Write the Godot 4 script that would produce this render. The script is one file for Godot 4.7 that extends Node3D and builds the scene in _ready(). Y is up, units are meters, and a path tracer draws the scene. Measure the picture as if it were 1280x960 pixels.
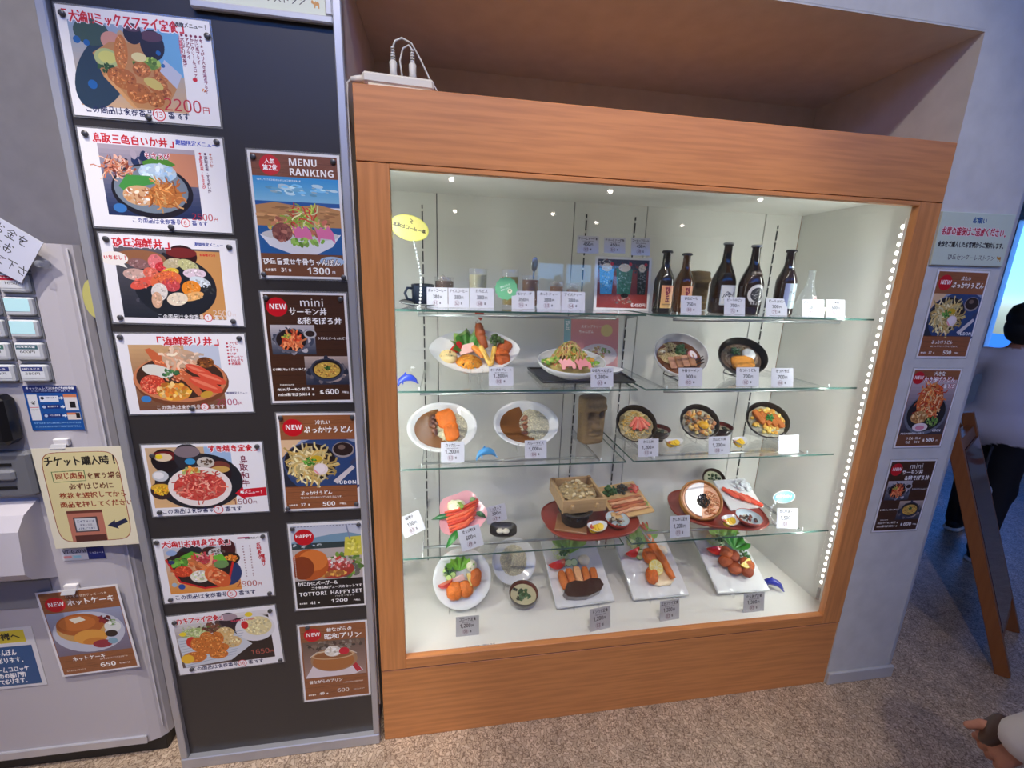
extends Node3D
# A restaurant entrance: a wooden food-sample showcase, a menu board and a ticket machine.

var taken := {}
var mat_cache := {}
var noise := FastNoiseLite.new()
var rng := RandomNumberGenerator.new()
var serving := Transform3D()  # how the food of the dish being built is sized and set on it

func _ready() -> void:
	noise.seed = 7
	noise.frequency = 1.0
	noise.noise_type = FastNoiseLite.TYPE_SIMPLEX
	rng.seed = 11
	# ---- camera, sky, exposure and room lights
	var cam := Camera3D.new()
	cam.name = "camera"
	cam.fov = 84.0
	cam.near = 0.02
	cam.far = 200.0
	cam.position = Vector3(0.2117, 1.5519, 1.1928)
	cam.rotation_order = EULER_ORDER_YXZ
	cam.rotation_degrees = Vector3(-13.383, -9.2355, 1.7963)
	add_child(cam)
	cam.current = true
	var we := WorldEnvironment.new()
	we.name = "world_environment"
	var env := Environment.new()
	env.background_mode = Environment.BG_SKY
	var sky := Sky.new()
	var sm := ProceduralSkyMaterial.new()
	sm.sky_top_color = Color(0.18, 0.45, 0.92)
	sm.sky_horizon_color = Color(0.45, 0.72, 0.96)
	sm.ground_horizon_color = Color(0.55, 0.62, 0.62)
	sm.ground_bottom_color = Color(0.30, 0.32, 0.30)
	sm.sky_energy_multiplier = SKY_ENERGY
	sm.ground_energy_multiplier = SKY_ENERGY
	sky.sky_material = sm
	env.sky = sky
	env.tonemap_mode = Environment.TONE_MAPPER_LINEAR
	env.tonemap_exposure = EXPOSURE
	env.sdfgi_enabled = true
	env.ssao_enabled = true
	env.ssil_enabled = true
	we.environment = env
	add_child(we)
	build_room()
	build_niche_and_column()
	build_board()
	build_machine()
	build_cabinet()
	build_drinks_row()
	build_plates_row()
	build_rice_row()
	build_tray_row()
	build_floor_row()
	build_cards()
	build_posters()
	build_machine_notices()
	build_hall()
	build_people()

const SKY_ENERGY := 1.7
const EXPOSURE := 1.12
const LAMP_L := 2.4
const LAMP_FAR := 0.05
const BEAD := 4.0
const LED := 0.36
const SPOT_A := 3.8
const SPOT_B := 1.7
const SPOT_M := 7.0

# ------------------------------------------------------------------ naming
func numbered(n: String) -> String:
	if not taken.has(n):
		taken[n] = 0
		return n
	taken[n] += 1
	return "%s_%03d" % [n, taken[n]]

func thing(called: String, label: String, category: String, at := Vector3.ZERO, basis := Basis(), group := "") -> Node3D:
	var o := Node3D.new()
	o.name = numbered(called)
	o.transform = Transform3D(basis, at)
	o.set_meta("label", label)
	o.set_meta("category", category)
	if group != "":
		o.set_meta("group", group)
	add_child(o)
	return o

func part(parent: Node, called: String, g: G, m: Material) -> MeshInstance3D:
	var o := MeshInstance3D.new()
	o.name = called if parent != self else numbered(called)
	o.mesh = g.done()
	o.material_override = m
	o.cast_shadow = GeometryInstance3D.SHADOW_CASTING_SETTING_ON
	o.transform = serving
	parent.add_child(o, true)
	return o

func struct(called: String, g: G, m: Material, label := "", category := "") -> MeshInstance3D:
	var o := part(self, called, g, m)
	o.set_meta("kind", "structure")
	if label != "":
		o.set_meta("label", label)
		o.set_meta("category", category)
	return o

func tagged(o: Node, label: String, category: String, group := "", kind := "") -> Node:
	o.set_meta("label", label)
	o.set_meta("category", category)
	if group != "":
		o.set_meta("group", group)
	if kind != "":
		o.set_meta("kind", kind)
	return o

# ------------------------------------------------------------------ materials
func mat(c: Color, rough := 0.6, metal := 0.0, coat := 0.0) -> StandardMaterial3D:
	var key := "m%s_%.2f_%.2f_%.2f" % [c.to_html(), rough, metal, coat]
	if mat_cache.has(key):
		return mat_cache[key]
	var m := StandardMaterial3D.new()
	m.albedo_color = c
	m.roughness = rough
	m.metallic = metal
	if coat > 0.0:
		m.clearcoat_enabled = true
		m.clearcoat = coat
		m.clearcoat_roughness = 0.08
	mat_cache[key] = m
	return m

func vmat(rough := 0.5, coat := 0.0) -> StandardMaterial3D:
	var key := "v%.2f_%.2f" % [rough, coat]
	if mat_cache.has(key):
		return mat_cache[key]
	var m := StandardMaterial3D.new()
	m.vertex_color_use_as_albedo = true
	m.roughness = rough
	if coat > 0.0:
		m.clearcoat_enabled = true
		m.clearcoat = coat
		m.clearcoat_roughness = 0.1
	mat_cache[key] = m
	return m

func glass(a := 0.03, tint := Color(0.9, 1.0, 0.97)) -> StandardMaterial3D:
	var key := "g%.2f%s" % [a, tint.to_html()]
	if mat_cache.has(key):
		return mat_cache[key]
	var m := StandardMaterial3D.new()
	m.albedo_color = Color(tint.r, tint.g, tint.b, a)
	m.transparency = BaseMaterial3D.TRANSPARENCY_ALPHA
	m.roughness = 0.02
	mat_cache[key] = m
	return m

func glow(c: Color, e: float) -> StandardMaterial3D:
	var m := StandardMaterial3D.new()
	m.albedo_color = c
	m.emission_enabled = true
	m.emission = c
	m.emission_energy_multiplier = e
	return m

func printed(t: Texture2D, rough := 0.35, coat := 0.35) -> StandardMaterial3D:
	var m := StandardMaterial3D.new()
	m.albedo_texture = t
	m.roughness = rough
	m.texture_repeat = false
	if coat > 0.0:
		m.clearcoat_enabled = true
		m.clearcoat = coat
		m.clearcoat_roughness = 0.12
	return m

func noise_image(w: int, h: int, freq: float, octaves: int, sd: int) -> Image:
	var n := FastNoiseLite.new()
	n.seed = sd
	n.frequency = freq
	n.fractal_octaves = octaves
	n.fractal_type = FastNoiseLite.FRACTAL_FBM
	return n.get_seamless_image(w, h)

func ramp_texture(im: Image, stops: Array) -> ImageTexture:
	# stops: [[value, Color], ...] rising
	var lut := PackedColorArray()
	for i in 256:
		var v := i / 255.0
		var c: Color = stops[0][1]
		for k in range(stops.size() - 1):
			var a: Array = stops[k]
			var b: Array = stops[k + 1]
			if v >= a[0]:
				var ca: Color = a[1]
				c = ca.lerp(b[1], clampf((v - a[0]) / maxf(b[0] - a[0], 1e-4), 0.0, 1.0))
		lut.append(c)
	im.convert(Image.FORMAT_L8)
	var d := im.get_data()
	var out := PackedByteArray()
	out.resize(d.size() * 3)
	for i in d.size():
		var c := lut[d[i]]
		out[i * 3] = int(c.r * 255.0)
		out[i * 3 + 1] = int(c.g * 255.0)
		out[i * 3 + 2] = int(c.b * 255.0)
	return ImageTexture.create_from_image(Image.create_from_data(im.get_width(), im.get_height(), false, Image.FORMAT_RGB8, out))

func L(c: Color) -> Color:
	return c.srgb_to_linear()

func C8(r: int, g: int, b: int) -> Color:
	return Color(r / 255.0, g / 255.0, b / 255.0)

# ------------------------------------------------------------------ geometry collector
class G:
	var st := SurfaceTool.new()
	var col := Color.WHITE
	var nz: FastNoiseLite
	var jit := 0.0
	var jfreq := 60.0

	func _init(c := Color.WHITE) -> void:
		st.begin(Mesh.PRIMITIVE_TRIANGLES)
		col = c.srgb_to_linear()
		nz = FastNoiseLite.new()
		nz.frequency = 1.0
		nz.noise_type = FastNoiseLite.TYPE_SIMPLEX
		st.set_smooth_group(0)

	func tone(c: Color, j := 0.0, f := 60.0) -> G:
		col = c.srgb_to_linear()
		jit = j
		jfreq = f
		return self

	func smooth(on: bool) -> void:
		st.set_smooth_group(0 if on else -1)

	func v(p: Vector3) -> void:
		if jit > 0.0:
			var k := 1.0 + jit * nz.get_noise_3d(p.x * jfreq, p.y * jfreq, p.z * jfreq)
			st.set_color(Color(col.r * k, col.g * k, col.b * k))
		else:
			st.set_color(col)
		st.add_vertex(p)

	func tri(a: Vector3, b: Vector3, c: Vector3) -> void:
		# corners counter-clockwise as seen from outside
		v(a)
		v(c)
		v(b)

	func quad(a: Vector3, b: Vector3, c: Vector3, d: Vector3) -> void:
		tri(a, b, c)
		tri(a, c, d)

	func uvquad(a: Vector3, b: Vector3, c: Vector3, d: Vector3, r := Rect2(0, 0, 1, 1)) -> void:
		# a bottom-left, b bottom-right, c top-right, d top-left seen from the front
		var p := [a, c, b, a, d, c]
		var x0 := r.position.x
		var y0 := r.position.y
		var x1 := r.end.x
		var y1 := r.end.y
		var u := [Vector2(x0, y1), Vector2(x1, y0), Vector2(x1, y1), Vector2(x0, y1), Vector2(x0, y0), Vector2(x1, y0)]
		for i in 6:
			st.set_uv(u[i])
			st.set_color(col)
			st.add_vertex(p[i])

	func box(size: Vector3, at := Vector3.ZERO, bev := 0.0, b := Basis()) -> G:
		st.set_smooth_group(-1)
		var h := size * 0.5
		var e := minf(bev, minf(h.x, minf(h.y, h.z)) * 0.9)
		var ax := [Vector3(1, 0, 0), Vector3(0, 1, 0), Vector3(0, 0, 1)]
		for i in 3:
			var n: Vector3 = ax[i]
			var u: Vector3 = ax[(i + 1) % 3]
			var w: Vector3 = ax[(i + 2) % 3]
			var hn: float = h[i]
			var hu: float = h[(i + 1) % 3] - e
			var hw: float = h[(i + 2) % 3] - e
			for s in [1.0, -1.0]:
				var c: Vector3 = n * (hn * s)
				var uu: Vector3 = u * s
				quad(at + b * (c - uu * hu - w * hw), at + b * (c + uu * hu - w * hw), at + b * (c + uu * hu + w * hw), at + b * (c - uu * hu + w * hw))
		if e > 0.0:
			for i in 3:
				var u: Vector3 = ax[(i + 1) % 3]
				var w: Vector3 = ax[(i + 2) % 3]
				var n: Vector3 = ax[i]
				var hn: float = h[i] - e
				var hu: float = h[(i + 1) % 3]
				var hw: float = h[(i + 2) % 3]
				for su in [1.0, -1.0]:
					for sw in [1.0, -1.0]:
						var p1: Vector3 = u * (hu * su) + w * ((hw - e) * sw)
						var p2: Vector3 = u * ((hu - e) * su) + w * (hw * sw)
						var d: Vector3 = n * hn
						if su * sw > 0.0:
							quad(at + b * (p1 - d), at + b * (p2 - d), at + b * (p2 + d), at + b * (p1 + d))
							pass
						else:
							quad(at + b * (p1 + d), at + b * (p2 + d), at + b * (p2 - d), at + b * (p1 - d))
			for sx in [1.0, -1.0]:
				for sy in [1.0, -1.0]:
					for sz in [1.0, -1.0]:
						var px := Vector3(h.x * sx, (h.y - e) * sy, (h.z - e) * sz)
						var py := Vector3((h.x - e) * sx, h.y * sy, (h.z - e) * sz)
						var pz := Vector3((h.x - e) * sx, (h.y - e) * sy, h.z * sz)
						if sx * sy * sz > 0.0:
							tri(at + b * px, at + b * py, at + b * pz)
						else:
							tri(at + b * px, at + b * pz, at + b * py)
		st.set_smooth_group(0)
		return self

	func grid(n: int, m: int, f: Callable, flip := false) -> G:
		# f(i / n, j / m) gives a point; a full (n+1) x (m+1) net
		var pts: Array[PackedVector3Array] = []
		for i in n + 1:
			var row := PackedVector3Array()
			for j in m + 1:
				row.append(f.call(float(i) / n, float(j) / m))
			pts.append(row)
		for i in n:
			for j in m:
				var a := pts[i][j]
				var b := pts[i + 1][j]
				var c := pts[i + 1][j + 1]
				var d := pts[i][j + 1]
				if flip:
					if not a.is_equal_approx(d) and not c.is_equal_approx(d) :
						tri(a, d, c)
					if not a.is_equal_approx(b) and not b.is_equal_approx(c):
						tri(a, c, b)
				else:
					if not a.is_equal_approx(b) and not b.is_equal_approx(c):
						tri(a, b, c)
					if not a.is_equal_approx(d) and not c.is_equal_approx(d):
						tri(a, c, d)
		return self

	func lathe(prof: Array, seg := 40, xf := Transform3D(), squash := 1.0) -> G:
		# prof: [[radius, y], ...] from the outside bottom up and over to the inside: outward normals
		var n := prof.size() - 1
		return grid(n, seg, func(s: float, t: float) -> Vector3:
			var k := clampi(roundi(s * n), 0, n)
			var r: float = prof[k][0]
			var a := t * TAU
			if t >= 1.0:
				a = 0.0
			return xf * Vector3(r * cos(a), prof[k][1], r * sin(a) * squash))

	func tube(pts: Array, rad, sides := 8, caps := true) -> G:
		# rad: a number or one radius per point
		var n := pts.size()
		var rings: Array[PackedVector3Array] = []
		var up := Vector3(0.123, 0.97, 0.21).normalized()
		var side := Vector3.ZERO
		for i in n:
			var d: Vector3 = (pts[mini(i + 1, n - 1)] - pts[maxi(i - 1, 0)])
			d = d.normalized() if d.length() > 1e-9 else Vector3.UP
			if side == Vector3.ZERO:
				side = d.cross(up if absf(d.dot(up)) < 0.95 else Vector3.RIGHT).normalized()
			else:
				side = (side - d * side.dot(d)).normalized()
			var other := side.cross(d)
			var r: float = rad[i] if rad is Array else rad
			var ring := PackedVector3Array()
			for k in sides:
				var a := TAU * k / sides
				ring.append(pts[i] + side * (cos(a) * r) + other * (sin(a) * r))
			rings.append(ring)
		for i in n - 1:
			for k in sides:
				var k2 := (k + 1) % sides
				quad(rings[i][k], rings[i][k2], rings[i + 1][k2], rings[i + 1][k])
		if caps:
			for k in sides:
				var k2 := (k + 1) % sides
				tri(pts[0], rings[0][k2], rings[0][k])
				tri(pts[n - 1], rings[n - 1][k], rings[n - 1][k2])
		return self

	func blob(at: Vector3, r: Vector3, b := Basis(), amp := 0.0, freq := 2.0, sd := 0.0, n := 9, m := 14, sharp := 1.0) -> G:
		# a rounded lump; sharp < 1 makes it boxier
		return grid(n, m, func(s: float, t: float) -> Vector3:
			var la := (s - 0.5) * PI
			var lo := t * TAU if t < 1.0 else 0.0
			var d := Vector3(cos(la) * cos(lo), sin(la), cos(la) * sin(lo))
			if s <= 0.0:
				d = Vector3(0, -1, 0)
			if s >= 1.0:
				d = Vector3(0, 1, 0)
			var q := Vector3(signf(d.x) * pow(absf(d.x), sharp), signf(d.y) * pow(absf(d.y), sharp), signf(d.z) * pow(absf(d.z), sharp))
			var k := 1.0 + amp * nz.get_noise_3d(d.x * freq + sd, d.y * freq + sd * 1.7, d.z * freq - sd)
			return at + b * (q * r * k))

	func prism(poly: PackedVector2Array, y0: float, y1: float, xf := Transform3D(), inset := 0.0) -> G:
		# polygon in the xz plane lifted from y0 to y1, with a chamfer of inset on the top
		st.set_smooth_group(-1)
		var p := poly
		if Geometry2D.is_polygon_clockwise(p):
			p = p.duplicate()
			p.reverse()
		var n := p.size()
		var c := Vector2.ZERO
		for q in p:
			c += q / n
		var top := PackedVector2Array()
		for q in p:
			top.append(q + (c - q).normalized() * minf(inset, (c - q).length() * 0.6) if inset > 0.0 else q)
		var idx := Geometry2D.triangulate_polygon(top)
		var fl := y1 < y0
		for k in range(0, idx.size(), 3):
			var t := [top[idx[k]], top[idx[k + 1]], top[idx[k + 2]]]
			var area: float = (t[1] - t[0]).cross(t[2] - t[0])
			if (area > 0.0) != fl:
				t = [t[0], t[2], t[1]]
			tri(xf * Vector3(t[0].x, y1, t[0].y), xf * Vector3(t[1].x, y1, t[1].y), xf * Vector3(t[2].x, y1, t[2].y))
		idx = Geometry2D.triangulate_polygon(p)
		for k in range(0, idx.size(), 3):
			var t := [p[idx[k]], p[idx[k + 1]], p[idx[k + 2]]]
			var area: float = (t[1] - t[0]).cross(t[2] - t[0])
			if (area < 0.0) != fl:
				t = [t[0], t[2], t[1]]
			tri(xf * Vector3(t[0].x, y0, t[0].y), xf * Vector3(t[1].x, y0, t[1].y), xf * Vector3(t[2].x, y0, t[2].y))
		var ym := y1 - inset if y1 > y0 else y1 + inset
		for i in n:
			var j := (i + 1) % n
			var a := Vector3(p[i].x, y0, p[i].y)
			var b := Vector3(p[j].x, y0, p[j].y)
			if inset > 0.0:
				quad(xf * b, xf * a, xf * Vector3(a.x, ym, a.z), xf * Vector3(b.x, ym, b.z))
				quad(xf * Vector3(b.x, ym, b.z), xf * Vector3(a.x, ym, a.z), xf * Vector3(top[i].x, y1, top[i].y), xf * Vector3(top[j].x, y1, top[j].y))
			else:
				quad(xf * b, xf * a, xf * Vector3(a.x, y1, a.z), xf * Vector3(b.x, y1, b.z))
		st.set_smooth_group(0)
		return self

	func ring_poly(n: int, rx: float, rz: float, wob := 0.0, sd := 0.0, cx := 0.0, cz := 0.0) -> PackedVector2Array:
		var out := PackedVector2Array()
		for i in n:
			var a := TAU * i / n
			var k := 1.0 + wob * nz.get_noise_2d(cos(a) * 1.5 + sd, sin(a) * 1.5 - sd)
			out.append(Vector2(cx + cos(a) * rx * k, cz + sin(a) * rz * k))
		return out

	func lune(at: Vector3, r: float, b: Basis, half: float, skin: Color, flesh: Color, squash := 1.0) -> G:
		# a wedge cut from a ball, its skin and its two cut faces
		tone(skin, 0.15)
		var n := 10
		var m := 5
		grid(m, n, func(s: float, t: float) -> Vector3:
			var lo := (s - 0.5) * 2.0 * half
			var la := (t - 0.5) * PI
			return at + b * Vector3(cos(la) * sin(lo) * r, sin(la) * r * squash, cos(la) * cos(lo) * r))
		tone(flesh, 0.2, 200.0)
		st.set_smooth_group(-1)
		for sgn in [-1.0, 1.0]:
			for k in n:
				var l0 := (float(k) / n - 0.5) * PI
				var l1 := (float(k + 1) / n - 0.5) * PI
				var p0: Vector3 = at + b * Vector3(cos(l0) * sin(half * sgn) * r, sin(l0) * r * squash, cos(l0) * cos(half) * r)
				var p1: Vector3 = at + b * Vector3(cos(l1) * sin(half * sgn) * r, sin(l1) * r * squash, cos(l1) * cos(half) * r)
				if sgn > 0.0:
					tri(at, p0, p1)
				else:
					tri(at, p1, p0)
		st.set_smooth_group(0)
		return self

	func grain(at: Vector3, d: Vector3, ln: float, r: float) -> void:
		# a small spindle, eight faces
		var s := d.cross(Vector3.UP if absf(d.y) < 0.9 else Vector3.RIGHT).normalized()
		var o := s.cross(d)
		var a := at - d * ln
		var b := at + d * ln
		var p := [at + s * r, at + o * r, at - s * r, at - o * r]
		for i in 4:
			var j := (i + 1) % 4
			tri(a, p[j], p[i])
			tri(b, p[i], p[j])

	func done() -> ArrayMesh:
		st.generate_normals()
		return st.commit()

# ------------------------------------------------------------------ lettering: strokes on a 10 x 10 field, two digits (x, y) for each point
const KANA := {
	"あ": "1282 4049 735639281635546886", "い": "22263848 728587", "う": "3161 2453747649", "え": "4161 2474 7429 46575889", "お": "1363 4049281645768769 7182",
	"か": "1363665948 3019 8295", "が": "1363665948 3019 7386 7081 9092", "き": "2272 2484 4077 263879", "く": "702479", "け": "1118 3393 707659", "げ": "1118 3383 606659 8082 9092",
	"こ": "2171 263888", "ご": "2262 263888 7072 8183", "さ": "1383 4077 263879", "し": "30375987", "じ": "30375987 6072 8082", "す": "1292 6065574644556749", "ず": "1282 5055473634455749 7072 9092",
	"せ": "1393 717666 313888", "そ": "21812494565889", "た": "1262 4019 5484 576898", "だ": "1252 3019 5484 576898 7072 8082", "ち": "1282 402564867849", "ゃ": "25748667 5354 3459", "ょ": "5358393788 5575", "っ": "2564867849",
	"て": "1292545789", "つ": "1362848749", "ぞ": "21712494565889 7072 9092", "ね": "2029 13331763738688", "ツ": "2335 5153 8239", "で": "1282545789 7476 8587", "と": "3044 82353889", "ど": "3044 72353889 7071 9092", "な": "1252 3016 7293 6468493789", "に": "1119 4282 465898", "の": "5247281541838669",
	"は": "1119 3393 7078594898", "ば": "1119 3383 6068594898 8081 9092", "ぱ": "1119 3383 6068594898 8090918180", "び": "1242152858757295 8081 9091", "ひ": "1242152858757295", "ぴ": "1242152858757295 8090918180", "ふ": "4062 53665938 2618 8598", "ぶ": "3052 43565938 2618 7588 7072 8183", "へ": "153397",
	"ほ": "1119 4191 4494 7178594898", "ぼ": "1119 4181 4484 6168494888 8082 9092", "ぽ": "1119 4181 4484 6168494888 8090918180", "ま": "1282 1585 5058493888", "め": "2248 60381724629569", "も": "30375988 1262 1565", "よ": "5058393788 5585",
	"み": "2252182865 7479", "ら": "3061 3326658749", "り": "2126 707649", "れ": "2029 13331763626889", "ろ": "21712564867839", "る": "2171256486784957", "を": "1282 40255457 83364989", "ん": "501945566996", "ゆ": "1217354 2829576", "や": "1484766 4151 3059", "わ": "2029 133317638688",
	"ア": "119164 535629", "イ": "8015 5359", "ウ": "5052 1512928649", "エ": "2181 5158 1898", "オ": "1393 6069 6318", "カ": "12828769 4019", "ガ": "12727759 4019 8082 9092", "キ": "2281 1685 4069", "ク": "4015 418139", "グ": "4015 417139 8082 9092", "ケ": "3014 2392 6239",
	"コ": "218188 2888", "サ": "1393 3036 707649", "シ": "2142 1435 2992", "ジ": "2142 1435 2992 7072 9092", "ス": "218119 5599", "ズ": "217119 5589 8082 9092", "セ": "149375 303889", "ソ": "2144 8139", "タ": "4015 418139 3567", "ダ": "4015 417139 3567 8082 9092", "チ": "7021 1494 515629",
	"ッ": "2436 5456 8449", "テ": "2171 1494 545629", "デ": "2161 1484 545629 8082 9092", "ト": "3039 3386", "ド": "3039 3386 6072 8183", "ナ": "1393 505629", "ニ": "2272 1898", "ネ": "5051 218119 5459 5677", "ノ": "8019", "ハ": "3218 6298", "バ": "3318 6398 7072 9092", "ヒ": "202888 2474", "ビ": "202888 2474 7072 9092", "ピ": "202888 2474 7080817170",
	"フ": "119139", "ブ": "118139 8082 9092", "プ": "118139 8090918180", "ベ": "153397 6072 8183", "ホ": "1393 5059 3518 7598", "ポ": "1383 5059 3518 7588 8090918180", "マ": "119155 3668", "ミ": "2172 2474 1789", "ム": "401889 6789", "メ": "8019 3387", "モ": "2272 1595 42485888", "ャ": "25748667 3459", "ュ": "3565 6568 1888", "ョ": "34747949 3676",
	"ラ": "2171 148439", "リ": "2126 707649", "ル": "3036 19 60688796", "レ": "303995", "ロ": "2181882821", "ワ": "15129249", "ン": "1243 2993", "ー": "1595", "ェ": "3575 5558 2888", "ァ": "3484675 5659", "ィ": "7436 5559",
	"「": "804046", "」": "296963", "。": "2838392928", "！": "5056 5859", "・": "4555", "＆": "88332140527388 5816398593", "※": "2288 8228 5152 5859",
}
const KANJI := {
	"赤": "3171 1494 5054 4429 6469 2527 8587", "産": "5051 1191 3142 7162 1494 1419 4645 3686 5559 3999 4777", "先": "5055 3013 2282 1595 3529 6569 6999 9997", "金": "5013 5093 3373 2575 5359 3748 7768 1999", "円": "19119199 5155 1595", "大": "1393 505319 5399", "漁": "0011 0314 0926 6033 5181 3393963633 3595 6366 3738 5758 7778 9799", "満": "0011 0314 0926 3292 5054 7074 3494 3439 9499 6467 5657 7677", "腹": "19113139 1333 1535 6042 5292 5383865653 5585 6749 5899",
	"定": "5051 13119193 3474 5458 5676 3619 2999", "食": "5014 5094 5253 34747636 3575 343958 5799", "商": "5051 1191 3142 7162 19139399 4455 6455 3676783836", "品": "3070743430 1545491915 5595995955", "券": "2132 8172 1292 1494 5017 5497 3777 7759 4729", "番": "8011 1292 5055 5216 5296 2686892926 2787 5659", "号": "3070733330 1595 3537 3777 7759",
	"鳥": "5041 31717535 3373 3137 3797 9789 1829 4849 6869", "取": "0050 1018 4049 1343 1646 0947 5292 9259 5499", "三": "2181 2575 1999", "色": "4013 3171 7153 13838616 5356 13189997", "白": "5032 2282892922 2585", "丼": "1393 1696 3037 3719 7079 4556",
	"期": "1252 2027 4047 2343 2545 0757 2819 4859 6169 61919959 6393 6595", "間": "1911 114144 1242 1444 6191 9199 6164 6292 6494 3676793936 3777", "限": "1119 1131 3123 2335 3516 5181855551 5383 5159 6599 9586", "砂": "0141 2116 2646492926 7075 6154 8194 9549", "丘": "7021 2128 2484 6468 1898",
	"海": "0011 0314 0926 5032 4191 433898 4383 8379 3696 6365", "鮮": "2003 1131 0242460602 2246 0444 0708 2728 4748 6071 9081 5292 5494 5797 7279", "彩": "5020 0213 2223 4342 0555 2429 2508 2548 9062 9364 9669", "焼": "0314 4233 2025 2508 2549 5191 7073 5383 5484 4696 6649 7679 7999", "和": "4011 0353 3139 3307 3356 6292986862", "牛": "3013 2282 1595 5059",
	"新": "3031 0151 1122 4133 0353 0555 3359 3507 3556 9061 6165 6559 6494 8489", "刺": "0252 3039 1343461613 3606 3656 7177 919989", "身": "5041 3137 3171 7179 3373 3575 1777 9419", "種": "3011 0343 2039 2306 2346 9051 4292 5484875754 5585 7079 4999", "盛": "1292 2216 2444 7053 5387 9279 2686892926 4649 6669 1999", "冷": "0112 0926 6034 6094 5575 4787 8769",
	"第": "2003 1242 6053 6292 2483 8386 2686 2628 2898 9889 5359 5619", "位": "3014 2329 6071 4292 5357 8267 3999", "旨": "7021 2024 2494 2585892925 2787", "乗": "8021 1292 1595 3137 7177 5159 5719 5799", "骨": "20237371 2070 4273 1393 1315 9395 2575 2529 7579 2676 2878", "鶏": "4011 0222 2133 4132 0464 3429 3507 3557 7061 6191 6166 9194 6393 6696 9698 5879",
	"各": "4014 3171 7117 3398 3676793936", "二": "2282 1898", "十": "1494 5059", "世": "1494 203898 5056 7076 5676", "紀": "2003 0323 4014 1444 2429 0718 4748 5191955558 5898 9896", "梨": "4011 0242 2125 2205 2244 6164 9095 1696 5659 5619 5699", "昔": "1292 3034 7074 1494 2686892926 2787", "昭": "1141481811 1444 5191 9184 7154 5696995956",
	"購": "1141471711 1343 1545 2809 3859 5191 6064 8084 5393 5595 5559 9599 5797 7579", "入": "405219 5499", "時": "0131370701 0434 5191 7074 4494 4696 8689 8979 5758", "同": "1911 119199 3373 3575783835", "買": "1191931311 4143 6163 2474782824 2575 2676 3819 6899", "場": "0242 2028 0847 5090935350 5191 4595 5618 5696 9689 6648 7659", "合": "5014 5094 3474 3676793936",
	"必": "4052 8129 33388886 1417 8395", "枚": "0242 2029 2306 2345 6043 5292 8249 5399", "数": "2024 0242 0112 4132 2516 0646 3619 1739 6053 5292 8249 5499", "選": "1122 0424 2427 0829 2999 4161633343 7191936373 4494 3696 5256 7256 4738 7788", "択": "0242 2029 2918 0635 51919454 5149 6499", "押": "0242 2029 2918 0635 5191955551 5393 7179",
	"客": "5051 13119193 4024 3262 6227 3367 3676793936", "様": "0242 2029 2306 2345 5061 9081 4292 5393 4494 7279 5647 9678 7599", "揚": "0242 2029 2918 0635 5181844451 4595 5549 5696 9689 6658 7669", "物": "1013 0242 2029 0545 6044 5191 9189 7149", "願": "0151 0119 3022 1343461613 2629 4748 5191 5292975752 5494 5696 6859 8899", "席": "5051 1191 1119 2393 4145 7175 4575 3787 3739 8789 5559",
	"確": "0141 2116 2646492926 43419193 6054 5459 5494 5696 5898 5999 7479", "保": "2013 1429 4181844441 3595 6459 6539 6599", "遠": "1122 0424 2427 0829 2999 4181 6062 3292 4474764644 6648 7698", "慮": "5053 5181 1393 1319 3464673734 3565 2829 4849 6869", "案": "5051 13119193 4235 3564 6223 1494 1696 5559 5619 5699", "内": "19129299 5054 5427 5477",
	"気": "3013 2292 2474 1676 7689 8999 2759 5729", "人": "504519 5399", "下": "1191 5159 5375", "子": "2181 8154 5459 5948 1595", "山": "5058 1318 1898 9398", "中": "1292961612 5059", "小": "5059 2317 7397", "一": "1595", "青": "2181 3373 1595 5055 3676793936 3777", "緑": "2003 0323 4014 1444 2429 5181 8183 5383 4595 7579 5647 9687",
	"味": "0242470702 5383 4696 7079 7549 7599", "噌": "0131360601 5061 9081 4292954542 6265 4393 5686895956", "汁": "0011 0314 0926 3494 6069", "本": "1393 5059 5318 5398 3777", "酒": "0011 0314 0926 3191 3393993933 5153 7173 3696", "玉": "2282 2575 5259 1999 7687", "甘": "1393 3039 7079 3676 3979", "老": "3272 5054 1494 9026 262898 7657", "表": "2181 3373 1595 5055 5519 5599 4548", "示": "2181 1494 5459 2628 7688", "価": "3014 2329 3191 3494993934 5155 7175 5459 7479", "格": "0242 2029 2306 2345 6043 5383 8347 6497 5686895956", "税": "3011 0343 2039 2306 2346 5061 9081 5292955552 6649 7679 7999", "込": "1122 0424 2427 0829 2999 6163 6337 6387", "利": "4011 0343 2039 2306 2346 7177 919989", "用": "1911 11919989 1393 1696 5159", "手": "7021 1393 1696 5059", "順": "0119 2127 4049 5191 5292975752 5494 5696 6859 8899", "決": "0011 0314 0926 4181 8184 3595 6039 6599", "済": "0011 0314 0926 6061 3292 8357 5387 4549 8589 4676", "日": "2181892921 2585", "持": "0242 2029 2918 0635 5191 7074 4494 4696 8689 5758", "帰": "1116 3038 5181 8183 5383 4595 4547 9597 5658 8688 7079", "使": "3014 2329 4191 4393964643 4696 7077 7739 5499", "唐": "5051 1191 1119 3282 2494 3676 5257 4787894947", "爪": "8021 2118 4148 6168 7199", "茶": "1191 3032 7072 5315 5395 2676 5459 3819 6899", "県": "3070743430 3272 1316 1696 5659 3719 7799", "出": "5059 2124 2484 8184 1518 1898 9598", "来": "2181 1494 3235 7265 5059 5519 5599", "親": "3031 0151 1122 4133 0353 3359 3507 3556 5191965651 5393 5595 6649 7679 7999",
}

func glyph(ch: String) -> String:
	if KANA.has(ch):
		return KANA[ch]
	return KANJI.get(ch, "")

var latin_cache := {}

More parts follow.
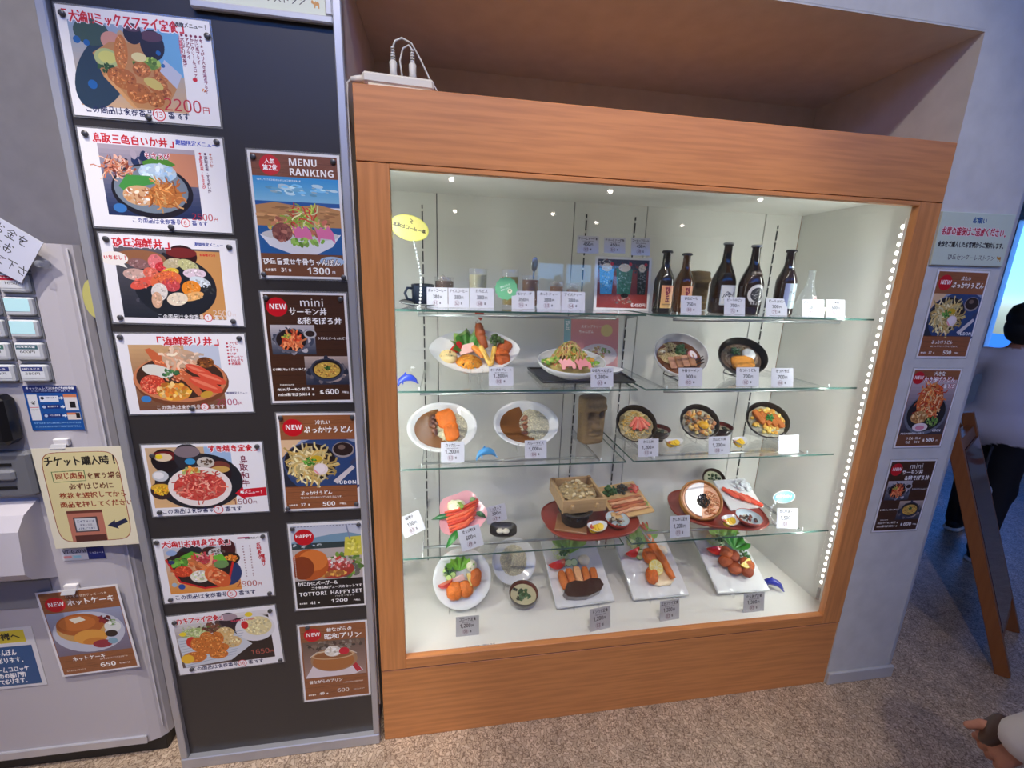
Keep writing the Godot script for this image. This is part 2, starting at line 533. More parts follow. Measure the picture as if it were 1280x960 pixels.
func latin(ch: String, bold: bool, serif: bool) -> Array:
	# triangles of one Latin character at size 1, and its advance
	var key := "%s%s%s" % [ch, bold, serif]
	if latin_cache.has(key):
		return latin_cache[key]
	var f := SystemFont.new()
	f.font_names = PackedStringArray(["Droid Serif" if serif else "Droid Sans"])
	f.font_weight = 700 if bold else 400
	var tm := TextMesh.new()
	tm.font = f
	tm.font_size = 64
	tm.pixel_size = 1.0 / 64.0
	tm.depth = 0.0
	tm.curve_step = 4.0
	tm.horizontal_alignment = HORIZONTAL_ALIGNMENT_LEFT
	tm.vertical_alignment = VERTICAL_ALIGNMENT_TOP
	tm.text = ch
	var out := PackedVector2Array()
	var adv := f.get_string_size(ch, HORIZONTAL_ALIGNMENT_LEFT, -1, 64).x / 64.0
	if ch != " " and tm.get_surface_count() > 0:
		var a := tm.surface_get_arrays(0)
		var vs: PackedVector3Array = a[Mesh.ARRAY_VERTEX]
		var nr: PackedVector3Array = a[Mesh.ARRAY_NORMAL]
		var ix: PackedInt32Array = a[Mesh.ARRAY_INDEX] if a[Mesh.ARRAY_INDEX] != null else PackedInt32Array(range(vs.size()))
		for k in range(0, ix.size() - 2, 3):
			if nr[ix[k]].z > 0.5:
				for q in 3:
					out.append(Vector2(vs[ix[k + q]].x, -vs[ix[k + q]].y))
	latin_cache[key] = [out, adv]
	return latin_cache[key]

# ------------------------------------------------------------------ a sheet to print on
class Sheet:
	var im: Image
	var k := 1.0
	var ox := 0.0
	var oy := 0.0
	var host: Node3D
	var rr := RandomNumberGenerator.new()

	func _init(h: Node3D, w: float, hh: float, scale: float, bg := Color.WHITE) -> void:
		host = h
		k = scale
		im = Image.create_empty(int(w * k), int(hh * k), false, Image.FORMAT_RGB8)
		im.fill(bg)
		rr.seed = 5

	func span(x0: float, x1: float, y: int, c: Color) -> void:
		var a := int(round(x0))
		var b := int(round(x1))
		if b > a:
			im.fill_rect(Rect2i(a, y, b - a, 1), c)

	func rect(x: float, y: float, w: float, h: float, c: Color) -> void:
		im.fill_rect(Rect2i(int(round((x + ox) * k)), int(round((y + oy) * k)), int(round(w * k)), int(round(h * k))), c)

	func poly(p: PackedVector2Array, c: Color) -> void:
		var lo := INF
		var hi := -INF
		var q := PackedVector2Array()
		for v in p:
			var w := Vector2((v.x + ox) * k, (v.y + oy) * k)
			q.append(w)
			lo = minf(lo, w.y)
			hi = maxf(hi, w.y)
		var y0 := maxi(0, int(floor(lo)))
		var y1 := mini(im.get_height() - 1, int(ceil(hi)))
		var n := q.size()
		for y in range(y0, y1 + 1):
			var yc := y + 0.5
			var xs := PackedFloat32Array()
			for i in n:
				var a := q[i]
				var b := q[(i + 1) % n]
				if (a.y <= yc) != (b.y <= yc):
					xs.append(a.x + (yc - a.y) / (b.y - a.y) * (b.x - a.x))
			xs.sort()
			for i in range(0, xs.size() - 1, 2):
				span(xs[i], xs[i + 1], y, c)

	func disc(x: float, y: float, rx: float, ry: float, c: Color, turn := 0.0) -> void:
		var p := PackedVector2Array()
		var n := 28 if maxf(rx, ry) * k > 12.0 else 12
		for i in n:
			var a := TAU * i / n
			var d := Vector2(cos(a) * rx, sin(a) * ry).rotated(turn)
			p.append(Vector2(x, y) + d)
		poly(p, c)

	func line(p: PackedVector2Array, w: float, c: Color) -> void:
		for i in p.size() - 1:
			var a := p[i]
			var b := p[i + 1]
			var d := (b - a)
			if d.length() < 1e-5:
				continue
			d = d.normalized()
			var n := d.orthogonal() * (w * 0.5)
			var e := d * (w * 0.4)
			poly(PackedVector2Array([a - e + n, b + e + n, b + e - n, a - e - n]), c)

	func text(s: String, x: float, y: float, size: float, c: Color, wt := 0.11, squeeze := 1.0, bold := true, serif := false, vertical := false) -> float:
		# x, y: top left; returns the end
		var cx := x
		var cy := y
		for ch in s:
			var g: String = host.glyph(ch)
			if g != "":
				for st in g.split(" "):
					var p := PackedVector2Array()
					for i in range(0, st.length() - 1, 2):
						var gx := float(st.substr(i, 1).to_int())
						var gy := float(st.substr(i + 1, 1).to_int())
						if vertical and ch == "ー":
							var t := gx
							gx = gy
							gy = t
						p.append(Vector2(cx + gx / 10.0 * size * squeeze * 0.96 + 0.02 * size, cy + gy / 10.0 * size * 0.96 + 0.02 * size))
					line(p, wt * size, c)
				if vertical:
					cy += size * 1.02
				else:
					cx += size * squeeze
			elif ch == "●":
				disc(cx + size * 0.4, cy + size * 0.5, size * 0.33, size * 0.33, c)
				if vertical:
					cy += size * 1.02
				else:
					cx += size * squeeze
			elif ch.unicode_at(0) < 0x2fff:
				var la: Array = host.latin(ch, bold, serif)
				var tr: PackedVector2Array = la[0]
				for i in range(0, tr.size() - 2, 3):
					poly(PackedVector2Array([Vector2(cx + tr[i].x * size * 1.15 * squeeze, cy + tr[i].y * size * 1.15 - 0.18 * size), Vector2(cx + tr[i + 1].x * size * 1.15 * squeeze, cy + tr[i + 1].y * size * 1.15 - 0.18 * size), Vector2(cx + tr[i + 2].x * size * 1.15 * squeeze, cy + tr[i + 2].y * size * 1.15 - 0.18 * size)]), c)
				cx += float(la[1]) * size * 1.15 * squeeze
		return cy if vertical else cx

	func outlined(s: String, x: float, y: float, size: float, c: Color, edge: Color, wt := 0.12, squeeze := 1.0) -> void:
		text(s, x, y, size, edge, wt + 0.16, squeeze)
		text(s, x, y, size, c, wt, squeeze)

	func tiny(x: float, y: float, w: float, size: float, c: Color) -> void:
		# print too small to read: short strokes
		var cx := x
		while cx < x + w:
			for q in 3:
				if rr.randf() < 0.75:
					rect(cx, y + size * 0.36 * q, size * 0.75, size * 0.16, c)
			if rr.randf() < 0.8:
				rect(cx + size * rr.randf_range(0.1, 0.6), y, size * 0.16, size * 0.9, c)
			cx += size * 1.02

	func scatter(n: int, x: float, y: float, rx: float, ry: float, s0: float, s1: float, cols: Array, flat := 0.6, turn := 9.0) -> void:
		for i in n:
			var a := rr.randf() * TAU
			var q := sqrt(rr.randf())
			var c: Color = cols[rr.randi() % cols.size()]
			var v := rr.randf_range(0.82, 1.15)
			var sz := rr.randf_range(s0, s1)
			disc(x + cos(a) * rx * q, y + sin(a) * ry * q, sz, sz * flat, Color(minf(c.r * v, 1.0), minf(c.g * v, 1.0), minf(c.b * v, 1.0)), turn if turn < 8.0 else rr.randf() * PI)

	func strands(n: int, x: float, y: float, rx: float, ry: float, ln: float, w: float, cols: Array) -> void:
		for i in n:
			var a := rr.randf() * TAU
			var q := sqrt(rr.randf())
			var c: Color = cols[rr.randi() % cols.size()]
			var v := rr.randf_range(0.8, 1.15)
			var p := Vector2(x + cos(a) * rx * q, y + sin(a) * ry * q)
			var d := rr.randf() * TAU
			var pts := PackedVector2Array([p])
			for s in 4:
				d += rr.randf_range(-0.9, 0.9)
				p += Vector2(cos(d), sin(d)) * (ln / 4.0)
				pts.append(p)
			line(pts, w, Color(minf(c.r * v, 1.0), minf(c.g * v, 1.0), minf(c.b * v, 1.0)))

	func fade(x: float, y: float, w: float, h: float, a: Color, b: Color, steps := 16) -> void:
		for i in steps:
			rect(x, y + h * i / steps, w, h / steps + 0.6, a.lerp(b, float(i) / (steps - 1)))

	func planks(x: float, y: float, w: float, h: float, base: Color, rows: int) -> void:
		rect(x, y, w, h, base)
		for i in int(w * h / 22.0):
			var v := rr.randf_range(0.82, 1.14)
			rect(x + rr.randf() * w * 0.85, y + rr.randf() * h * 0.985, minf(rr.randf_range(6, 40), w * 0.15), 0.45, Color(base.r * v, base.g * v, base.b * v))
		for i in range(1, rows):
			rect(x, y + h * i / rows, w, 0.7, base.darkened(0.3))

	func tex() -> ImageTexture:
		return ImageTexture.create_from_image(im)

# ------------------------------------------------------------------ the room
func wood(along: String, base := C8(222, 150, 90)) -> StandardMaterial3D:
	var key := "wood" + along + base.to_html()
	if mat_cache.has(key):
		return mat_cache[key]
	if not mat_cache.has("woodtex"):
		var im := noise_image(512, 512, 0.012, 5, 21)
		mat_cache["woodtex"] = ramp_texture(im, [[0.0, C8(226, 220, 214)], [0.4, C8(240, 236, 232)], [0.6, C8(248, 246, 243)], [1.0, C8(255, 254, 252)]])
	var m := StandardMaterial3D.new()
	m.albedo_color = base
	m.albedo_texture = mat_cache["woodtex"]
	m.uv1_triplanar = true
	m.uv1_world_triplanar = true
	m.uv1_scale = Vector3(0.45, 9.0, 9.0) if along == "x" else Vector3(9.0, 0.45, 9.0)
	m.roughness = 0.34
	mat_cache[key] = m
	return m

func paint(base: Color, rough := 0.8) -> StandardMaterial3D:
	var key := "paint" + base.to_html()
	if mat_cache.has(key):
		return mat_cache[key]
	if not mat_cache.has("painttex"):
		var im := noise_image(256, 256, 0.03, 4, 5)
		mat_cache["painttex"] = ramp_texture(im, [[0.0, C8(240, 240, 240)], [1.0, C8(255, 255, 255)]])
	var m := StandardMaterial3D.new()
	m.albedo_color = base
	m.albedo_texture = mat_cache["painttex"]
	m.uv1_triplanar = true
	m.uv1_world_triplanar = true
	m.uv1_scale = Vector3(1.3, 1.3, 1.3)
	m.roughness = rough
	mat_cache[key] = m
	return m

func floor_material() -> StandardMaterial3D:
	var a := noise_image(1024, 1024, 0.035, 2, 31)
	var b := noise_image(1024, 1024, 0.006, 3, 33)
	a.convert(Image.FORMAT_L8)
	b.convert(Image.FORMAT_L8)
	var da := a.get_data()
	var db := b.get_data()
	var out := PackedByteArray()
	out.resize(da.size() * 3)
	var dark := C8(112, 90, 74)
	var mid := C8(186, 164, 142)
	var pale := C8(208, 188, 166)
	var lut := PackedColorArray()
	for i in 256:
		var v := i / 255.0
		# winding dark flecks where the noise crosses its middle
		var t := smoothstep(0.40, 0.47, v) * (1.0 - smoothstep(0.53, 0.60, v))
		var c := mid.lerp(pale, smoothstep(0.55, 0.8, v))
		lut.append(c.lerp(dark, t * 0.75))
	for i in da.size():
		var c := lut[da[i]]
		var k := 0.9 + 0.2 * db[i] / 255.0
		out[i * 3] = int(minf(c.r * k, 1.0) * 255.0)
		out[i * 3 + 1] = int(minf(c.g * k, 1.0) * 255.0)
		out[i * 3 + 2] = int(minf(c.b * k, 1.0) * 255.0)
	var m := StandardMaterial3D.new()
	m.albedo_texture = ImageTexture.create_from_image(Image.create_from_data(1024, 1024, false, Image.FORMAT_RGB8, out))
	m.uv1_triplanar = true
	m.uv1_world_triplanar = true
	m.uv1_scale = Vector3(1.7, 1.7, 1.7)
	m.roughness = 0.42
	return m

func slab(lo: Vector3, hi: Vector3) -> G:
	return G.new().box(hi - lo, (lo + hi) * 0.5)

func wall_with_openings(called: String, axis: String, at: float, thick: float, u0: float, u1: float, y0: float, y1: float, holes: Array, m: Material) -> void:
	# holes: [u0, u1, y0, y1] sorted by u, not overlapping
	var g := G.new()
	var put := func(a: float, b: float, c: float, d: float) -> void:
		if b - a < 0.001 or d - c < 0.001:
			return
		if axis == "z":
			g.box(Vector3(b - a, d - c, thick), Vector3((a + b) / 2, (c + d) / 2, at))
		else:
			g.box(Vector3(thick, d - c, b - a), Vector3(at, (c + d) / 2, (a + b) / 2))
	var u := u0
	for h in holes:
		put.call(u, h[0], y0, y1)
		put.call(h[0], h[1], y0, h[2])
		put.call(h[0], h[1], h[3], y1)
		u = h[1]
	put.call(u, u1, y0, y1)
	struct(called, g, m)

func window_unit(called: String, axis: String, at: float, u0: float, u1: float, y0: float, y1: float, panes: int) -> void:
	var root := Node3D.new()
	root.name = called
	root.set_meta("kind", "structure")
	add_child(root)
	var fm := mat(C8(200, 203, 206), 0.4, 0.3)
	var w := (u1 - u0) / panes
	var bar := func(a: float, b: float, c: float, d: float, nm: String, m: Material, th: float) -> void:
		var g := G.new()
		if axis == "z":
			g.box(Vector3(b - a, d - c, th), Vector3((a + b) / 2, (c + d) / 2, at), 0.004)
		else:
			g.box(Vector3(th, d - c, b - a), Vector3(at, (c + d) / 2, (a + b) / 2), 0.004)
		part(root, nm, g, m)
	bar.call(u0, u1, y1 - 0.06, y1, "window_head", fm, 0.08)
	bar.call(u0, u1, y0, y0 + 0.06, "window_sill", fm, 0.1)
	for i in panes + 1:
		var u: float = u0 + w * i
		bar.call(u - 0.03, u + 0.03, y0 + 0.06, y1 - 0.06, "mullion", fm, 0.08)
	for i in panes:
		bar.call(u0 + w * i + 0.03, u0 + w * (i + 1) - 0.03, y0 + 0.06, y1 - 0.06, "pane", glass(0.02), 0.008)

func downlight(x: float, z: float, power: float) -> void:
	var t := thing("ceiling_downlight", "small round downlight glowing in the " + ("low white ceiling" if z > 3.2 else "high white ceiling before the showcase"), "downlight", Vector3(x, 2.70 if z > 3.2 else 4.05, z), Basis(), "downlights in the ceiling")
	part(t, "trim_ring", G.new().lathe([[0.03, 0.0], [0.045, -0.002], [0.048, -0.008], [0.03, -0.012], [0.022, -0.004], [0.022, 0.0]], 24), mat(C8(235, 235, 232), 0.4))
	part(t, "diffuser", G.new().lathe([[0.0, -0.004], [0.022, -0.004], [0.022, -0.002], [0.0, -0.002]], 20), glow(Color(1.0, 0.96, 0.9), 14.0))
	var l := SpotLight3D.new()
	l.name = "downlight_lamp"
	l.position = Vector3(0, -0.02, 0)
	l.rotation_degrees = Vector3(-90, 0, 0)
	l.spot_angle = 86.0
	l.spot_angle_attenuation = 0.15
	l.spot_range = 14.0
	l.spot_attenuation = 2.0
	l.light_energy = power
	l.light_color = Color(1.0, 0.95, 0.90)
	l.light_size = 0.025
	l.shadow_enabled = true
	t.add_child(l)

func spotlight(at: Vector3, aim: Vector3, power: float, cone: float, label: String) -> void:
	var t := thing("ceiling_spotlight", label, "spotlight", at, Basis(), "spotlights over the showcase")
	var m := mat(C8(36, 36, 38), 0.5)
	var dir := (aim - at).normalized()
	part(t, "ceiling_mount", G.new().lathe([[0.0, -0.03], [0.04, -0.03], [0.045, -0.02], [0.045, 0.0]], 20), m)
	part(t, "swivel_arm", G.new().tube([Vector3(0, -0.03, 0), Vector3(0, -0.09, 0)], 0.008, 8), m)
	var c := Vector3(0, -0.12, 0)
	part(t, "lamp_barrel", G.new().tube([c - dir * 0.07, c - dir * 0.05, c + dir * 0.05], [0.03, 0.042, 0.045], 18, false), m)
	part(t, "lamp_lens", G.new().tube([c + dir * 0.04, c + dir * 0.042], 0.043, 18), glow(Color(1.0, 0.97, 0.93), 6.0))
	var l := SpotLight3D.new()
	l.name = "spotlight_lamp"
	l.position = c + dir * 0.06
	l.basis = Basis.looking_at(dir)
	l.spot_angle = cone
	l.spot_angle_attenuation = 0.5
	l.spot_range = 14.0
	l.spot_attenuation = 2.0
	l.light_energy = power
	l.light_color = Color(1.0, 0.96, 0.91)
	l.light_size = 0.03
	l.shadow_enabled = true
	t.add_child(l)

func build_room() -> void:
	var white := paint(C8(214, 214, 214))
	struct("floor", slab(Vector3(-3.2, -0.12, -4.6), Vector3(6.6, 0.0, 9.2)), floor_material())
	struct("ceiling", slab(Vector3(-3.2, 4.055, -4.6), Vector3(6.6, 4.2, 3.3)), paint(C8(226, 226, 224)))
	struct("ceiling_low", slab(Vector3(-3.0, 2.705, 3.2), Vector3(6.4, 2.85, 8.5)), paint(C8(226, 226, 224)))
	# unseen clerestory over the low ceiling, added for blue daylight on the upper wall
	wall_with_openings("wall_fascia", "z", 3.25, 0.1, -3.0, 6.4, 2.85, 4.055, [[-2.6, 6.0, 2.93, 3.98]], white)
	window_unit("added_window_3", "z", 3.25, -2.6, 6.0, 2.93, 3.98, 6)
	wall_with_openings("wall_left", "x", -3.1, 0.2, -4.6, 9.2, 0.0, 4.055, [], white)
	# behind the camera: windows to the sky and the trees, mirrored in the showcase glass
	wall_with_openings("wall_back", "z", 8.6, 0.2, -3.0, 6.5, 0.0, 2.705, [[2.28, 4.3, 0.9, 2.06]], white)
	window_unit("window_1", "z", 8.6, 2.28, 4.3, 0.9, 2.06, 3)
	# daylight from the right-hand side
	wall_with_openings("wall_right", "x", 6.5, 0.2, -4.6, 9.2, 0.0, 4.055, [[-3.9, -1.9, 0.9, 2.45]], white)
	window_unit("window_2", "x", 6.5, -3.9, -1.9, 0.9, 2.45, 2)
	wall_with_openings("wall_front", "z", -4.5, 0.2, 1.6, 6.5, 0.0, 4.055, [], white)
	struct("wall_machine", slab(Vector3(-3.0, 0, -0.74), Vector3(-0.6, 4.055, -0.62)), paint(C8(206, 198, 188)))
	struct("wall_partition", slab(Vector3(-0.6, 0, -0.74), Vector3(-0.023, 4.055, -0.035)), white)
	for p in [[0.3, 4.1], [2.24, 4.17], [4.2, 4.05], [0.4, 6.4], [2.0, 6.1], [3.0, 6.8], [-1.6, 4.1], [-0.75, 1.92], [-1.6, 6.2], [4.6, 6.6]]:
		downlight(p[0], p[1], LAMP_FAR if p[1] > 3.0 else LAMP_L)
	spotlight(Vector3(0.3, 4.055, 1.95), Vector3(0.35, 1.0, -0.3), SPOT_A, 24.0, "black ceiling spotlight aimed at the curry side of the showcase")
	spotlight(Vector3(-0.85, 4.055, 1.0), Vector3(-0.75, 0.2, 0.05), SPOT_M, 17.0, "black ceiling spotlight aimed down at the ticket machine")
	spotlight(Vector3(1.2, 4.055, 1.95), Vector3(1.2, 0.9, -0.3), SPOT_B, 22.0, "black ceiling spotlight aimed at the rice bowl side of the showcase")

func build_niche_and_column() -> void:
	var white := paint(C8(214, 214, 214))
	struct("wall_niche", slab(Vector3(-0.023, 0, -0.74), Vector3(1.737, 4.055, -0.57)), white)
	# beam over the niche: face above, soffit board below
	struct("wall_beam", slab(Vector3(-0.023, 2.292, -0.57), Vector3(2.09, 4.055, 0.0)), white)
	struct("ceiling_niche", slab(Vector3(-0.022, 2.287, -0.569), Vector3(1.7365, 2.2919, -0.0005)), white)
	var p := PackedVector2Array([Vector2(1.737, 0.0), Vector2(2.028, 0.0), Vector2(2.04, -0.004), Vector2(2.075, -0.022), Vector2(2.088, -0.034), Vector2(2.09, -0.74), Vector2(1.737, -0.74)])
	struct("wall_column", G.new().prism(p, 0.0, 2.2919), white)
	struct("wall_beam_right", slab(Vector3(2.09, 2.55, -0.74), Vector3(6.4, 4.055, -0.6)), white)
	struct("wall_hall", slab(Vector3(1.5, 0.0, -4.4), Vector3(1.6, 4.055, -0.74)), white)
	struct("baseboard_column", G.new().box(Vector3(0.31, 0.055, 0.012), Vector3(1.893, 0.0275, 0.006), 0.003), mat(C8(190, 190, 194), 0.5))

# ------------------------------------------------------------------ menu board
func build_board() -> void:
	var t := thing("menu_board", "dark slate grey magnetic menu board in a thin aluminium frame", "board", Vector3(-0.321, 0.0, -0.012))
	part(t, "panel", G.new().box(Vector3(0.575, 2.5, 0.014), Vector3(0, 1.285, -0.006), 0.001), mat(C8(54, 51, 52), 0.32))
	var al := mat(C8(188, 190, 198), 0.38, 0.55)
	for s in [-1, 1]:
		part(t, "frame_upright", G.new().box(Vector3(0.02, 2.52, 0.03), Vector3(s * 0.296, 1.30, 0.002), 0.0025), al)
	part(t, "frame_foot", G.new().box(Vector3(0.612, 0.04, 0.034), Vector3(0, 0.02, 0.002), 0.0025), al)
	part(t, "frame_top", G.new().box(Vector3(0.572, 0.02, 0.03), Vector3(0, 2.55, 0.002), 0.0025), al)

# ------------------------------------------------------------------ showcase
const SHELF := [1.466, 1.216, 0.941, 0.638]
const SHELF_FRONT := [-0.108, -0.115, -0.148, -0.10]

func build_cabinet() -> void:
	var t := thing("showcase", "light brown wooden food sample showcase with a wide glass front", "showcase")
	var wx := wood("x")
	var wy := wood("y")
	part(t, "header_panel", G.new().box(Vector3(1.737, 0.168, 0.022), Vector3(0.8685, 1.9165, -0.011), 0.0012), wx)
	part(t, "top_board", G.new().box(Vector3(1.737, 0.018, 0.515), Vector3(0.8685, 1.991, -0.2815), 0.001), wx)
	part(t, "top_rail", G.new().box(Vector3(1.577, 0.012, 0.02), Vector3(0.8675, 1.825, -0.0105), 0.001), wx)
	part(t, "stile", G.new().box(Vector3(0.079, 1.536, 0.024), Vector3(0.0395, 1.062, -0.012), 0.0012), wy)
	part(t, "stile", G.new().box(Vector3(0.0812, 1.536, 0.024), Vector3(1.6964, 1.062, -0.012), 0.0012), wy)
	part(t, "bottom_rail", G.new().box(Vector3(1.5765, 0.0395, 0.024), Vector3(0.8675, 0.3138, -0.012), 0.0015), wx)
	part(t, "plinth", G.new().box(Vector3(1.737, 0.289, 0.535), Vector3(0.8685, 0.1445, -0.2705), 0.0015), wx)
	part(t, "seam_batten", G.new().box(Vector3(1.72, 0.006, 0.015), Vector3(0.8685, 0.2915, -0.012)), mat(C8(60, 40, 28), 0.8))
	part(t, "side_panel", G.new().box(Vector3(0.018, 1.69, 0.515), Vector3(0.009, 1.137, -0.2825), 0.001), wy)
	part(t, "side_panel", G.new().box(Vector3(0.018, 1.69, 0.515), Vector3(1.728, 1.137, -0.2825), 0.001), wy)
	var inner := mat(C8(228, 228, 222), 0.45)
	part(t, "inner_side", G.new().box(Vector3(0.003, 1.56, 0.495), Vector3(0.0198, 1.085, -0.2725)), inner)
	part(t, "inner_side", G.new().box(Vector3(0.003, 1.56, 0.495), Vector3(1.7165, 1.085, -0.2725)), inner)
	part(t, "inner_floor", G.new().box(Vector3(1.693, 0.02, 0.495), Vector3(0.868, 0.312, -0.2725), 0.001), mat(C8(232, 231, 224), 0.38))
	part(t, "inner_ceiling", G.new().box(Vector3(1.693, 0.003, 0.495), Vector3(0.868, 1.8640, -0.2725)), inner)
	part(t, "back_board", G.new().box(Vector3(1.7, 1.56, 0.012), Vector3(0.868, 1.09, -0.532)), mat(C8(70, 74, 76), 0.8))
	var cuts := [0.021, 0.187, 0.716, 1.017, 1.545, 1.715]
	for i in 5:
		part(t, "back_panel", G.new().box(Vector3(cuts[i + 1] - cuts[i] - 0.0035, 1.545, 0.006), Vector3((cuts[i] + cuts[i + 1]) / 2, 1.0915, -0.523), 0.0008), inner)
	# slotted standards and brackets
	var chrome := mat(C8(205, 208, 210), 0.22, 0.9)
	var dark := mat(C8(52, 56, 58), 0.6)
	var xs := [0.134, 0.765, 0.968, 1.606]
	for x in xs:
		var s := part(t, "shelf_standard", G.new().box(Vector3(0.005, 1.49, 0.003), Vector3(x, 1.075, -0.5185)), dark)
		var b := G.new()
		for i in 32:
			b.box(Vector3(0.007, 0.009, 0.004), Vector3(x, 0.345 + i * 0.047, -0.518))
		part(s, "slot_bridges", b, inner).set_meta("kind", "stuff")
	for r in 4:
		for i in 4:
			var zf: float = SHELF_FRONT[r] - 0.03
			var g := G.new()
			var y: float = SHELF[r] - 0.004
			var poly := PackedVector2Array([Vector2(-0.516, y), Vector2(zf, y), Vector2(zf, y - 0.008), Vector2(-0.36, y - 0.014), Vector2(-0.516, y - 0.045)])
			var xf := Transform3D(Basis(Vector3(0, 0, 1), Vector3(1, 0, 0), Vector3(0, 1, 0)), Vector3(xs[i], 0, 0))
			g.prism(poly, -0.0015, 0.0015, xf)
			var b := part(t, "shelf_bracket", g, chrome)
			part(b, "clip", G.new().tube([Vector3(xs[i], y - 0.006, zf - 0.004), Vector3(xs[i], y - 0.006, zf + 0.01), Vector3(xs[i], y + 0.002, zf + 0.014), Vector3(xs[i], y + 0.012, zf + 0.012)], 0.0022, 6), mat(C8(225, 232, 232), 0.2))
		for s in 2:
			var y2: float = SHELF[r] - 0.018
			var z2: float = SHELF_FRONT[r] - (0.035 if r < 2 else 0.085)
			part(t, "cross_rail", G.new().tube([Vector3(xs[s * 2], y2, z2), Vector3(xs[s * 2 + 1], y2, z2)], 0.005, 8), mat(C8(150, 156, 158), 0.3, 0.8))
	part(t, "front_glass", G.new().box(Vector3(1.575, 1.483, 0.006), Vector3(0.8675, 1.077, -0.019)), glass(0.004))
	# lighting of the case: LED strips on the inner edges of the stiles
	led_strip(Vector3(1.654, 0.444, -0.032), Vector3(1.654, 1.775, -0.032), Vector3(-0.75, 0, -0.66), 50, "white LED light strip of bead lamps running up beside the right end of the shelves")
	led_strip(Vector3(0.045, 0.444, -0.034), Vector3(0.045, 1.775, -0.034), Vector3(0.55, 0, -0.83), 50, "white LED light strip hidden behind the stile next to the menu board", 0.65)
	# glass shelves
	var over := ["the coffee cup and iced drinks", "the beer bottles and sake bottle", "the mixed plate and salad noodles", "the ramen and soba bowls", "the two curry plates and stone head", "the black rice bowls", "the prawn plate and steamer tray", "the wooden rice tub tray"]
	for r in 4:
		for s in 2:
			var x0 := 0.024 if s == 0 else 0.8835
			var x1 := 0.8535 if s == 0 else 1.712
			var zf: float = SHELF_FRONT[r]
			var sh := thing("glass_shelf", "clear greenish glass shelf carrying " + over[r * 2 + s], "shelf", Vector3((x0 + x1) / 2, SHELF[r] - 0.003, (zf - 0.51) / 2), Basis(), "glass shelves of the showcase")
			var dz: float = zf + 0.51
			part(sh, "pane", G.new().box(Vector3(x1 - x0 - 0.004, 0.006, dz - 0.003), Vector3(0, 0, -0.0015)), glass(0.012, Color(0.75, 0.9, 0.86)))
			part(sh, "polished_edge", G.new().box(Vector3(x1 - x0 - 0.004, 0.006, 0.0015), Vector3(0, 0, dz / 2 - 0.0015), 0.0005), mat(C8(58, 92, 86), 0.15))
			part(sh, "polished_edge", G.new().box(Vector3(0.0015, 0.006, dz), Vector3((x1 - x0) / 2 * (1 if s == 0 else -1), 0, 0), 0.0005), mat(C8(70, 100, 94), 0.15))
	build_power_strip()

func led_strip(a: Vector3, b: Vector3, n: Vector3, count: int, label: String, power := 1.0) -> void:
	var nn := n.normalized()
	var along := (b - a).normalized()
	var bs := Basis(along.cross(nn), along, nn)
	var t := thing("led_strip", label, "light strip", a, bs, "LED strips lighting the showcase")
	var ln := (b - a).length()
	part(t, "strip_backing", G.new().box(Vector3(0.012, ln + 0.02, 0.003), Vector3(0, ln / 2, -0.0015)), mat(C8(215, 210, 200), 0.4))
	part(t, "end_connector", G.new().box(Vector3(0.014, 0.05, 0.01), Vector3(0, -0.04, 0.004), 0.002), mat(C8(150, 146, 138), 0.4))
	var gm := glow(Color(1.0, 0.985, 0.96), BEAD)
	var bead := G.new().blob(Vector3.ZERO, Vector3(0.006, 0.007, 0.005), Basis(), 0, 1, 0, 6, 8).done()
	for i in count:
		var o := MeshInstance3D.new()
		o.name = "led_bead"
		o.mesh = bead
		o.material_override = gm
		o.position = Vector3(0, ln * (i + 0.5) / count, 0.003)
		t.add_child(o, true)
	var l := AreaLight3D.new()
	l.name = "led_strip_lamp"
	l.area_size = Vector2(0.02, ln)
	l.light_energy = LED * power
	l.light_color = Color(0.97, 1.0, 0.97)
	l.area_range = 6.0
	l.area_attenuation = 2.0
	l.shadow_enabled = true
	# area lights shine along -z
	l.transform = Transform3D(Basis(Vector3(-1, 0, 0), Vector3(0, 1, 0), Vector3(0, 0, -1)), Vector3(0, ln / 2, 0.012))
	t.add_child(l)

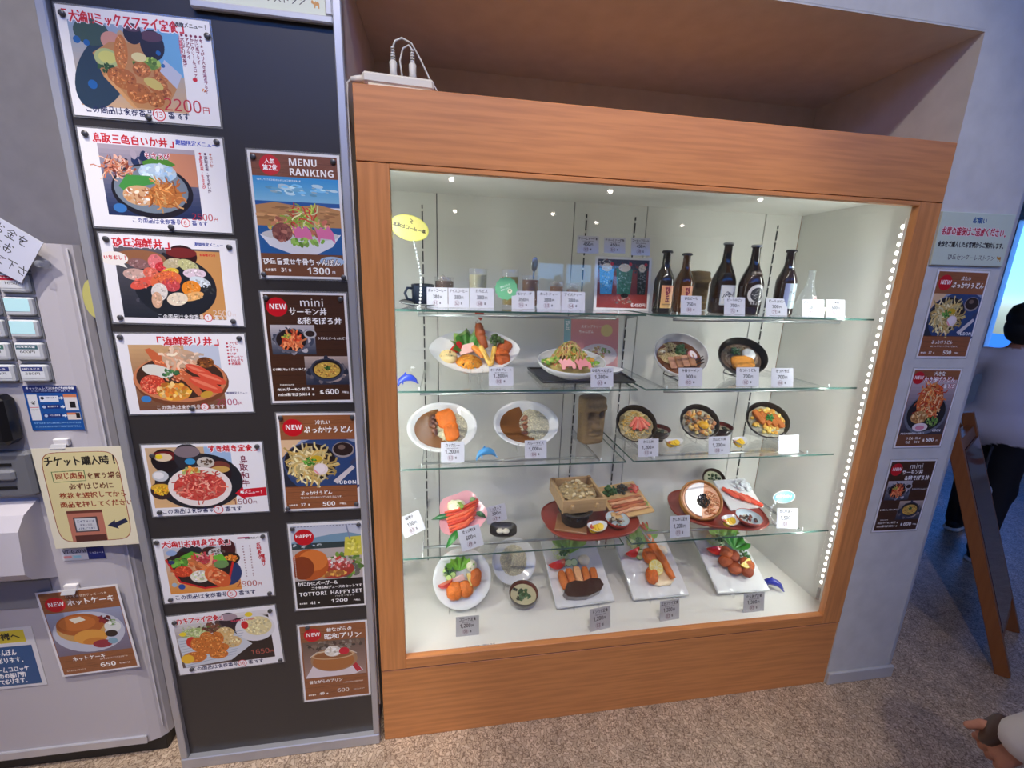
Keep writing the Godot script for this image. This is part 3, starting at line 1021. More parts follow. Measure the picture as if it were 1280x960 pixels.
func build_power_strip() -> void:
	var w := mat(C8(226, 222, 212), 0.4)
	var b := Basis(Vector3.UP, deg_to_rad(4.0))
	var t := thing("power_strip", "white power strip lying on top of the wooden showcase", "power strip", Vector3(0.105, 2.0005, -0.03), b)
	part(t, "body", G.new().box(Vector3(0.17, 0.026, 0.042), Vector3(0, 0.0175, 0), 0.006), w)
	part(t, "foot_bar", G.new().box(Vector3(0.15, 0.006, 0.034), Vector3(0.004, 0.003, 0.002), 0.001), mat(C8(236, 228, 204), 0.5))
	part(t, "strain_relief", G.new().tube([Vector3(-0.083, 0.017, 0), Vector3(-0.1, 0.016, 0), Vector3(-0.112, 0.014, 0)], [0.01, 0.008, 0.006], 10), w)
	var pts := [Vector3(-0.112, 0.014, 0), Vector3(-0.1195, 0.005, 0.004), Vector3(-0.1215, -0.03, 0.008), Vector3(-0.12, -0.2, 0.012), Vector3(-0.1185, -0.6, 0.012), Vector3(-0.118, -1.2, 0.01), Vector3(-0.118, -1.85, 0.01)]
	part(t, "supply_cord", G.new().tube(pts, 0.0028, 7), w)
	for k in 2:
		var x: float = -0.012 + 0.046 * k
		var p := thing("power_plug", ["white moulded plug with ribbed cord neck in the middle of the power strip", "white moulded plug with ribbed cord neck near the end of the power strip"][k], "plug", t.transform * Vector3(x, 0.0305, 0.0), b, "plugs in the power strip")
		part(p, "plug_body", G.new().tube([Vector3(0, 0, 0), Vector3(0, 0.012, 0), Vector3(0, 0.032, 0), Vector3(0, 0.036, 0)], [0.0105, 0.0085, 0.0095, 0.006], 10), mat(C8(215, 214, 210), 0.45))
		var g := G.new()
		for i in 5:
			g.tube([Vector3(0, 0.037 + i * 0.006, 0), Vector3(0, 0.0405 + i * 0.006, 0)], [0.0065 - i * 0.0004, 0.006 - i * 0.0004], 8)
		part(p, "cord_neck", g, mat(C8(205, 205, 202), 0.5))
		var cord: Array
		if k == 0:
			cord = [Vector3(0, 0.064, 0), Vector3(0.006, 0.078, 0), Vector3(0.022, 0.086, 0.0), Vector3(0.044, 0.08, -0.004), Vector3(0.066, 0.05, -0.01), Vector3(0.088, 0.012, -0.016), Vector3(0.12, -0.024, -0.03), Vector3(0.2, -0.027, -0.08), Vector3(0.3, -0.027, -0.2)]
		else:
			cord = [Vector3(0, 0.064, 0), Vector3(-0.008, 0.076, -0.006), Vector3(-0.022, 0.07, -0.012), Vector3(-0.03, 0.045, -0.016), Vector3(-0.026, 0.015, -0.024), Vector3(-0.01, -0.02, -0.045), Vector3(0.06, -0.027, -0.1), Vector3(0.2, -0.027, -0.24)]
		part(p, "cord", G.new().tube(cord, 0.0024, 7), mat(C8(222, 222, 218), 0.5))

# ------------------------------------------------------------------ food samples: a dish lies in its own xz plane, z toward the lower rim, y out of the dish
func tilt(th: float, yaw := 0.0, roll := 0.0) -> Basis:
	return Basis(Vector3.UP, deg_to_rad(yaw)) * Basis(Vector3.RIGHT, deg_to_rad(th)) * Basis(Vector3.UP, deg_to_rad(roll))

func dish(called: String, label: String, category: String, c: Vector3, th: float, rim: float, yaw := 0.0, roll := 0.0, group := "") -> Node3D:
	var b := tilt(th, yaw, roll)
	return thing(called, label, category, c - b * Vector3(0, rim, 0), b, group)

const WHITE_WARE := Color(0.90, 0.91, 0.91)

func plate_part(d: Node3D, r: float, asp: float, deep: float, m: Material, called := "plate", flat := 0.62) -> void:
	var f := r * flat
	part(d, called, G.new().lathe([[0.0, 0.0], [f * 0.9, 0.0], [f, 0.002], [r * 0.9, deep * 0.6], [r, deep - 0.002], [r * 1.003, deep], [r * 0.985, deep + 0.001], [r * 0.88, deep * 0.62 + 0.005], [f, 0.0065], [f * 0.9, 0.005], [0.0, 0.005]], 56, Transform3D(), asp), m)

func bowl_part(d: Node3D, r: float, deep: float, foot: float, m: Material, inner: Material = null, called := "bowl", asp := 1.0) -> void:
	var f := r * foot
	var out := [[0.0, 0.0], [f * 0.85, 0.0], [f, 0.0], [f, 0.008]]
	for i in range(1, 7):
		var t := i / 6.0
		out.append([lerpf(f, r, sin(t * PI / 2)), 0.008 + (deep - 0.008) * (1.0 - cos(t * PI / 2)) * 0.55 + (deep - 0.008) * t * 0.45])
	part(d, called, G.new().lathe(out + [[r * 0.985, deep + 0.001], [r * 0.97, deep - 0.001]], 48, Transform3D(), asp), m)
	var inn := []
	for i in range(6, 0, -1):
		var t := i / 6.0
		inn.append([lerpf(f, r, sin(t * PI / 2)) * 0.97, 0.011 + (deep - 0.012) * (1.0 - cos(t * PI / 2)) * 0.55 + (deep - 0.012) * t * 0.45])
	inn.append([f * 0.9, 0.011])
	inn.append([0.0, 0.011])
	part(d, "inside", G.new().lathe(inn, 48, Transform3D(), asp), inner if inner else m)

func heap(x: float, z: float, rx: float, rz: float, h: float, g: G, y0 := 0.0, n := 7, m := 22, wob := 0.12, sd := 0.0) -> void:
	# a dome that sits on the dish
	g.grid(n, m, func(s: float, t: float) -> Vector3:
		var a := -t * TAU if t < 1.0 else 0.0
		var k := 1.0 + wob * g.nz.get_noise_2d(cos(a) * 2.0 + sd, sin(a) * 2.0)
		var q := 1.0 - s
		return Vector3(x + cos(a) * rx * q * k, y0 + h * (1.0 - q * q) * (1.0 + wob * 0.6 * g.nz.get_noise_2d(q * 5.0 + sd, a * 2.0)), z + sin(a) * rz * q * k), true)

func f_rice(d: Node3D, x: float, z: float, rx: float, rz: float, h: float, n: int, y0 := 0.006, col := C8(238, 232, 200), called := "rice") -> void:
	var g := G.new()
	g.tone(col.darkened(0.18), 0.1, 300.0)  # base heap darker than the grains: shade of the gaps put into its colour
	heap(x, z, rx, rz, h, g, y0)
	for i in n:
		var a := rng.randf() * TAU
		var q := sqrt(rng.randf())
		var px := x + cos(a) * rx * q
		var pz := z + sin(a) * rz * q
		var y := y0 + h * (1.0 - q * q) + rng.randf_range(-0.0005, 0.001)
		var v := rng.randf_range(0.82, 1.06)
		g.col = Color(col.r * v, col.g * v, col.b * v).srgb_to_linear()
		g.jit = 0.0
		g.grain(Vector3(px, y, pz), Vector3(rng.randf_range(-1, 1), rng.randf_range(-0.35, 0.35), rng.randf_range(-1, 1)).normalized(), 0.0044, 0.0019)
	var o := part(d, called, g, vmat(0.45))
	o.set_meta("kind", "stuff")

func f_bits(d: Node3D, called: String, x: float, z: float, rx: float, rz: float, y0: float, h: float, n: int, s0: float, s1: float, cols: Array, coat := 0.2, boxy := 0.8) -> void:
	# a strewn topping of small lumps, one part
	var g := G.new()
	for i in n:
		var a := rng.randf() * TAU
		var q := sqrt(rng.randf())
		var s := rng.randf_range(s0, s1)
		g.tone(cols[rng.randi() % cols.size()], 0.2, 180.0)
		g.blob(Vector3(x + cos(a) * rx * q, y0 + h * (1.0 - q * q) + rng.randf() * s * 0.4, z + sin(a) * rz * q), Vector3(s, s * rng.randf_range(0.4, 0.7), s * rng.randf_range(0.6, 1.0)), Basis.from_euler(Vector3(rng.randf() - 0.5, rng.randf() * TAU, rng.randf() - 0.5)), 0.3, 1.6, i * 3.1, 5, 7, boxy)
	var o := part(d, called, g, vmat(0.4, coat))
	if n > 20:
		o.set_meta("kind", "stuff")

func f_strands(d: Node3D, called: String, x: float, z: float, rx: float, rz: float, y0: float, h: float, n: int, ln: float, r: float, cols: Array, lift := 0.3) -> void:
	var g := G.new()
	for i in n:
		var a := rng.randf() * TAU
		var q := sqrt(rng.randf())
		g.tone(cols[rng.randi() % cols.size()], 0.15, 90.0)
		var p := Vector3(x + cos(a) * rx * q, 0.0, z + sin(a) * rz * q)
		var dir := rng.randf() * TAU
		var pts := []
		for k in 6:
			var qq := minf(1.0, Vector2((p.x - x) / rx, (p.z - z) / rz).length())
			p.y = y0 + h * (1.0 - qq * qq) + rng.randf_range(0.0, lift) * r * 3.0
			pts.append(p)
			dir += rng.randf_range(-0.7, 0.7)
			p += Vector3(cos(dir), 0, sin(dir)) * (ln / 5.0)
			var e := Vector2((p.x - x) / rx, (p.z - z) / rz)
			if e.length() > 1.0:
				e = e.normalized()
				p = Vector3(x + e.x * rx, 0, z + e.y * rz)
				dir += 1.6
		g.tube(pts, r, 5)
	var o := part(d, called, g, vmat(0.4, 0.15))
	o.set_meta("kind", "stuff")

func f_lump(d: Node3D, called: String, at: Vector3, r: Vector3, yaw: float, col: Color, sd: float, amp := 0.14, freq := 3.0, sharp := 0.75, rough := 0.55, coat := 0.0, jit := 0.4, fine := true) -> void:
	var g := G.new()
	g.tone(col, jit, 330.0)
	g.blob(at, r, Basis(Vector3.UP, yaw), amp, freq, sd, 14 if fine else 8, 22 if fine else 12, sharp)
	part(d, called, g, vmat(rough, coat))

func f_crumb(d: Node3D, called: String, at: Vector3, r: Vector3, b: Basis, col: Color, sd: float, n := 120, sharp := 0.7) -> void:
	# fried in breadcrumbs: a lump with crumbs standing off it
	var g := G.new()
	g.tone(col, 0.45, 260.0)
	g.blob(at, r, b, 0.14, 5.0, sd, 14, 22, sharp)
	for i in n:
		var u := Vector3(rng.randfn(), absf(rng.randfn()) * 0.8, rng.randfn()).normalized()
		var q := Vector3(signf(u.x) * pow(absf(u.x), sharp), pow(absf(u.y), sharp), signf(u.z) * pow(absf(u.z), sharp))
		var v := rng.randf_range(0.75, 1.3)
		g.col = Color(minf(col.r * v, 1), minf(col.g * v, 1), minf(col.b * v, 1)).srgb_to_linear()
		g.jit = 0.0
		g.grain(at + b * (q * r * 1.01), Vector3(rng.randfn(), rng.randfn(), rng.randfn()).normalized(), rng.randf_range(0.0012, 0.0026), 0.0011)
	part(d, called, g, vmat(0.6))

func f_tomato(d: Node3D, at: Vector3, r: float, yaw: float, roll := 0.0) -> void:
	var b := Basis(Vector3.UP, yaw) * Basis(Vector3.RIGHT, -0.7) * Basis(Vector3.FORWARD, PI / 2 + roll)
	part(d, "tomato_wedge", G.new().lune(at, r, b, 0.6, C8(205, 32, 24), C8(226, 84, 52), 1.15), vmat(0.25, 0.5))

func f_lemon(d: Node3D, at: Vector3, r: float, b: Basis, half := false) -> void:
	var g := G.new()
	var n := 22
	var poly := PackedVector2Array()
	var span := PI if half else TAU
	for i in (n + 1 if half else n):
		var a := span * i / n
		poly.append(Vector2(cos(a), sin(a)) * r)
	var xf := Transform3D(b, at)
	g.tone(C8(240, 205, 40))
	g.prism(poly, 0.0, 0.004, xf, 0.0005)
	g.tone(C8(246, 236, 180))
	var p2 := PackedVector2Array()
	for q in poly:
		p2.append(q * 0.9 + (Vector2(0, 0.0008) if half else Vector2.ZERO))
	g.prism(p2, 0.0039, 0.0043, xf)
	g.tone(C8(244, 222, 120), 0.2, 300.0)
	var segs := 4 if half else 8
	for i in segs:
		var a0 := span * (i + 0.1) / segs
		var a1 := span * (i + 0.9) / segs
		var am := (a0 + a1) / 2
		g.prism(PackedVector2Array([Vector2(cos(am), sin(am)) * r * 0.16, Vector2(cos(a0), sin(a0)) * r * 0.78, Vector2(cos(am), sin(am)) * r * 0.82, Vector2(cos(a1), sin(a1)) * r * 0.78]), 0.0042, 0.0050, xf)
	part(d, "lemon_slice", g, vmat(0.3, 0.4))

func f_disc(d: Node3D, called: String, at: Vector3, r: float, th: float, b: Basis, rind: Color, flesh: Color) -> void:
	var g := G.new()
	var xf := Transform3D(b, at)
	g.tone(rind)
	g.prism(g.ring_poly(18, r, r), 0.0, th, xf, 0.0006)
	g.tone(flesh, 0.15, 200.0)
	g.prism(g.ring_poly(16, r * 0.86, r * 0.86), th, th + 0.0007, xf)
	part(d, called, g, vmat(0.35, 0.3))

func f_lettuce(d: Node3D, at: Vector3, r: float, b: Basis, col: Color, sd: float, called := "lettuce_leaf", up := 0.6) -> void:
	var g := G.new()
	for side in 2:
		g.tone(col, 0.35, 90.0)
		g.grid(7, 20, func(s: float, t: float) -> Vector3:
			var a := lerpf(-1.25, 1.25, t)
			var k: float = r * s * (1.0 + 0.12 * sin(t * 37.0 + sd) * s)
			var ruff: float = 0.22 * r * s * s * sin(t * 26.0 + sd * 2.0)
			return at + b * Vector3(sin(a) * k, r * up * s * s * 0.7 + ruff + 0.001 * side, -cos(a) * k), side == 1)
	part(d, called, g, vmat(0.4, 0.2))

func f_leaf(d: Node3D, called: String, a: Vector3, b: Vector3, w: float, col: Color, bow := 0.01) -> void:
	var g := G.new()
	var dir := b - a
	var s := dir.cross(Vector3.UP).normalized()
	for side in 2:
		g.tone(col, 0.2, 60.0)
		g.grid(10, 4, func(u: float, t: float) -> Vector3:
			var ww := w * sin(PI * pow(u, 0.75)) * 0.5
			var e := (t - 0.5) * 2.0
			return a + dir * u + s * (e * ww) + Vector3(0, bow * sin(PI * u) - absf(e) * -0.003 - 0.0009 * side, 0), side == 0)
	part(d, called, g, vmat(0.35, 0.4))

func f_tuft(d: Node3D, called: String, at: Vector3, r: float, n: int, col: Color, flat := 0.7) -> void:
	var g := G.new()
	for i in n:
		var u := Vector3(rng.randfn(), absf(rng.randfn()), rng.randfn()).normalized() * sqrt(rng.randf())
		g.tone(col.lightened(rng.randf() * 0.2), 0.45, 400.0)
		g.blob(at + u * Vector3(r, r * flat, r), Vector3.ONE * r * rng.randf_range(0.16, 0.3), Basis(), 0.7, 3.5, i * 2.3, 5, 7)
	part(d, called, g, vmat(0.5))

func f_sauce(d: Node3D, called: String, poly: PackedVector2Array, y0: float, y1: float, col: Color, coat := 0.8) -> void:
	var g := G.new()
	g.tone(col, 0.1, 50.0)
	g.prism(poly, y0, y1, Transform3D(), 0.002)
	part(d, called, g, vmat(0.22, coat))

func f_slab(d: Node3D, called: String, at: Vector3, size: Vector3, b: Basis, col: Color, jit := 0.25, bev := 0.003, coat := 0.2) -> void:
	var g := G.new()
	g.tone(col, jit, 160.0)
	g.box(size, at, bev, b)
	part(d, called, g, vmat(0.4, coat))

func f_shrimp(d: Node3D, called: String, pts: Array, r: float, col: Color, tail: Color, crumbs := true) -> void:
	var g := G.new()
	var n := pts.size()
	var cu := Curve3D.new()
	for i in n:
		cu.add_point(pts[i])
	var body := []
	var rad := []
	for i in 15:
		var t := i / 14.0
		var p := cu.sample_baked(cu.get_baked_length() * t)
		body.append(p)
		rad.append(r * (0.55 + 0.45 * sin(PI * pow(t, 0.8) * 0.95 + 0.1)) * (1.0 + 0.16 * g.nz.get_noise_1d(t * 9.0 + p.x * 90.0)))
	g.tone(col, 0.4, 250.0)
	g.tube(body, rad, 12)
	if crumbs:
		for i in 110:
			var k := rng.randi() % 15
			var u := Vector3(rng.randfn(), absf(rng.randfn()), rng.randfn()).normalized()
			var v := rng.randf_range(0.75, 1.3)
			g.col = Color(minf(col.r * v, 1), minf(col.g * v, 1), minf(col.b * v, 1)).srgb_to_linear()
			g.jit = 0.0
			g.grain(body[k] + u * rad[k], Vector3(rng.randfn(), rng.randfn(), rng.randfn()).normalized(), 0.002, 0.0011)
	var o := part(d, called, g, vmat(0.5, 0.1))
	var t2 := G.new()
	t2.tone(tail, 0.2)
	var dir: Vector3 = (body[0] - body[2]).normalized()
	for k in [-0.5, 0.0, 0.5]:
		var e: Vector3 = dir.rotated(Vector3.UP, k)
		t2.blob(body[0] + e * r * 0.9, Vector3(r * 0.32, r * 0.22, r * 1.1), Basis.looking_at(e, Vector3(0.1, 1, 0.05)), 0, 1, 0, 6, 8)
	part(o, "tail_fan", t2, vmat(0.35, 0.3))

func easel(c: Vector3, r: float, th: float, shelf_y: float, m: Material, label: String, group: String, spread := 0.035, rad := 0.0022) -> void:
	# two bent rods that hold the lower rim and prop the back
	var t := thing("plate_stand", label, "stand", Vector3(c.x, shelf_y, c.z), Basis(), group)
	var a := deg_to_rad(th)
	var low := Vector3(0, c.y - r * sin(a) - shelf_y, r * cos(a))
	var nrm := Vector3(0, cos(a), sin(a))
	for s in [-1.0, 1.0]:
		var x := Vector3(s * spread, 0, 0)
		var k: Vector3 = low - nrm * 0.006
		k.y = maxf(k.y - 0.003, 0.006)
		var tip: Vector3 = k + nrm * 0.02 + Vector3(0, 0.008, 0)
		var foot := Vector3(0, rad, k.z - 0.004)
		var back := Vector3(0, rad, -r * 0.75)
		var up: Vector3 = Vector3(0, (c.y - shelf_y) * 0.75, -0.03) - nrm * 0.02
		part(t, "rod", G.new().tube([tip + x, k + nrm * 0.012 + x, k + x, foot + x, back + x * 0.9, up + x * 0.8], rad, 6), m)
	part(t, "cross_bar", G.new().tube([Vector3(-spread, rad, -r * 0.2), Vector3(spread, rad, -r * 0.2)], rad, 6), m)

func dolphin(at: Vector3, s: float, yaw: float, col: Color, label: String) -> void:
	var t := thing("dolphin_figurine", label, "figurine", at, Basis(Vector3.UP, yaw), "small glass dolphins in the showcase")
	var m := StandardMaterial3D.new()
	m.albedo_color = col
	m.roughness = 0.08
	m.clearcoat_enabled = true
	m.clearcoat = 1.0
	var body := []
	var rad := []
	for i in 13:
		var u := i / 12.0
		var a := lerpf(0.25, 2.75, u)
		body.append(Vector3(-cos(a) * s, s * 0.12 + sin(a) * s * 0.95, 0))
		rad.append(s * (0.09 + 0.38 * sin(PI * pow(1.0 - u, 0.85)) * (0.6 + 0.4 * (1.0 - u))))
	var g := G.new()
	g.tube(body, rad, 10)
	part(t, "body", g, m)
	part(t, "beak", G.new().tube([body[0], body[0] + Vector3(-0.06, -0.14, 0) * s, body[0] + Vector3(-0.06, -0.26, 0) * s], [s * 0.12, s * 0.09, s * 0.03], 8), m)
	var f := G.new()
	f.blob(body[5] + Vector3(0.0, 0.42 * s, 0), Vector3(0.1, 0.24, 0.04) * s, Basis(Vector3.BACK, -0.5), 0, 1, 0, 6, 8)
	part(t, "dorsal_fin", f, m)
	for k in [-1.0, 1.0]:
		var h := G.new()
		h.blob(body[3] + Vector3(0.1 * s, -0.2 * s, k * 0.3 * s), Vector3(0.09, 0.26, 0.05) * s, Basis(Vector3.RIGHT, k * -0.6), 0, 1, 0, 6, 8)
		part(t, "flipper", h, m)
		var q := G.new()
		q.blob(body[12] + Vector3(0.08 * s, -0.04 * s, k * 0.16 * s), Vector3(0.1, 0.05, 0.22) * s, Basis(Vector3.UP, k * 0.5), 0, 1, 0, 6, 8)
		part(t, "tail_fluke", q, m)

func moai(at: Vector3, h: float, w: float, yaw: float, label: String) -> void:
	var t := thing("stone_head", label, "figurine", at, Basis(Vector3.UP, yaw), "brown stone head figurines")
	var col := C8(142, 116, 78)
	var g := G.new()
	g.tone(col, 0.3, 160.0)
	var dp := w * 0.42
	g.grid(44, 56, func(s: float, t2: float) -> Vector3:
		var a := (t2 if t2 < 1.0 else 0.0) * TAU
		var cx := sin(a)
		var cz := cos(a)
		var p := 0.55
		var y := s
		var k := 1.0
		if s < 0.04:
			k = 0.8 + 5.0 * s
		elif s > 0.95:
			k = 1.0 - (s - 0.95) * 4.0
		if s <= 0.0 or s >= 1.0:
			return Vector3(0, s * h, 0)
		var x := signf(cx) * pow(absf(cx), p) * w * 0.5 * k * (0.94 + 0.08 * s)
		var z := signf(cz) * pow(absf(cz), p) * dp * k * (0.95 if s > 0.74 else 0.9)
		if cz > 0.0:
			var u := absf(x) / (w * 0.5)
			var brow := smoothstep(0.68, 0.74, y) * (1.0 - smoothstep(0.80, 0.86, y)) * 0.22
			var eye := smoothstep(0.52, 0.56, y) * (1.0 - smoothstep(0.68, 0.72, y)) * smoothstep(0.12, 0.2, u) * (1.0 - smoothstep(0.62, 0.72, u)) * -0.5
			var nw := lerpf(0.38, 0.12, clampf((y - 0.38) / 0.34, 0, 1))
			var nose := smoothstep(0.36, 0.39, y) * (1.0 - smoothstep(0.70, 0.76, y)) * (1.0 - smoothstep(nw * 0.7, nw, u)) * lerpf(0.75, 0.2, clampf((y - 0.38) / 0.34, 0, 1))
			var lip := (smoothstep(0.29, 0.31, y) * (1.0 - smoothstep(0.33, 0.35, y)) + smoothstep(0.20, 0.23, y) * (1.0 - smoothstep(0.26, 0.28, y))) * (1.0 - smoothstep(0.5, 0.6, u)) * 0.2
			var chin := smoothstep(0.05, 0.09, y) * (1.0 - smoothstep(0.15, 0.2, y)) * (1.0 - smoothstep(0.6, 0.8, u)) * 0.10
			z += dp * (brow + eye + nose + lip + chin)
		return Vector3(x, y * h, z))
	part(t, "head", g, vmat(0.75))
	for s in [-1.0, 1.0]:
		var e := G.new()
		e.tone(col.darkened(0.06), 0.3, 160.0)
		e.box(Vector3(w * 0.05, h * 0.34, w * 0.14), Vector3(s * w * 0.485, h * 0.5, 0.0), w * 0.02)
		part(t, "ear", e, vmat(0.75))

# ------------------------------------------------------------------ second shelf: mixed plate, salad noodles, ramen, soba
func build_plates_row() -> void:
	var ware := mat(WHITE_WARE, 0.12, 0.0, 0.4)
	var acryl := glass(0.12, Color(0.95, 0.97, 0.98))
	# mixed plate on a boat-shaped dish
	var d := dish("mixed_plate", "boat shaped white plate with spaghetti, fries, fried prawn and potato salad", "dish", Vector3(0.318, 1.314, -0.294), 41.0, 0.03)
	var g := G.new()
	for side in 2:
		g.grid(8, 60, func(s: float, t: float) -> Vector3:
			var a := t * TAU if t < 1.0 else 0.0
			var q := 1.0 - s
			var x := 0.158 * cos(a) * q
			var z := 0.1 * sin(a) * pow(absf(sin(a)), 0.3) * q
			var y := 0.03 * q * q * (0.55 + 0.45 * absf(sin(a))) + 0.022 * pow(absf(cos(a)) * q, 3.0) + (0.0 if side == 0 else 0.004)
			return Vector3(x, y, z), side == 1)
	part(d, "plate", g, ware)
	serving = Transform3D(Basis().scaled(Vector3(1.2, 1.1, 1.2)), Vector3(0.006, -0.003, 0.004))
	f_lump(d, "potato_salad", Vector3(-0.083, 0.022, 0.016), Vector3(0.027, 0.02, 0.025), 0.2, C8(240, 214, 150), 1.0, 0.12, 3.0, 1.0, 0.5, 0.1, 0.15)
	f_bits(d, "herb_flecks", -0.083, 0.016, 0.021, 0.02, 0.031, 0.011, 11, 0.002, 0.0034, [C8(70, 110, 40), C8(150, 60, 50), C8(90, 120, 50)])
	f_tomato(d, Vector3(-0.064, 0.018, -0.03), 0.026, 0.9)
	f_lettuce(d, Vector3(-0.018, 0.01, -0.012), 0.055, tilt(0, 10), C8(170, 205, 120), 1.0, "lettuce_leaf", 1.0)
	f_lettuce(d, Vector3(-0.022, 0.012, -0.008), 0.045, tilt(0, 25), C8(70, 140, 50), 2.4, "lettuce_leaf", 1.2)
	f_slab(d, "ham_slice", Vector3(-0.028, 0.024, -0.016), Vector3(0.05, 0.004, 0.03), Basis.from_euler(Vector3(0.3, 0.3, 0.1)), C8(240, 190, 180))
	f_strands(d, "spaghetti", -0.024, 0.032, 0.04, 0.032, 0.01, 0.03, 80, 0.05, 0.0017, [C8(240, 160, 40), C8(235, 140, 30), C8(245, 180, 60)])
	f_slab(d, "potato_wedge", Vector3(0.024, 0.037, 0.02), Vector3(0.014, 0.014, 0.07), Basis.from_euler(Vector3(0.25, 0.45, 0)), C8(250, 200, 90), 0.2, 0.004)
	f_slab(d, "potato_wedge", Vector3(0.046, 0.037, 0.018), Vector3(0.013, 0.013, 0.062), Basis.from_euler(Vector3(0.25, -0.22, 0)), C8(246, 196, 84), 0.2, 0.004)
	f_slab(d, "potato_wedge", Vector3(0.004, 0.036, 0.004), Vector3(0.016, 0.014, 0.05), Basis.from_euler(Vector3(0.1, 0.7, 0)), C8(245, 150, 50), 0.2, 0.004)
	f_shrimp(d, "fried_prawn", [Vector3(0.006, 0.075, -0.075), Vector3(0.012, 0.052, -0.045), Vector3(0.026, 0.036, -0.01)], 0.015, C8(170, 84, 36), C8(190, 60, 34))
	f_crumb(d, "fried_chicken", Vector3(0.072, 0.026, 0.014), Vector3(0.022, 0.018, 0.033), Basis(Vector3.UP, 0.3), C8(206, 98, 34), 4.0)
	f_crumb(d, "fried_chicken", Vector3(0.084, 0.03, -0.018), Vector3(0.022, 0.016, 0.02), Basis(Vector3.UP, 0.9), C8(178, 84, 30), 5.0)
	f_tuft(d, "parsley", Vector3(0.058, 0.046, -0.03), 0.022, 34, C8(60, 88, 36))
	serving = Transform3D()
	easel(Vector3(0.318, 1.314, -0.294), 0.1, 41.0, SHELF[1], acryl, "clear acrylic stand under the boat shaped mixed plate", "acrylic plate stands", 0.02, 0.003)

	# salad noodles in a leaf-shaped bowl on a black tray
	var tr := thing("black_tray", "flat black tray under the white salad noodle bowl", "tray", Vector3(0.715, SHELF[1], -0.31), Basis(Vector3.UP, -0.03))
	part(tr, "tray_base", G.new().prism(PackedVector2Array([Vector2(-0.18, -0.12), Vector2(0.18, -0.12), Vector2(0.165, 0.115), Vector2(-0.165, 0.115)]), 0.002, 0.006), mat(C8(38, 38, 40), 0.4))
	var rim := G.new()
	var rp := [Vector3(-0.18, 0.008, -0.12), Vector3(0.18, 0.008, -0.12), Vector3(0.165, 0.008, 0.115), Vector3(-0.165, 0.008, 0.115), Vector3(-0.18, 0.008, -0.12)]
	for i in 4:
		rim.tube([rp[i], rp[i + 1]], 0.004, 6)
	part(tr, "tray_rim", rim, mat(C8(30, 30, 32), 0.35))
	d = dish("salad_noodle_bowl", "white oval bowl heaped with noodles, vegetables and pink ham camels", "dish", Vector3(0.655, 1.292, -0.235), 18.0, 0.055)
	bowl_part(d, 0.122, 0.055, 0.45, ware, null, "bowl", 0.78)
	f_strands(d, "shredded_topping", -0.01, -0.012, 0.07, 0.05, 0.03, 0.085, 150, 0.05, 0.0022, [C8(235, 205, 130), C8(225, 160, 90), C8(240, 225, 170), C8(200, 190, 80), C8(226, 140, 110), C8(150, 180, 80)], 1.2)
	f_lump(d, "noodle_heap", Vector3(0.0, 0.03, -0.01), Vector3(0.085, 0.035, 0.058), 0.0, C8(200, 180, 100), 8.0, 0.2, 4.0, 1.0, 0.5, 0.1, 0.35)
	f_bits(d, "vegetables", 0.0, 0.0, 0.075, 0.05, 0.052, 0.035, 34, 0.006, 0.011, [C8(130, 170, 60), C8(225, 160, 60), C8(200, 110, 90), C8(170, 190, 90), C8(236, 200, 100)], 0.2, 0.7)
	f_bits(d, "green_beans", -0.078, 0.0, 0.028, 0.02, 0.044, 0.01, 14, 0.006, 0.012, [C8(120, 170, 50), C8(150, 190, 80), C8(220, 200, 110)], 0.2, 0.7)
	f_bits(d, "green_beans", 0.075, 0.0, 0.024, 0.02, 0.044, 0.01, 12, 0.006, 0.012, [C8(130, 180, 60), C8(170, 190, 80)], 0.2, 0.7)
	for k in 2:
		var hb := Basis.from_euler(Vector3(0.75, 0.1 * (k - 0.5), 0.06 * (0.5 - k)))
		var hg := G.new(C8(240, 150, 150))
		# a ham slice cut to a camel: two humps, neck, legs
		var cm := PackedVector2Array([Vector2(-0.030, -0.014), Vector2(-0.022, -0.022), Vector2(-0.016, -0.014), Vector2(-0.009, -0.024), Vector2(-0.001, -0.016), Vector2(0.008, -0.024), Vector2(0.017, -0.014), Vector2(0.028, -0.006), Vector2(0.03, 0.012), Vector2(0.02, 0.014), Vector2(0.016, 0.004), Vector2(-0.006, 0.006), Vector2(-0.008, 0.016), Vector2(-0.018, 0.016), Vector2(-0.02, 0.0)])
		hg.prism(cm, 0.0, 0.004, Transform3D(hb, Vector3(-0.032 + 0.056 * k, 0.064, 0.052)), 0.0006)
		part(d, "ham_camel", hg, vmat(0.35, 0.3))
	var band := G.new()
	band.grid(4, 16, func(s: float, t: float) -> Vector3:
		var a := lerpf(0.28, 0.66, t) * PI
		var r := lerpf(0.075, 0.1, s) + 0.0006
		return Vector3(cos(a) * r * 1.03, lerpf(0.014, 0.034, s), sin(a) * r * 0.82), true)
	part(d, "printed_band", band, mat(C8(96, 96, 140), 0.3))
	d = dish("leaf_dish", "small white leaf shaped dish behind the salad noodle bowl", "dish", Vector3(0.8, 1.252, -0.26), 8.0, 0.02)
	g = G.new()
	for side in 2:
		g.grid(5, 30, func(s: float, t: float) -> Vector3:
			var a := t * TAU if t < 1.0 else 0.0
			var q := 1.0 - s
			return Vector3(0.06 * cos(a) * q, 0.02 * q * q + 0.004 * side, 0.036 * sin(a) * pow(absf(sin(a)), 0.5) * q), side == 1)
	part(d, "plate", g, ware)
	# ramen
	d = dish("ramen_bowl", "white ramen bowl with sliced pork, spinach and black brush strokes inside the rim", "dish", Vector3(1.095, 1.311, -0.283), 44.0, 0.07, -14.0)
	bowl_part(d, 0.1, 0.07, 0.42, ware)
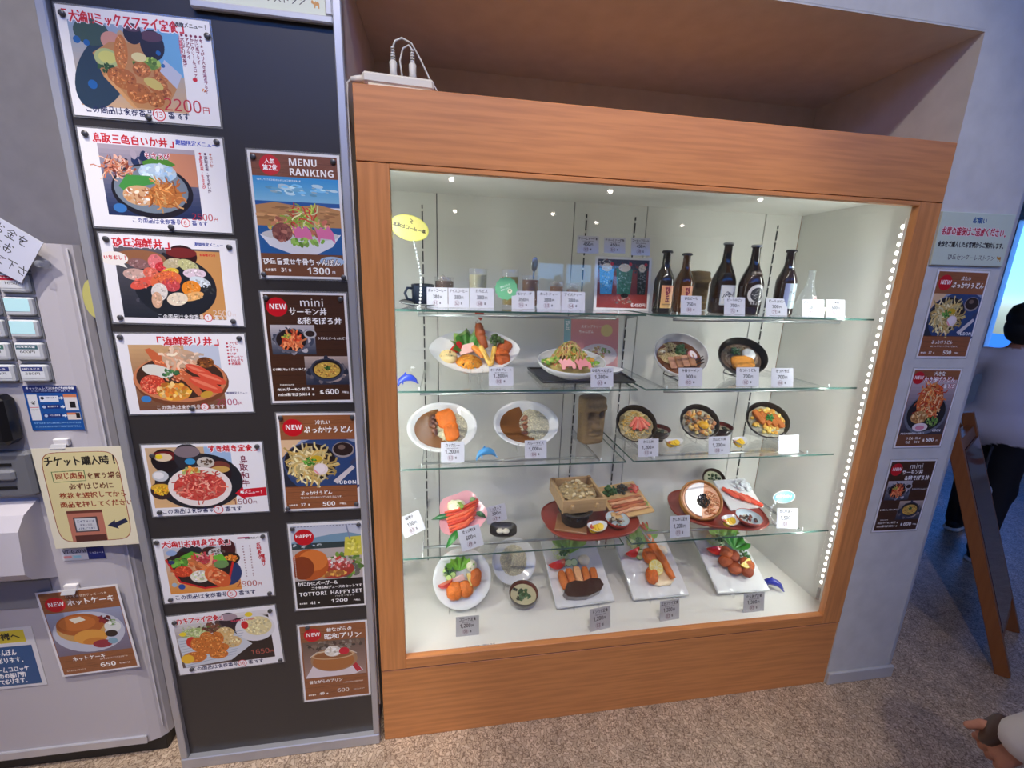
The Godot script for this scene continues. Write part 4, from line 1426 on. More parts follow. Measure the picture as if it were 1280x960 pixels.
	f_sauce(d, "broth", G.new().ring_poly(32, 0.083, 0.083), 0.036, 0.042, C8(112, 62, 30))
	f_strands(d, "noodles", -0.03, -0.02, 0.045, 0.05, 0.042, 0.008, 60, 0.06, 0.0017, [C8(220, 200, 150), C8(205, 185, 130)])
	for k in 4:
		f_slab(d, "pork_slice", Vector3(-0.03 + 0.024 * k, 0.05 + 0.002 * k, 0.03 - 0.004 * k), Vector3(0.027, 0.008, 0.05), Basis.from_euler(Vector3(0.1, 0.2, -0.2)), [C8(206, 150, 118), C8(180, 124, 84), C8(214, 156, 120), C8(188, 130, 90)][k], 0.45, 0.004)
	f_tuft(d, "spinach", Vector3(0.008, 0.05, -0.03), 0.025, 30, C8(40, 84, 36), 0.4)
	f_disc(d, "fish_cake", Vector3(0.046, 0.052, -0.006), 0.02, 0.006, Basis.from_euler(Vector3(0.2, 0.5, -0.4)), C8(236, 150, 160), C8(245, 236, 232))
	for k in 3:
		f_slab(d, "seaweed_strip", Vector3(0.066, 0.062 + 0.001 * k, 0.014 + 0.014 * k), Vector3(0.034, 0.002, 0.004), Basis.from_euler(Vector3(0, 0.35, 0.5)), C8(30, 26, 26), 0.1, 0.0006)
	f_bits(d, "bean_sprouts", -0.052, -0.01, 0.022, 0.03, 0.045, 0.004, 16, 0.003, 0.008, [C8(236, 226, 200), C8(190, 160, 110)])
	easel(Vector3(1.095, 1.311, -0.283), 0.085, 44.0, SHELF[1], mat(C8(60, 58, 56), 0.4, 0.6), "dark wire stand propping the white ramen bowl", "wire bowl stands", 0.03)
	# soba
	var black := mat(C8(34, 31, 30), 0.3, 0.0, 0.3)
	d = dish("soba_bowl", "black bowl of soba noodles topped with fried tofu and egg", "dish", Vector3(1.379, 1.300, -0.314), 44.0, 0.065, -18.0)
	bowl_part(d, 0.0915, 0.065, 0.45, black)
	f_sauce(d, "broth", G.new().ring_poly(32, 0.076, 0.076), 0.036, 0.043, C8(86, 58, 40))
	f_strands(d, "noodles", 0.0, -0.005, 0.062, 0.06, 0.043, 0.006, 90, 0.07, 0.0019, [C8(150, 128, 106), C8(172, 150, 124), C8(130, 108, 90)])
	f_crumb(d, "fried_tofu", Vector3(-0.002, 0.054, 0.028), Vector3(0.042, 0.01, 0.03), Basis(Vector3.UP, 0.15), C8(226, 150, 50), 3.0, 60, 0.5)
	f_tuft(d, "spinach", Vector3(-0.02, 0.054, -0.026), 0.02, 28, C8(40, 92, 40), 0.4)
	f_lump(d, "poached_egg", Vector3(0.026, 0.055, -0.014), Vector3(0.025, 0.012, 0.028), 0.3, C8(240, 240, 236), 2.0, 0.08, 2.0, 1.0, 0.25, 0.5, 0.05)
	easel(Vector3(1.379, 1.300, -0.314), 0.08, 44.0, SHELF[1], mat(C8(70, 70, 70), 0.4, 0.6), "dark wire stand propping the black soba bowl", "wire bowl stands", 0.035)
	dolphin(Vector3(0.096, SHELF[1], -0.165), 0.03, 0.15, C8(28, 62, 190), "deep blue glass dolphin at the end of the shelf with the mixed plate")

# ------------------------------------------------------------------ third shelf: curry plates, stone head, rice bowls
func curry_plate(c: Vector3, r: float, th: float, cutlet: bool, label: String) -> void:
	var d := dish("curry_plate", label, "dish", c, th, 0.028, -4.0, 0.0, "curry plates")
	plate_part(d, r, 0.78, 0.028, mat(WHITE_WARE, 0.12, 0.0, 0.4), "plate", 0.7)
	var rr := r * 0.8
	# curry fills the left part, rice the right
	var poly := PackedVector2Array()
	for i in 25:
		var a := deg_to_rad(lerpf(70.0, 258.0, i / 24.0))
		poly.append(Vector2(cos(a) * rr, sin(a) * rr * 0.78))
	f_sauce(d, "curry_sauce", poly, 0.006, 0.017, C8(116, 68, 16), 0.15)
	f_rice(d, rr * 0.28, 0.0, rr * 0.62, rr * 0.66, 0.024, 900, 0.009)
	if cutlet:
		f_crumb(d, "pork_cutlet", Vector3(0.012, 0.03, -0.03), Vector3(0.034, 0.012, 0.036), Basis(Vector3.UP, 0.4), C8(226, 116, 24), 6.0, 160, 0.6)
		f_crumb(d, "pork_cutlet", Vector3(0.034, 0.03, 0.02), Vector3(0.026, 0.012, 0.036), Basis(Vector3.UP, 0.2), C8(222, 112, 22), 7.0, 140, 0.6)
		f_bits(d, "stewed_meat", -0.022, -0.012, 0.02, 0.045, 0.02, 0.01, 18, 0.006, 0.012, [C8(96, 58, 46), C8(120, 74, 56), C8(150, 100, 80)], 0.5)
	else:
		f_bits(d, "stewed_meat", -0.004, 0.0, 0.014, 0.045, 0.02, 0.01, 14, 0.006, 0.012, [C8(110, 60, 40), C8(150, 90, 60), C8(180, 120, 80)], 0.5)

func rice_bowl(c: Vector3, r: float, th: float, yaw: float, label: String) -> Node3D:
	var d := dish("rice_bowl", label, "dish", c, th, 0.055, yaw, 0.0, "black rice bowls")
	bowl_part(d, r, 0.055, 0.5, mat(C8(34, 26, 25), 0.28, 0.0, 0.4), mat(C8(40, 26, 24), 0.3, 0.0, 0.3))
	return d

func soup_bowl(at: Vector3, r: float, yaw: float, label: String) -> void:
	var d := thing("soup_bowl", label, "bowl", at, tilt(6, yaw), "small lacquered soup bowls")
	bowl_part(d, r, 0.05, 0.5, mat(C8(30, 24, 24), 0.25, 0.0, 0.5), mat(C8(120, 34, 28), 0.3, 0.0, 0.4))
	f_sauce(d, "miso_soup", G.new().ring_poly(28, r * 0.86, r * 0.86), 0.03, 0.036, C8(190, 176, 140))
	f_bits(d, "seaweed", 0.0, 0.0, r * 0.6, r * 0.6, 0.036, 0.001, 12, 0.004, 0.008, [C8(34, 60, 34), C8(40, 50, 34)])

func pickle_dish(at: Vector3, s: float, yaw: float, th: float, label: String, group := "small boat pickle dishes") -> void:
	var d := thing("pickle_dish", label, "dish", at, tilt(th, yaw), group)
	var g := G.new()
	for side in 2:
		g.grid(5, 28, func(q0: float, t: float) -> Vector3:
			var a := t * TAU if t < 1.0 else 0.0
			var q := 1.0 - q0
			return Vector3(1.15 * s * cos(a) * q, 0.008 + s * 0.5 * q * q * (0.7 + 0.5 * pow(absf(cos(a)), 3.0)) + 0.0016 * side, 0.72 * s * sin(a) * q), side == 1)
	part(d, "dish", g, mat(C8(226, 228, 232), 0.15, 0.0, 0.4))
	var ft := G.new()
	for k in 3:
		var a := TAU * k / 3.0 + 0.5
		ft.tube([Vector3(cos(a) * s * 0.4, 0.0, sin(a) * s * 0.3), Vector3(cos(a) * s * 0.45, s * 0.3, sin(a) * s * 0.35)], s * 0.12, 7)
	part(d, "feet", ft, mat(C8(226, 228, 232), 0.15, 0.0, 0.4))
	for k in 4:
		f_disc(d, "radish_slice", Vector3((k - 1.5) * s * 0.3, s * 0.34 + 0.002 * k, 0.1 * s), s * 0.42, 0.003, Basis.from_euler(Vector3(0.35, 0, 0.2 - 0.1 * k)), C8(226, 180, 20), C8(238, 200, 36))
	f_bits(d, "red_pickle", -0.5 * s, -0.2 * s, 0.3 * s, 0.2 * s, s * 0.36, 0.004, 6, 0.004, 0.007, [C8(190, 60, 50), C8(210, 90, 70)])

func build_rice_row() -> void:
	var acryl := glass(0.12, Color(0.95, 0.97, 0.98))
	curry_plate(Vector3(0.202, 1.037, -0.294), 0.1257, 47.0, true, "oval white curry plate with an orange breaded pork cutlet across the rice")
	easel(Vector3(0.202, 1.037, -0.294), 0.1, 47.0, SHELF[2], acryl, "clear acrylic stand under the cutlet curry plate", "acrylic plate stands", 0.04, 0.003)
	curry_plate(Vector3(0.517, 1.035, -0.320), 0.1245, 45.0, false, "oval white plate half dark curry half plain white rice")
	easel(Vector3(0.517, 1.035, -0.320), 0.098, 45.0, SHELF[2], acryl, "clear acrylic stand under the plain curry plate", "acrylic plate stands", 0.04, 0.003)
	dolphin(Vector3(0.355, SHELF[2], -0.195), 0.034, 0.1, C8(70, 160, 222), "pale blue speckled glass dolphin between the two curry plates")
	moai(Vector3(0.783, SHELF[2], -0.345), 0.193, 0.1, 0.22, "brown stone head figurine standing beside the curry plates")
	# crab rice
	var d := rice_bowl(Vector3(0.962, 1.026, -0.319), 0.08, 48.0, -12.0, "black bowl of egg rice topped with pink crab sticks")
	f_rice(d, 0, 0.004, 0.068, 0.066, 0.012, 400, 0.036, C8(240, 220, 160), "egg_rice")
	f_strands(d, "egg_shreds", 0, 0.006, 0.06, 0.058, 0.046, 0.008, 70, 0.04, 0.0015, [C8(244, 206, 110), C8(240, 226, 170), C8(236, 190, 80)])
	for k in 7:
		var a := -0.6 + k * 0.24
		f_slab(d, "crab_stick", Vector3(sin(a) * 0.034 + 0.006, 0.062, cos(a * 1.4) * 0.014 - 0.01 + 0.008 * (k % 2)), Vector3(0.013, 0.008, 0.052), Basis(Vector3.UP, a), [C8(236, 120, 96), C8(228, 90, 70), C8(242, 150, 124)][k % 3], 0.5, 0.003)
	easel(Vector3(0.962, 1.026, -0.319), 0.07, 48.0, SHELF[2], acryl, "clear acrylic stand under the crab rice bowl", "acrylic plate stands", 0.03, 0.0025)
	soup_bowl(Vector3(1.075, SHELF[2] + 0.002, -0.345), 0.045, 0, "small black soup bowl with red inside next to the crab rice bowl")
	pickle_dish(Vector3(1.098, SHELF[2] + 0.002, -0.27), 0.033, 5, 14, "white boat dish of yellow pickles in front of the crab rice soup bowl")
	# chicken and egg
	d = rice_bowl(Vector3(1.243, 1.024, -0.330), 0.078, 48.0, -14.0, "black bowl of chicken and egg over rice with a bright yolk")
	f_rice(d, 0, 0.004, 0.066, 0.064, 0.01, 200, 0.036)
	f_bits(d, "egg_topping", 0, 0.004, 0.056, 0.054, 0.046, 0.008, 80, 0.006, 0.012, [C8(240, 200, 110), C8(236, 170, 70), C8(200, 130, 70), C8(244, 222, 150), C8(120, 90, 60)], 0.4)
	f_lump(d, "egg_yolk", Vector3(0.012, 0.058, 0.018), Vector3(0.02, 0.009, 0.018), 0.0, C8(246, 180, 20), 1.0, 0.05, 2.0, 1.0, 0.2, 0.7, 0.05)
	easel(Vector3(1.243, 1.024, -0.330), 0.068, 48.0, SHELF[2], acryl, "clear acrylic stand under the chicken and egg bowl", "acrylic plate stands", 0.03, 0.0025)
	soup_bowl(Vector3(1.36, SHELF[2] + 0.002, -0.36), 0.048, 0, "small black soup bowl with red inside next to the chicken and egg bowl")
	pickle_dish(Vector3(1.372, SHELF[2] + 0.002, -0.255), 0.035, 30, 14, "white boat dish of yellow pickles in front of the chicken and egg bowl")
	# cutlet bowl
	d = rice_bowl(Vector3(1.558, 1.024, -0.335), 0.085, 46.0, -20.0, "black bowl of pork cutlet and egg with a green garnish")
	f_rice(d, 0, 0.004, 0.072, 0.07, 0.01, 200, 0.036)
	f_bits(d, "egg_topping", 0, 0.004, 0.062, 0.06, 0.045, 0.006, 90, 0.006, 0.011, [C8(244, 206, 90), C8(240, 190, 70), C8(246, 222, 130), C8(220, 160, 60)], 0.4)
	for k in 4:
		f_crumb(d, "pork_cutlet", Vector3(-0.036 + 0.024 * k, 0.058, -0.006 + 0.004 * k), Vector3(0.012, 0.009, 0.034), Basis(Vector3.UP, 0.5), C8(190, 104, 34), 3.0 + k, 40, 0.5)
	f_tuft(d, "green_garnish", Vector3(0.004, 0.068, 0.0), 0.016, 26, C8(40, 130, 50), 0.5)
	easel(Vector3(1.558, 1.024, -0.335), 0.075, 46.0, SHELF[2], acryl, "clear acrylic stand under the pork cutlet and egg bowl", "acrylic plate stands", 0.03, 0.0025)

# ------------------------------------------------------------------ fourth shelf: prawns, steamer tray, rice tub tray
func half_moon_tray(at: Vector3, rx: float, rz: float, yaw: float, label: String) -> Node3D:
	var t := thing("half_moon_tray", label, "tray", at, Basis(Vector3.UP, yaw), "red brown half moon trays")
	var m := mat(C8(150, 58, 44), 0.35, 0.0, 0.15)
	var poly := PackedVector2Array()
	for i in 40:
		var a := TAU * i / 40
		var s := sin(a)
		# flatter toward the front
		var z := rz * (signf(s) * pow(absf(s), 0.75)) * (0.86 if s > 0.0 else 1.0)
		poly.append(Vector2(rx * signf(cos(a)) * pow(absf(cos(a)), 0.8), z))
	part(t, "tray_base", G.new().prism(poly, 0.0, 0.006), m)
	var rim := []
	for p in poly:
		rim.append(Vector3(p.x, 0.007, p.y))
	rim.append(rim[0])
	part(t, "tray_rim", G.new().tube(rim, 0.0032, 6), m)
	return t

func sauce_bowl(at: Vector3, r: float, label: String) -> void:
	var d := thing("sauce_bowl", label, "bowl", at, tilt(8), "small red sauce bowls on the trays")
	bowl_part(d, r, 0.034, 0.5, mat(C8(176, 62, 52), 0.2, 0.0, 0.4), mat(C8(196, 214, 220), 0.2, 0.0, 0.4))
	f_bits(d, "simmered_seaweed", 0, 0, r * 0.6, r * 0.55, 0.018, 0.006, 22, 0.004, 0.009, [C8(60, 34, 26), C8(110, 50, 34), C8(40, 30, 26), C8(190, 180, 160)], 0.4)

func build_tray_row() -> void:
	var ware := mat(WHITE_WARE, 0.12, 0.0, 0.4)
	var acryl := glass(0.12, Color(0.95, 0.97, 0.98))
	var y: float = SHELF[3]
	# raw prawns on a pink plate
	var d := dish("prawn_plate", "pink flower shaped plate of red raw prawns with bamboo leaves", "dish", Vector3(0.273, 0.712, -0.236), 42.0, 0.025)
	var g := G.new()
	for side in 2:
		g.grid(6, 60, func(s: float, t: float) -> Vector3:
			var a := t * TAU if t < 1.0 else 0.0
			var q := 1.0 - s
			var r := 0.087 * q * (1.0 + 0.07 * cos(a * 5.0) * q)
			return Vector3(cos(a) * r, 0.025 * q * q * q + 0.004 * side, sin(a) * r), side == 1)
	part(d, "plate", g, mat(C8(238, 176, 184), 0.2, 0.0, 0.4))
	f_lump(d, "shredded_radish", Vector3(-0.02, 0.02, -0.034), Vector3(0.032, 0.018, 0.024), 0.0, C8(236, 236, 200), 4.0, 0.25, 5.0)
	for k in 7:
		var zz := -0.014 + k * 0.0115
		f_shrimp(d, "raw_prawn", [Vector3(0.052 - 0.003 * k, 0.028, zz - 0.034), Vector3(0.012, 0.032, zz - 0.014 + 0.004 * (k % 2)), Vector3(-0.034, 0.03, zz), Vector3(-0.064 + 0.003 * k, 0.026, zz + 0.004)], 0.0072, [C8(222, 84, 52), C8(206, 60, 38), C8(228, 104, 66)][k % 3], C8(200, 60, 40), false)
	f_leaf(d, "bamboo_leaf", Vector3(-0.04, 0.022, 0.0), Vector3(-0.112, 0.02, 0.012), 0.02, C8(30, 104, 52))
	f_leaf(d, "bamboo_leaf", Vector3(-0.012, 0.022, 0.055), Vector3(-0.062, 0.02, 0.118), 0.026, C8(36, 130, 40))
	f_leaf(d, "bamboo_leaf", Vector3(0.05, 0.022, -0.006), Vector3(0.088, 0.026, 0.018), 0.02, C8(24, 84, 44))
	f_tuft(d, "green_sprig", Vector3(-0.004, 0.04, -0.03), 0.016, 16, C8(130, 170, 50))
	f_lump(d, "wasabi", Vector3(0.04, 0.026, -0.056), Vector3(0.011, 0.009, 0.009), 0.0, C8(150, 196, 130), 3.0, 0.15, 3.0, 1.0, 0.5, 0.0, 0.1, false)
	easel(Vector3(0.273, 0.712, -0.236), 0.084, 42.0, y, acryl, "clear acrylic stand under the pink prawn plate", "acrylic plate stands", 0.03, 0.0025)
	# black square dish
	d = thing("black_dish", "small rounded black dish holding two white pickles", "dish", Vector3(0.423, y + 0.001, -0.205), tilt(10, -8))
	g = G.new()
	var outline := func(s: float, a: float) -> Vector2:
		return Vector2(signf(cos(a)) * pow(absf(cos(a)), 0.55) * 0.05 * s, signf(sin(a)) * pow(absf(sin(a)), 0.55) * 0.036 * s)
	for side in 2:
		g.grid(6, 40, func(s: float, t: float) -> Vector3:
			var a := t * TAU if t < 1.0 else 0.0
			var q := 1.0 - s
			var p: Vector2 = outline.call(q * (0.82 + 0.18 * q), a)
			return Vector3(p.x, 0.026 * pow(q, 3.0) + (0.0 if side == 0 else 0.005 * (1.0 - q) + 0.002), p.y), side == 1)
	part(d, "dish", g, mat(C8(40, 38, 38), 0.35, 0.0, 0.2))
	for k in 2:
		f_lump(d, "white_pickle", Vector3(-0.012 + 0.022 * k, 0.016, 0.0), Vector3(0.014, 0.008, 0.012), 0.4 * k, C8(232, 226, 206), 2.0 + k, 0.15, 2.5, 1.0, 0.4, 0.1, 0.1, false)
	# steamer set
	half_moon_tray(Vector3(0.785, y, -0.275), 0.19, 0.165, 0.1, "red brown half moon tray carrying the wooden steamer")
	var wd := wood("x", C8(206, 172, 124))
	var pl := thing("wooden_trivet", "square wooden board under the black stove pot", "board", Vector3(0.695, y + 0.0072, -0.235), Basis(Vector3.UP, -0.35))
	part(pl, "board", G.new().box(Vector3(0.12, 0.008, 0.12), Vector3(0, 0.004, 0), 0.001), wood("x", C8(166, 122, 84)))
	var pot := thing("stove_pot", "black iron stove pot with vent notches under the wooden steamer", "pot", Vector3(0.708, y + 0.0155, -0.24))
	part(pot, "pot_body", G.new().lathe([[0.0, 0.0], [0.045, 0.0], [0.05, 0.004], [0.058, 0.05], [0.066, 0.052], [0.066, 0.058], [0.05, 0.058], [0.046, 0.01], [0.0, 0.01]], 32), mat(C8(34, 33, 34), 0.5))
	for k in 3:
		var a := 0.9 + k * 0.7
		part(pot, "vent_notch", G.new().box(Vector3(0.018, 0.012, 0.004), Vector3(cos(a) * 0.0565, 0.038, sin(a) * 0.0565), 0.001, Basis(Vector3.UP, PI / 2 - a)), mat(C8(8, 8, 8), 0.9))
	var st := thing("wooden_steamer", "square wooden steamer box full of seasoned rice", "steamer", Vector3(0.73, y + 0.0745, -0.30), tilt(4, 3))
	var hw := 0.082
	for k in 4:
		var a := PI / 2 * k
		var bb := Basis(Vector3.UP, a)
		part(st, "steamer_side", G.new().box(Vector3(hw * 2 + (0.012 if k % 2 == 0 else -0.012), 0.055, 0.01), bb * Vector3(0, 0.0275, hw), 0.0012, bb), wd)
	part(st, "steamer_floor", G.new().box(Vector3(hw * 2 - 0.01, 0.008, hw * 2 - 0.01), Vector3(0, 0.006, 0)), wd)
	for k in 2:
		part(st, "front_peg", G.new().box(Vector3(0.012, 0.02, 0.01), Vector3(-0.05 + 0.1 * k, 0.028, hw + 0.008), 0.002), wd)
	for s in [-1, 1]:
		part(st, "corner_post", G.new().box(Vector3(0.014, 0.05, 0.014), Vector3(s * (hw - 0.005), 0.036, -hw + 0.008), 0.001), wood("y", C8(150, 116, 78)))
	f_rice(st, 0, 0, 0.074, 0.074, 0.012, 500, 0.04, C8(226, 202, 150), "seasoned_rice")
	f_bits(st, "rice_clumps", 0, 0, 0.066, 0.066, 0.05, 0.004, 46, 0.005, 0.009, [C8(236, 214, 164), C8(222, 196, 140), C8(206, 170, 110), C8(244, 226, 184)], 0.1)
	var wp := thing("wooden_serving_board", "pale wooden board of crab legs, seaweed and pink ginger", "board", Vector3(0.94, y + 0.052, -0.315), tilt(22, 8, 4))
	part(wp, "board", G.new().box(Vector3(0.19, 0.01, 0.165), Vector3(0, 0.005, 0), 0.0015), wood("x", C8(226, 190, 132)))
	for s in [-1, 1]:
		part(wp, "board_foot", G.new().box(Vector3(0.012, 0.04, 0.12), Vector3(s * 0.07, -0.018, -0.01), 0.001), wood("x", C8(206, 170, 116)))
	f_tuft(wp, "green_herbs", Vector3(-0.045, 0.014, -0.045), 0.03, 30, C8(36, 84, 30))
	f_bits(wp, "black_seaweed", 0.012, -0.045, 0.026, 0.022, 0.014, 0.014, 26, 0.005, 0.01, [C8(26, 28, 26), C8(40, 40, 36)], 0.4)
	f_bits(wp, "pink_ginger", 0.062, -0.04, 0.022, 0.022, 0.014, 0.012, 20, 0.005, 0.011, [C8(240, 130, 110), C8(230, 100, 84), C8(246, 170, 150)], 0.3)
	for k in 5:
		f_shrimp(wp, "crab_leg", [Vector3(0.07, 0.016, 0.0 + k * 0.015), Vector3(0.0, 0.018, 0.006 + k * 0.013), Vector3(-0.08, 0.016, 0.0 + k * 0.016)], 0.008, [C8(196, 120, 76), C8(226, 170, 126), C8(180, 96, 60)][k % 3], C8(230, 176, 120), false)
	f_tuft(wp, "cress", Vector3(0.075, 0.014, 0.045), 0.014, 12, C8(160, 180, 90))
	pickle_dish(Vector3(0.775, y + 0.0075, -0.185), 0.036, 12, 16, "white boat dish of yellow pickles beside the wooden steamer")
	sauce_bowl(Vector3(0.868, y + 0.0075, -0.21), 0.047, "small red bowl with pale blue inside on the steamer tray")
	# rice tub set
	half_moon_tray(Vector3(1.345, y, -0.285), 0.19, 0.168, -0.32, "red brown half moon tray carrying the round wooden rice tub")
	d = dish("wooden_rice_tub", "round wooden rice tub with grated yam and shredded black seaweed", "dish", Vector3(1.241, 0.718, -0.245), 48.0, 0.05, -22.0)
	var tubm := wood("y", C8(196, 138, 78))
	part(d, "tub", G.new().lathe([[0.0, 0.0], [0.07, 0.0], [0.078, 0.004], [0.082, 0.048], [0.081, 0.052], [0.076, 0.052], [0.072, 0.014], [0.0, 0.014]], 40), tubm)
	for k in 2:
		part(d, "hoop", G.new().lathe([[0.0795 + 0.002 * k, 0.014 + 0.02 * k], [0.0815 + 0.002 * k, 0.015 + 0.02 * k], [0.0815 + 0.002 * k, 0.02 + 0.02 * k], [0.0795 + 0.002 * k, 0.021 + 0.02 * k]], 40), mat(C8(196, 140, 60), 0.3, 0.6))
	f_sauce(d, "crab_flakes", G.new().ring_poly(30, 0.073, 0.073), 0.034, 0.042, C8(214, 140, 84), 0.1)
	f_strands(d, "crab_shreds", 0.03, 0.01, 0.038, 0.05, 0.042, 0.004, 50, 0.035, 0.0022, [C8(226, 150, 96), C8(236, 180, 130), C8(206, 120, 70)])
	var yam := PackedVector2Array()
	for i in 24:
		var a := deg_to_rad(lerpf(95.0, 275.0, i / 23.0))
		yam.append(Vector2(cos(a) * 0.07 + 0.006, sin(a) * 0.07))
	f_sauce(d, "grated_yam", yam, 0.04, 0.05, C8(240, 236, 236), 0.5)
	f_strands(d, "black_seaweed", 0.006, 0.004, 0.024, 0.028, 0.05, 0.006, 50, 0.028, 0.0014, [C8(24, 22, 24), C8(40, 38, 40)], 1.0)
	easel(Vector3(1.241, 0.718, -0.245), 0.074, 48.0, y + 0.006, acryl, "clear acrylic stand under the round wooden rice tub", "acrylic plate stands", 0.03, 0.003)
	d = dish("lacquer_bowl", "shallow dark lacquer bowl of greens leaning behind the rice tub", "dish", Vector3(1.43, 0.706, -0.44), 42.0, 0.04, -10.0)
	bowl_part(d, 0.052, 0.04, 0.5, mat(C8(60, 30, 28), 0.3, 0.0, 0.4))
	f_sauce(d, "soup", G.new().ring_poly(24, 0.043, 0.043), 0.024, 0.03, C8(186, 190, 160))
	f_bits(d, "greens", 0, 0, 0.03, 0.03, 0.03, 0.002, 16, 0.004, 0.008, [C8(60, 90, 50), C8(40, 70, 40), C8(120, 140, 90)])
	easel(Vector3(1.43, 0.706, -0.44), 0.05, 42.0, y, acryl, "clear acrylic stand under the dark lacquer bowl", "acrylic plate stands", 0.02, 0.0025)
	d = thing("square_white_plate", "square white plate of pink crab sticks and clear ice", "dish", Vector3(1.475, y + 0.045, -0.335), tilt(30, 4))
	part(d, "plate", G.new().box(Vector3(0.165, 0.008, 0.15), Vector3.ZERO, 0.003), ware)
	part(d, "plate_foot", G.new().box(Vector3(0.1, 0.05, 0.012), Vector3(0, -0.026, -0.028), 0.001, tilt(-30)), ware)
	for k in 5:
		f_slab(d, "crab_stick", Vector3(-0.045 + 0.022 * k, 0.014, 0.0 + 0.012 * k), Vector3(0.018, 0.014, 0.075), Basis(Vector3.UP, 0.75), [C8(236, 96, 70), C8(226, 78, 54), C8(244, 130, 100)][k % 3], 0.5, 0.004)
	f_bits(d, "clear_noodles", 0.035, -0.03, 0.035, 0.03, 0.006, 0.014, 22, 0.008, 0.014, [C8(226, 232, 234), C8(214, 222, 226)], 0.6)
	pickle_dish(Vector3(1.318, y + 0.0075, -0.172), 0.036, 16, 18, "white boat dish of yellow pickles beside the wooden rice tub")
	sauce_bowl(Vector3(1.402, y + 0.0075, -0.17), 0.05, "small red bowl with pale inside on the rice tub tray")

# ------------------------------------------------------------------ floor of the case: set meals
func side_salad(d: Node3D, x: float, z: float, s: float) -> void:
	f_lettuce(d, Vector3(x + 0.016 * s, 0.012, z - 0.004 * s), 0.056 * s, tilt(0, -4), C8(132, 196, 70), x * 50.0, "lettuce_leaf", 0.8)
	f_strands(d, "shredded_cabbage", x - 0.008 * s, z - 0.014 * s, 0.03 * s, 0.026 * s, 0.008, 0.016, 60, 0.03, 0.0013, [C8(206, 220, 160), C8(190, 214, 130), C8(226, 232, 190)])
	f_tuft(d, "parsley", Vector3(x - 0.006 * s, 0.034, z - 0.004 * s), 0.016 * s, 30, C8(34, 100, 36))

func rect_plate(label: String, corner_lo: Vector3, w: float, ln: float, th: float, yaw: float) -> Node3D:
	# origin at the middle of the lower edge; z runs down the slope, so the plate lies at negative z
	var d := thing("square_plate", label, "dish", corner_lo, tilt(th, yaw), "square white plates on the showcase floor")
	var ware := mat(WHITE_WARE, 0.12, 0.0, 0.4)
	var g := G.new()
	for side in 2:
		g.grid(20, 20, func(s: float, t: float) -> Vector3:
			var x := (t - 0.5) * w
			var z := -s * ln
			var e := maxf(absf(t - 0.5) * 2.0, absf(s - 0.5) * 2.0)
			var y := 0.004 * smoothstep(0.7, 1.0, e) + 0.0022 * sin(s * 21.0 + 3.0 * g.nz.get_noise_2d(t * 3.0, s * 3.0)) * smoothstep(0.45, 0.8, e)
			return Vector3(x, y + (0.0 if side == 0 else -0.006), z), side == 1)
	part(d, "plate", g, ware)
	var rim := G.new()
	for q in [[Vector3(-w / 2, -0.002, 0), Vector3(w / 2, -0.002, 0)], [Vector3(-w / 2, -0.002, -ln), Vector3(w / 2, -0.002, -ln)], [Vector3(-w / 2, -0.002, 0), Vector3(-w / 2, -0.002, -ln)], [Vector3(w / 2, -0.002, 0), Vector3(w / 2, -0.002, -ln)]]:
		rim.tube(q, 0.0036, 6)
	part(d, "plate_edge", rim, ware)
	serving = Transform3D(Basis().scaled(Vector3(1.16, 1.1, 1.12)), Vector3(0.004, 0, 0.016))
	return d

func flat_easel(at: Vector3, depth: float, h0: float, h1: float, label: String, spread := 0.05) -> void:
	serving = Transform3D()
	var t := thing("plate_stand", label, "stand", at, Basis(), "acrylic plate stands")
	var m := glass(0.12, Color(0.95, 0.97, 0.98))
	for s in [-1.0, 1.0]:
		var g := G.new()
		g.prism(PackedVector2Array([Vector2(0.012, 0.0), Vector2(0.012, h0 + 0.004), Vector2(0.006, h0 + 0.004), Vector2(0.003, h0 - 0.005), Vector2(-depth, h1 - 0.008), Vector2(-depth, 0.0), Vector2(-depth + 0.008, 0.0), Vector2(-depth + 0.008, h1 - 0.016), Vector2(0.002, h0 - 0.014), Vector2(0.004, 0.0)]), -0.0015, 0.0015, Transform3D(Basis(Vector3(0, 0, 1), Vector3(1, 0, 0), Vector3(0, 1, 0)), Vector3(s * spread, 0, 0)))
		part(t, "leg", g, m)

